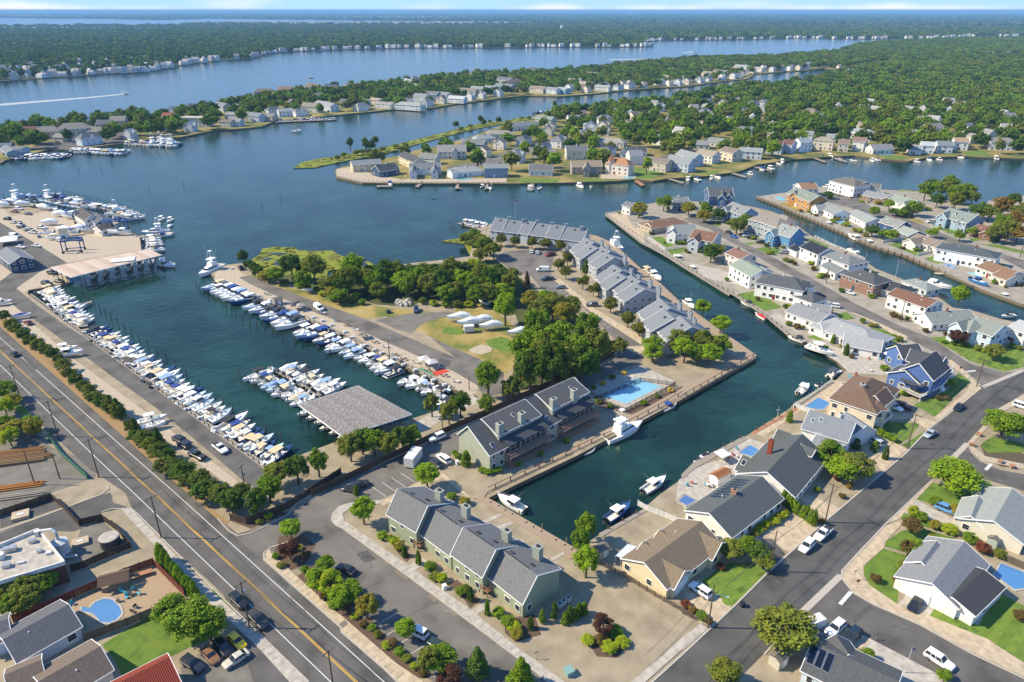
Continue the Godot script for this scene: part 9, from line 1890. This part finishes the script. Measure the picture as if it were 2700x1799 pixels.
func woods():
	# houses of the far shore, one by one along the water
	var line := P_FAR.slice(1, 31)
	var protos_far := []
	for i in 7:
		var p: Vector2 = line[4].lerp(line[5], (i + 0.5) / 7.0) + Vector2(0, -18)
		protos_far.append(house("pale house at the bend of the distant far shore, %s from the left" % nth(i + 1), [0xe8e8e4, 0xdcd4c4, 0xe2e6ea, 0xd0dae2, 0xe8e2d6, 0xcfd2d4, 0xeeeeec][i], [0x8a8d90, 0x7c746a, 0x9aa0a4, 0x6e747a, 0x96897a, 0xa8acb0, 0x80858a][i], [[[p.x - 4.5, p.y, p.x + 4.5, p.y - 1], 10.0, 5.0, 6.4, 5.0, 6.4, "g" if i % 3 else "h"], [[p.x + 2, p.y + 5, p.x + 2.2, p.y], 8.5, 2.4, 6.0, 2.4, 6.0, "g"]], {"far": true, "skip": 0.45, "group": "houses on the distant far shore"}))
	var town := []
	for i in line.size() - 1:
		var l := line[i].distance_to(line[i + 1])
		var n := maxi(1, int(l / 19.0))
		for j in n:
			var p: Vector2 = line[i].lerp(line[i + 1], (j + r(0.2, 0.8)) / n) + Vector2(0, -r(10, 32))
			if clear(p, 2.0) and rng.randf() < 0.66: town.append([Transform3D(Basis(Vector3.UP, r(-0.7, 0.7)).scaled(Vector3(r(0.8, 1.7), r(0.7, 1.3), 1.2)), v3(p)), Color.WHITE * r(0.6, 1.05)])
	var k := 0
	# more houses close behind the nearer shores, where the listed ones leave gaps
	k = 0
	var fill := []
	for q in [[P_FIVE, 1, 33, 15.0, 24.0], [P_FIVE, 5, 33, 42.0, 26.0], [P_FIVE, 46, 62, 15.0, 26.0], [P_FOUR, 32, 47, 58.0, 24.0], [P_FOUR, 32, 47, 92.0, 26.0], [P_FOUR, 32, 42, 130.0, 30.0]]:
		var poly: PackedVector2Array = q[0]
		for i in range(q[1], q[2]):
			var a := poly[i % poly.size()]; var b := poly[(i + 1) % poly.size()]
			var n := int(a.distance_to(b) / q[4])
			for j in n:
				var d := (b - a).normalized()
				var p := a.lerp(b, (j + r(0.3, 0.7)) / n)
				var nn := Vector2(-d.y, d.x)
				if not inside(p + nn * 3.0, poly): nn = -nn
				p += nn * q[3] * r(0.9, 1.15)
				if not inside(p, poly) or not clear(p, 7.0) or absf(p.x) > -p.y * 0.78: continue
				fill.append([p, d])
				HP.append([p, 7.0])
	fill.sort_custom(func(a, b): return a[0].x < b[0].x)
	for q in fill:
		k += 1
		copy(protos_far[rng.randi_range(0, 6)], "house", "house set close behind the lagoon shores, %s from the left" % nth(k), "house", v3(q[0]), -q[1].angle() + (PI if rng.randf() < 0.5 else 0.0), "houses close behind the lagoon shores", r(0.8, 1.0))
	for i in 75:
		var p := Vector2(r(60, 560), r(-900, -520))
		if inside(p, P_FOUR) and clear(p, 9.0):
			town.append([Transform3D(Basis(Vector3.UP, r(0, 6)).scaled(Vector3.ONE * r(0.9, 1.2)), v3(p)), Color.WHITE * r(0.7, 1.0)])
			HP.append([p, 9.0])
	var suburb := V([-913.9,-1184.7,-834.3,-1244.1,-754.5,-1340.6,-687,-1425.3,-684.3,-1541.6,-651.2,-1869.7,-683.8,-1965.6,-831.7,-1782.5,-922.9,-1630,-1148.2,-1500.9])
	for i in 900:
		var p := Vector2(r(-1500, -300), r(-1900, -700))
		if inside(p, suburb) and town.size() < 900: town.append([Transform3D(Basis(Vector3.UP, r(0, 6)).scaled(Vector3.ONE * r(0.8, 1.3)), v3(p)), Color.WHITE * r(0.6, 1.0)])
	# trees one can tell apart across the channel, then the mass of the woods behind them
	var spots := []
	for poly in [P_FOUR, P_FIVE]:
		var lo := Vector2(1e9, 1e9); var hi := -lo
		for e in poly:
			lo = lo.min(e); hi = hi.max(e)
		var y := lo.y
		while y < hi.y:
			var step := 11.5 if y > -900 else 13.0
			var x := lo.x
			while x < hi.x:
				var p := Vector2(x + r(-4, 4), y + r(-4, 4))
				x += step
				if absf(p.x) > -p.y * 0.86 + 60: continue
				if not inside(p, poly): continue
				var four: bool = poly == P_FOUR
				var dens := 1.0
				if four: dens = clampf((-p.y - 470.0) / 330.0 + (p.x - 60.0) / 520.0, 0.3, 0.8)
				else: dens = 0.6 if p.y > -1000 else 0.85
				if rng.randf() > dens: continue
				var ok := true
				for d in [Vector2(9, 0), Vector2(-9, 0), Vector2(0, 12)] + ([Vector2(0, -16), Vector2(-14, -10)] if four else []):
					if not inside(p + d, poly): ok = false
				if not ok or not clear(p, 4.0): continue
				if four and dens < 0.9 and in_front(p): continue
				spots.append(p)
			y += step
	spots.sort_custom(func(a, b): return a.y > b.y)
	var cols := ["green", "dark", "dark", "olive", "green", "dark", "olive", "bright", "green", "olive"]
	var mass := {}
	var named := mini(24, spots.size())
	for i in spots.size():
		var p: Vector2 = spots[i]
		var c: String = cols[rng.randi_range(0, 9)]
		if p.y < -700 and c == "bright": c = "green"
		var rad := r(3.8, 8.2); var h := r(6.5, 9.5) + rad * 0.8
		if i < named: tree("tree", "%s tree in the channel woods, %s nearest" % [LW[c], nth(i + 1)], "tree", p, rad * 0.92, h, "oak", c, 1, "trees of the woods across the channel")
		else:
			var mk: String = c + ("/1" if i < 1100 else "/2")
			if not mass.has(mk): mass[mk] = []
			mass[mk].append([Transform3D(Basis(Vector3.UP, r(0, 6)).scaled(Vector3(rad, h * 0.42, rad)), Vector3(p.x, h * 0.52, p.y)), Color.WHITE * r(0.85, 1.15)])
	for c in mass: scatter("woodland", crown_of("oak", int(c[-1]), 1), LEAF[c.get_slice("/", 0)], mass[c])
	# the forest on the far shore, to the horizon
	var far := {}
	for ring in [[900.0, 2600.0, 11.5, 6.2], [2600.0, 6000.0, 22.0, 9.0], [6000.0, 27000.0, 110.0, 34.0]]:
		var y: float = -ring[1]
		while y < -ring[0] * 0.6:
			var x := y * 0.82
			while x < -y * 0.82:
				var p := Vector2(x + r(-0.45, 0.45) * ring[2], y + r(-0.45, 0.45) * ring[2])
				x += ring[2]
				var l := p.length()
				if l < ring[0] or l > ring[1]: continue
				var f := inside(p, P_FAR)
				if not f and not inside(p, P_BEYOND): continue
				if f and inside(p, suburb) and rng.randf() < 0.7: continue
				if f and (not inside(p + Vector2(0, 20 + 34 * rng.randf()), P_FAR) or rng.randf() < 0.04): continue
				var kk: String = ["dark", "pine", "green", "dark", "olive"][rng.randi_range(0, 4)]
				if l > 6000 and kk == "olive": kk = "dark"
				var rad: float = ring[3] * r(0.8, 1.2)
				var h := r(10, 15) if l < 6000 else r(13, 18)
				if not far.has(kk): far[kk] = []
				far[kk].append([Transform3D(Basis(Vector3.UP, r(0, 6)).scaled(Vector3(rad, h * 0.5, rad)), Vector3(p.x, h * 0.48, p.y)), Color.WHITE])
			y += ring[2]
	for kk in far: scatter("forest", crown_of("oak", 3, 2), LEAF[kk], far[kk])
	var hm := Geo.new()
	hm.col = Color(0.74, 0.73, 0.7)
	hm.box(Vector3.ZERO, Vector3(10, 6, 8))
	hm.col = Color(0.3, 0.3, 0.31)
	hm.quad(Vector3(-5, 6, 4), Vector3(5, 6, 4), Vector3(5, 9.5, 0), Vector3(-5, 9.5, 0)); hm.quad(Vector3(5, 6, -4), Vector3(-5, 6, -4), Vector3(-5, 9.5, 0), Vector3(5, 9.5, 0))
	hm.col = Color(0.74, 0.73, 0.7)
	hm.tri(Vector3(5, 6, 4), Vector3(5, 6, -4), Vector3(5, 9.5, 0)); hm.tri(Vector3(-5, 6, -4), Vector3(-5, 6, 4), Vector3(-5, 9.5, 0))
	for q in [[P2(-3000,-4599), P2(-1990,-4427), 130, 120.0, 1.2], [P2(-2584,-6665), P2(-1406,-6483), 330, 260.0, 1.3], [P2(-1387,-6396), P2(31,-6483), 300, 300.0, 1.3], [P2(-2364,-10937), P2(-946,-10937), 90, 400.0, 1.8], [P2(-9041,-14167), P2(-6587,-12035), 120, 500.0, 2.0], [P2(913.3,-1900.6), P2(1220.9,-1900.6), 40, 120.0, 1.0]]:
		for i in q[2]:
			var p: Vector2 = q[0].lerp(q[1], rng.randf()) + Vector2(r(-1, 1), r(-1, 1)) * q[3]
			if inside(p, P_FAR) or inside(p, P_FOUR) or q[4] > 1.25: town.append([Transform3D(Basis(Vector3.UP, r(0, 3)).scaled(Vector3.ONE * q[4] * r(0.6, 1.0)), Vector3(p.x, 4.0 if q[4] < 1.25 else 7.0, p.y)), Color.WHITE])
	var hw := mat(1, 1, 1, 0.8)
	hw.vertex_color_use_as_albedo = true
	scatter("distant_houses", hm.mesh(), hw, town)
	var wt := thing("water_tower", "white cylindrical water tower rising above the far forest", "water tower", v3(P2(273,-4311)))
	var g := Geo.new()
	g.tube(Vector3.ZERO, Vector3(0, 24, 0), 8.5, 8.5, 24, false)
	put("tank_wall", g.mesh(), M.white, wt)
	g = Geo.new()
	g.tube(Vector3(0, 24, 0), Vector3(0, 28, 0), 8.5, 2.0, 24)
	put("dome", g.mesh(), M.white, wt)
	for q in [[P2(2201,-14319), "large white block building on the far horizon", Vector3(150, 42, 60)], [P2(1445,-21024), "small white tower on the far horizon", Vector3(30, 60, 30)]]:
		var o := thing("distant_building", q[1], "building", v3(q[0]))
		put("wall", box_mesh(q[2]), M.white, o)
		put("roof", box_mesh(q[2] * Vector3(0.8, 0.14, 0.8), Vector3(0, q[2].y, 0)), M.concrete, o)
	# marsh grass, bay grass and field weeds
	var tufts := []
	for mp in P_MARSH:
		var lo := Vector2(1e9, 1e9); var hi := -lo
		for e in mp:
			lo = lo.min(e); hi = hi.max(e)
		for i in int((hi.x - lo.x) * (hi.y - lo.y) / 26.0):
			var p := Vector2(r(lo.x, hi.x), r(lo.y, hi.y))
			if inside(p, mp): tufts.append([Transform3D(Basis(Vector3.UP, r(0, 6)).scaled(Vector3(0.9, r(0.2, 0.5), 0.9)), Vector3(p.x, -0.62, p.y)), Color.WHITE * r(0.8, 1.1)])
	scatter("marsh_grass", crown_of("tuft", 3, 0), leaf(0.3, 0.28, 0.05), tufts)
func gardens():   # low shrubs against the houses of the two canal peninsulas
	var p := []
	for q in HP:
		if q[0].x > 45 and q[0].x < 330 and q[0].y < -190 and q[0].y > -480 and not (q[0].x < 75 and q[0].y > -330):
			for k in 3:
				var a := r(0.2, 2.9)
				var e: Vector2 = q[0] + Vector2(cos(a) * 1.1, sin(a)) * (q[1] * 0.95 + r(0.5, 2.5))
				if (inside(e, P_MAIN) or inside(e, P_THREE)) and clear(e, -1.0): p.append_array([e.x, e.y])
	grove("garden shrub", "by the canal peninsula houses", p, 1.3, 1.6, "shrub", ["green", "olive", "lime", "dark", "rusty"], 1, 0.35)
func in_front(p: Vector2) -> bool:   # keeps the shoreline lots half open
	return rng.randf() < 0.35 and p.y > -520
func pools():
	pool("large rectangular swimming pool of the townhouses", V([26.7,-189.5,39.1,-200.7,45.8,-195,33.4,-184.2]), M.liner_pale, 0.06, 0.8)
	pool("kidney-shaped blue pool in the red-brown fenced yard", V([-83.15,-105.19,-81.46,-104.92,-81.23,-106.43,-80,-107.26,-78.2,-106.98,-75.96,-105.19,-74.68,-103.44,-74.87,-101.98,-76.06,-101.15,-77.55,-101.33,-80.07,-103.44,-82.76,-104.11]), M.liner_blue, 0.06, 0.5)
	pool("blue pool beside the grey patio with the brick chimney house", V([59.1,-158.5,63.2,-162.2,65.1,-159.5,62.6,-156.6]), M.liner_blue, 0.06)
	pool("small deep blue pool on the timber patio", V([39.02,-137.63,41.02,-140.04,43.19,-137.89,40.61,-135.93]), M.liner_deep, 0.5, 0.4)
	pool("blue pool beside the brown-roofed turret house", V([85.3,-182.6,91.2,-187.9,93.6,-184.6,89.8,-180.8,87.5,-181.2]), M.liner_blue, 0.06)
	pool("bright blue rectangular pool at the right edge", V([98.6,-113.8,102.1,-117.2,105.2,-114.6,102.3,-110.1,100.15,-109.72]), M.liner_blue, 0.06)
	pool("round turquoise pool beside the blue house", V([112.8,-189.3,114.2,-191.2,115.5,-191.5,115.9,-190.2,114.7,-188.3,113.1,-187.4]), M.liner_aqua, 0.7, 0.2)
	pool("oval pool with yellow shrubs on the far canal", V([176.9,-384.7,179.8,-386.7,183.1,-385.4,182.4,-382.1,178.8,-380.2,176.6,-381.5]), M.liner_aqua)
	pool("pool on the tip of the far peninsula", V([160.9,-439.7,164.9,-442.2,167.2,-433.9,163.6,-431.5]), M.liner_aqua)
	pool("blue pool beside the white-decked house on the far canal", V([194.9,-311.4,199.2,-312.7,200,-307.3,196.7,-305.6]), M.liner_blue)
	pool("aqua pool before the solar-roofed house", V([199.5,-300.4,203.4,-301.2,204.7,-295.3,201.1,-294.1]), M.liner_aqua)
	pool("pool on the channel shore beside the turreted house", V([74.4,-498.1,80.4,-501.8,85.5,-499.2,79.2,-493.4]), M.liner_aqua)
	pool("pool in front of the pale hip-roofed channel house", V([-37.8,-494.5,-27.9,-497,-26.9,-492.7,-36.6,-489.1]), M.liner_aqua)
	pool("pool beside the oak on the channel shore", V([294.3,-585.5,305.4,-587.9,304.2,-583.5,293.4,-581.5]), M.liner_aqua)
func seat(label: String, p: Vector2, yaw: float, m: Material, group: String):
	var o := thing("patio_chair", label, "chair", v3(p, 0.03), yaw, group)
	put("seat", box_mesh(Vector3(0.6, 0.08, 0.55), Vector3(0, 0.38, 0)), m, o)
	put("backrest", box_mesh(Vector3(0.6, 0.6, 0.08), Vector3(0, 0.42, -0.27)), m, o)
	for s in [-1, 1]:
		for t in [-1, 1]: put("leg", box_mesh(Vector3(0.06, 0.38, 0.06), Vector3(s * 0.26, 0, t * 0.22)), m, o)
func table(label: String, p: Vector2, w: float, d: float, m: Material, group := "patio tables"):
	var o := thing("patio_table", label, "table", v3(p, 0.03), 0.5, group)
	put("table_top", box_mesh(Vector3(w, 0.07, d), Vector3(0, 0.7, 0)), m, o)
	for s in [-1, 1]:
		for t in [-1, 1]: put("leg", box_mesh(Vector3(0.08, 0.7, 0.08), Vector3(s * w * 0.42, 0, t * d * 0.42)), m, o)
func canopy(label: String, p: Vector2, w: float, h: float, m: Material, yaw := 0.5):
	var o := thing("canopy_tent", label, "canopy", v3(p), yaw, "canopies")
	var g := Geo.new()
	var c := [Vector3(-w, h, -w), Vector3(w, h, -w), Vector3(w, h, w), Vector3(-w, h, w)]
	for i in 4:
		g.tri(c[(i + 1) % 4], c[i], Vector3(0, h + w * 0.42, 0))
		g.quad(c[i], c[(i + 1) % 4], c[(i + 1) % 4] - Vector3(0, 0.25, 0), c[i] - Vector3(0, 0.25, 0))
	put("fabric_roof", g.mesh(), m, o)
	for e in c: put("leg", box_mesh(Vector3(0.09, h, 0.09)), M.metal, o, Transform3D(Basis(), Vector3(e.x * 0.96, 0, e.z * 0.96)))
func small_things():
	var teal := colour(0x3fa3b4, 0.6)
	var i := 0
	i = 0
	for q in V([-77.37,-109.11,-76.25,-108.53,-75.43,-109.68,-73.66,-108.39,-75.59,-107.4,-85.2,-105.74,-72.74,-103.84,-72.91,-105.05,-76.88,-106.43]):
		i += 1
		seat("teal patio chair in the kidney pool yard, %s from the bar" % nth(i), q, i * 1.3, teal if i < 7 else M.dark, "patio chairs in the kidney pool yard")
	table("long brown picnic table in the corner of the pool yard", P2(-75.17,-113.68), 3.2, 1.3, M.deck_red)
	table("small dark table among the teal chairs", P2(-75.38,-108.25), 1.0, 1.0, M.dark)
	var o := thing("tiki_bar", "thatched tiki bar beside the kidney pool", "bar", v3(P2(-79.4,-110.85)), 0.42)
	var g := Geo.new()
	for s in [-1, 1]:
		for k in 6: g.obox(Transform3D(Basis(Vector3.RIGHT, s * 0.45), Vector3(0, 2.75 - k * 0.13, s * (0.25 + k * 0.28))), Vector3(5.6 + 0.05 * (k % 2), 0.12, 0.42))
	put("thatch_roof", g.mesh(), colour(0x6e5848, 0.95, "speck", 0.8), o)
	for s in [-1, 1]:
		for t in [-1, 1]: put("post", box_mesh(Vector3(0.14, 2.2, 0.14)), M.timber_pale, o, Transform3D(Basis(), Vector3(s * 2.4, 0, t * 1.1)))
	put("counter", box_mesh(Vector3(4.8, 1.05, 0.6), Vector3(0, 0, 0.9)), M.timber_pale, o)
	i = 0
	for q in [[P2(-130.9,-158), 7, 0xb08048], [P2(-126.8,-155), 7, 0xa08058], [P2(-127.8,-153.1), 6, 0x98805c], [P2(-122.2,-142.7), 7, 0xc88a40], [P2(-129.8,-156.2), 6, 0xa8845c], [P2(-119.3,-138.7), 5, 0xb9b4a8]]:
		i += 1
		o = thing("log_stack", "stack of long round timbers in the yard, %s" % ["nearest the road", "second from the road", "third from the road", "orange-brown at the left edge", "by the tall bare pole", "pale thin ones by the fence"][i - 1], "timber", v3(q[0], 0.02), 0.26, "timber stacks")
		for k in q[1]:
			var lg := shape("log%d" % (k % 3), func():
				var w := Geo.new()
				w.tube(Vector3(-8 + k % 3, 0, 0), Vector3(8, 0, 0), 0.22, 0.17, 8)
				return w.mesh())
			put("log", lg, colour(q[2], 0.9, "wood", 1.2), o, Transform3D(Basis(), Vector3(r(-0.6, 0.6), 0.22 + 0.38 * (k % 2), k * 0.3 - 1.0)))
	for q in [[P2(-209.2,-330.8), 0x2d4a7c, "blue travel lift frame standing empty in the yard"], [P2(-204.8,-365.2), 0x2d52a0, "blue travel lift frame holding a cruiser"], [P2(-232.3,-383.2), 0x35507c, "blue travel lift frame behind the yard buildings"]]:
		o = thing("travel_lift", q[2], "boat lift", v3(q[0]), 0.22, "travel lifts")
		g = Geo.new()
		for s in [-1, 1]:
			for t in [-1, 1]: g.box(Vector3(s * 4.0, 0.5, t * 2.6), Vector3(0.4, 5.6, 0.4))
			beam(g, Vector3(-4.0, 6.1, s * 2.6), Vector3(4.0, 6.1, s * 2.6), 0.4, 0.45)
			beam(g, Vector3(-4.0, 1.0, s * 2.6), Vector3(4.0, 1.0, s * 2.6), 0.3, 0.35)
		beam(g, Vector3(-4.0, 6.1, -2.6), Vector3(-4.0, 6.1, 2.6), 0.4, 0.45)
		put("frame", g.mesh(), colour(q[1], 0.5), o)
		for s in [-1, 1]:
			for t in [-1, 1]:
				var w := Geo.new()
				w.tube(Vector3(s * 4.0, 0.55, t * 2.6 - 0.25), Vector3(s * 4.0, 0.55, t * 2.6 + 0.25), 0.55, 0.55, 12)
				put("wheel", w.mesh(), M.rubber, o)
	for q in [[P2(-28.6,-210.1), 1.7, 0xc8c4be, "grey pop-up canopy on the pier, upper one"], [P2(-25.8,-207.7), 1.7, 0xbdb6b4, "grey pop-up canopy on the pier, lower one"], [P2(-83.3,-257.8), 1.9, 0x3a3c44, "dark canopy on the pier"], [P2(-81.2,-256.7), 1.6, 0x9a948c, "grey awning beside the dark canopy"], [P2(-248.6,-343.3), 4.2, 0xe6e6e2, "white marquee tent beside the marina building"], [P2(-52.7,-230.5), 1.6, 0x8a7f70, "brown canopy on the pier"], [P2(124.8,-213.4), 1.9, 0xe2e4e6, "white canopy beside the blue house"], [P2(53.8,-155), 1.5, 0xe8e8e6, "white canopy on the grey patio"]]:
		canopy(q[3], q[0], q[1], 2.3, colour(q[2], 0.8))
	for q in [[P2(-91.8,-263.1), Vector3(3.2, 2.4, 2.4), 0x9a9a94, "grey shed on the pier"], [P2(51,-146.5), Vector3(4.6, 2.2, 2.6), 0xe6e4de, "white garden bar shed with an orange roof"], [P2(18.84,-119.81), Vector3(2.6, 2.2, 2.2), 0xb9ac92, "small tan shed at the head of the canal"], [P2(104.6,-123.5), Vector3(4.0, 2.0, 2.0), 0x9aa39c, "grey-green shed behind the cream house"], [P2(46.94,-91.86), Vector3(2.6, 2.2, 2.2), 0xb8b0a0, "small beige shed under the full tree"]]:
		o = thing("garden_shed", q[3], "shed", v3(q[0]), 0.6, "small sheds")
		put("wall", box_mesh(q[1]), colour(q[2], 0.8), o)
		g = Geo.new()
		for s in [-1, 1]: g.obox(Transform3D(Basis(Vector3.RIGHT, s * 0.45), Vector3(0, q[1].y + 0.22, s * q[1].z * 0.27)), Vector3(q[1].x + 0.4, 0.1, q[1].z * 0.66))
		put("roof", g.mesh(), shingles(0xa86c40 if "orange" in q[3] else 0x7a766e), o)
		put("door", box_mesh(Vector3(0.9, 1.8, 0.08), Vector3(0.3, 0.02, q[1].z * 0.5)), M.trim, o)
	for q in [[P2(-25.1,-154), Vector3(2.6, 2.6, 5.8), "white box trailer in the upper car park", -0.3], [P2(-15.4,-236), Vector3(3.6, 2.2, 2.2), "small white box trailer beside the wrapped boats", 0.2], [P2(56.41,-99.91), Vector3(3.4, 2.0, 1.9), "small white cargo trailer by the low grey house", 0.4]]:
		o = thing("box_trailer", q[2], "trailer", v3(q[0]), q[3], "box trailers")
		put("box_body", box_mesh(q[1], Vector3(0, 0.5, 0)), M.white, o)
		put("chassis", box_mesh(q[1] * Vector3(0.9, 0.1, 0.95), Vector3(0, 0.38, 0)), M.dark, o)
		for s in [-1, 1]:
			var w := Geo.new()
			w.tube(Vector3(s * q[1].x * 0.5, 0.36, -0.14), Vector3(s * q[1].x * 0.5, 0.36, 0.14), 0.36, 0.36, 10)
			put("wheel", w.mesh(), M.rubber, o, Transform3D(Basis(Vector3.UP, PI / 2 if q[1].z > q[1].x else 0.0), Vector3.ZERO))
	for q in [[P2(44.56,-105.31), 0x22252c, "black wheeled bin at the kerb"], [P2(78.37,-108.74), 0x1f4f9a, "blue wheeled bin by the garage"], [P2(-47,-253.9), 0x24303c, "dark skip on the dry grass"], [P2(-239.7,-354), 0x4a6478, "blue-grey box in the yard"], [P2(9.92,-89.72), 0x7a9a94, "green utility box in the gravel lot"], [P2(-13.45,-109.92), 0xe4e4e0, "white cabinet before the sage row"], [P2(-13.9,-153.3), 0xdcdcd6, "white cabinet by the balcony row"]]:
		o = thing("bin", q[2], "box", v3(q[0], 0.03), 0.5, "bins and cabinets")
		var sz := 1.0 if not ("skip" in q[2] or "box" in q[2]) else 1.9
		put("body", box_mesh(Vector3(0.75 * sz, 1.0, 0.75 * sz)), colour(q[1], 0.6), o)
		put("lid", box_mesh(Vector3(0.82 * sz, 0.09, 0.82 * sz), Vector3(0, 1.0, 0)), colour(q[1], 0.5), o)
	i = 0
	for q in V([-45.6,-263.7,-44.9,-264.9,-43.8,-263.1,-43.1,-264.9,-42,-263.1,-41.1,-264.9,-40,-263.1,-43.1,-261.3,-41.3,-261.3,-44.7,-261.9]):
		i += 1
		o = put("boulder", shape("rock", func():
			var w := Geo.new()
			w.loft([PackedVector3Array([Vector3(1, 0, 0.7), Vector3(-0.9, 0, 0.8), Vector3(-1, 0, -0.8), Vector3(0.8, 0, -0.9)]), PackedVector3Array([Vector3(0.9, 0.8, 0.6), Vector3(-0.8, 0.9, 0.7), Vector3(-0.9, 0.7, -0.7), Vector3(0.7, 0.9, -0.7)]), PackedVector3Array([Vector3(0.4, 1.2, 0.3), Vector3(-0.4, 1.3, 0.3), Vector3(-0.4, 1.1, -0.3), Vector3(0.3, 1.2, -0.3)])], true, true)
			return w.mesh()), M.concrete, self, Transform3D(Basis(Vector3.UP, i * 1.7) * r(0.8, 1.4), v3(q, -0.1)))
		tag(o, "pale concrete boulder in the rubble heap, %s from the left" % nth(i), "boulder", "rubble heap boulders")
	i = 0
	for q in V([124.5,-154,126,-151.7,126.6,-166.8,121.7,-161.8]):
		i += 1
		o = thing("wooden_planter", "wooden spool planter on the sandy verge, %s from the left" % nth(i), "planter", v3(q, 0.09), i * 0.7, "wooden planters")
		put("box", box_mesh(Vector3(1.1, 0.7, 0.8)), M.timber_pale, o)
		put("lid", box_mesh(Vector3(1.3, 0.1, 1.0), Vector3(0, 0.7, 0)), M.deck_red, o)
	for q in [[[-31.4,-206.1,-29.4,-207.7,-23.8,-202.2,-25.8,-201], 0x2f8a5e, "green"], [[-25.7,-203.7,-22.9,-207.7,-19.8,-205.3,-23.8,-201.8], 0xb5402c, "red"]]:
		tag(put("outdoor_mat", (func():
			var w := Geo.new()
			w.prism(ccw(V(q[0])), 0.02, 0.07)
			return w.mesh()).call(), colour(q[1], 0.9), self), "%s outdoor mat on the sandy pier" % q[2], "mat")
	i = 0
	for q in V([-120.8,-287.6,-114.8,-282.8,-107.9,-276.2,-102.1,-271.1,-96.1,-264.9,-87.1,-256.7,-74.3,-248.9,-70.2,-245.7,-65.9,-241.5,-59.6,-235.4,-56.2,-230.5,-50.3,-224,-46.6,-220.4,-43.8,-217.8,-39.4,-213.5,-35.1,-209.3,-31,-205.3,-27.6,-200.7,-24.5,-198.4,-20.7,-195.4,-165.7,-246,-152.7,-234.8,-140.8,-223.8,-131.3,-214.7,-124.8,-209.4,-115.9,-201.2,-108.8,-194.5,-101.2,-187.3,-93.7,-180.4,-88,-175.6,-81.9,-170.2,-77.1,-165.7,-71.7,-161.5,-69.5,-159.4]):
		i += 1
		o = thing("dock_box", "white dock box beside the berths, %s from the left" % nth(i), "dock box", v3(q, 0.12), 0.55, "white dock boxes")
		put("body", box_mesh(Vector3(1.4, 0.55, 0.7)), M.gel, o)
		put("lid", box_mesh(Vector3(1.46, 0.12, 0.76), Vector3(0, 0.55, 0)), M.white, o)
	i = 0
	for q in V([47,-144.2,48,-144.5,48.3,-143.6,42.4,-144.2,43.8,-145.1,53.8,-150.9,55.5,-155.9,57.3,-157.2,58.1,-156.3,59,-160.2,117.9,-214,114.4,-205,105.9,-200.8,108.8,-202.4,98.1,-191.2,121.5,-213.4]):
		i += 1
		seat("patio chair on the canal-side patios, %s from the left" % nth(i), q, i * 0.9, [M.white, teal, colour(0xa83228, 0.7)][i % 3], "patio chairs on the canal-side patios")
	i = 0
	for q in V([-101.1,-272.3,-86.2,-261.3,-73.8,-252.2,-67,-244.6,-62.3,-240.4,-58.2,-236.4,-53.9,-230.5,-49.4,-225.8,-45.3,-222.2,-41.3,-216,-37.8,-212.6,-33.4,-210.1,-29.1,-204.5,-23.3,-200.7,-19.5,-196.9]):
		i += 1
		seat("deck chair on the sandy pier, %s from the tip" % nth(i), q + Vector2(1.2, -1.0), i * 1.1, [M.white, teal, M.deck_red][i % 3], "deck chairs on the sandy pier")
		table("small table on the sandy pier, %s from the tip" % nth(i), q + Vector2(2.6, -0.6), 1.1, 0.8, [M.white, M.timber, M.dark][i % 3], "small tables on the sandy pier")
	table("white table on the timber patio", P2(47.7,-144.1), 1.8, 1.0, M.white)
	table("round brown table on the grey patio", P2(55.7,-155.9), 1.3, 1.3, M.deck_red)

func build_all():
	leaf_table()
	townhouses()
	waterfront()
	poles()
	fences()
	near_houses()
	town_houses_east()
	channel_houses()
	near_trees()
	woods()
	gardens()
	pools()
	boats()
	vehicles()
	wakes()
	small_things()
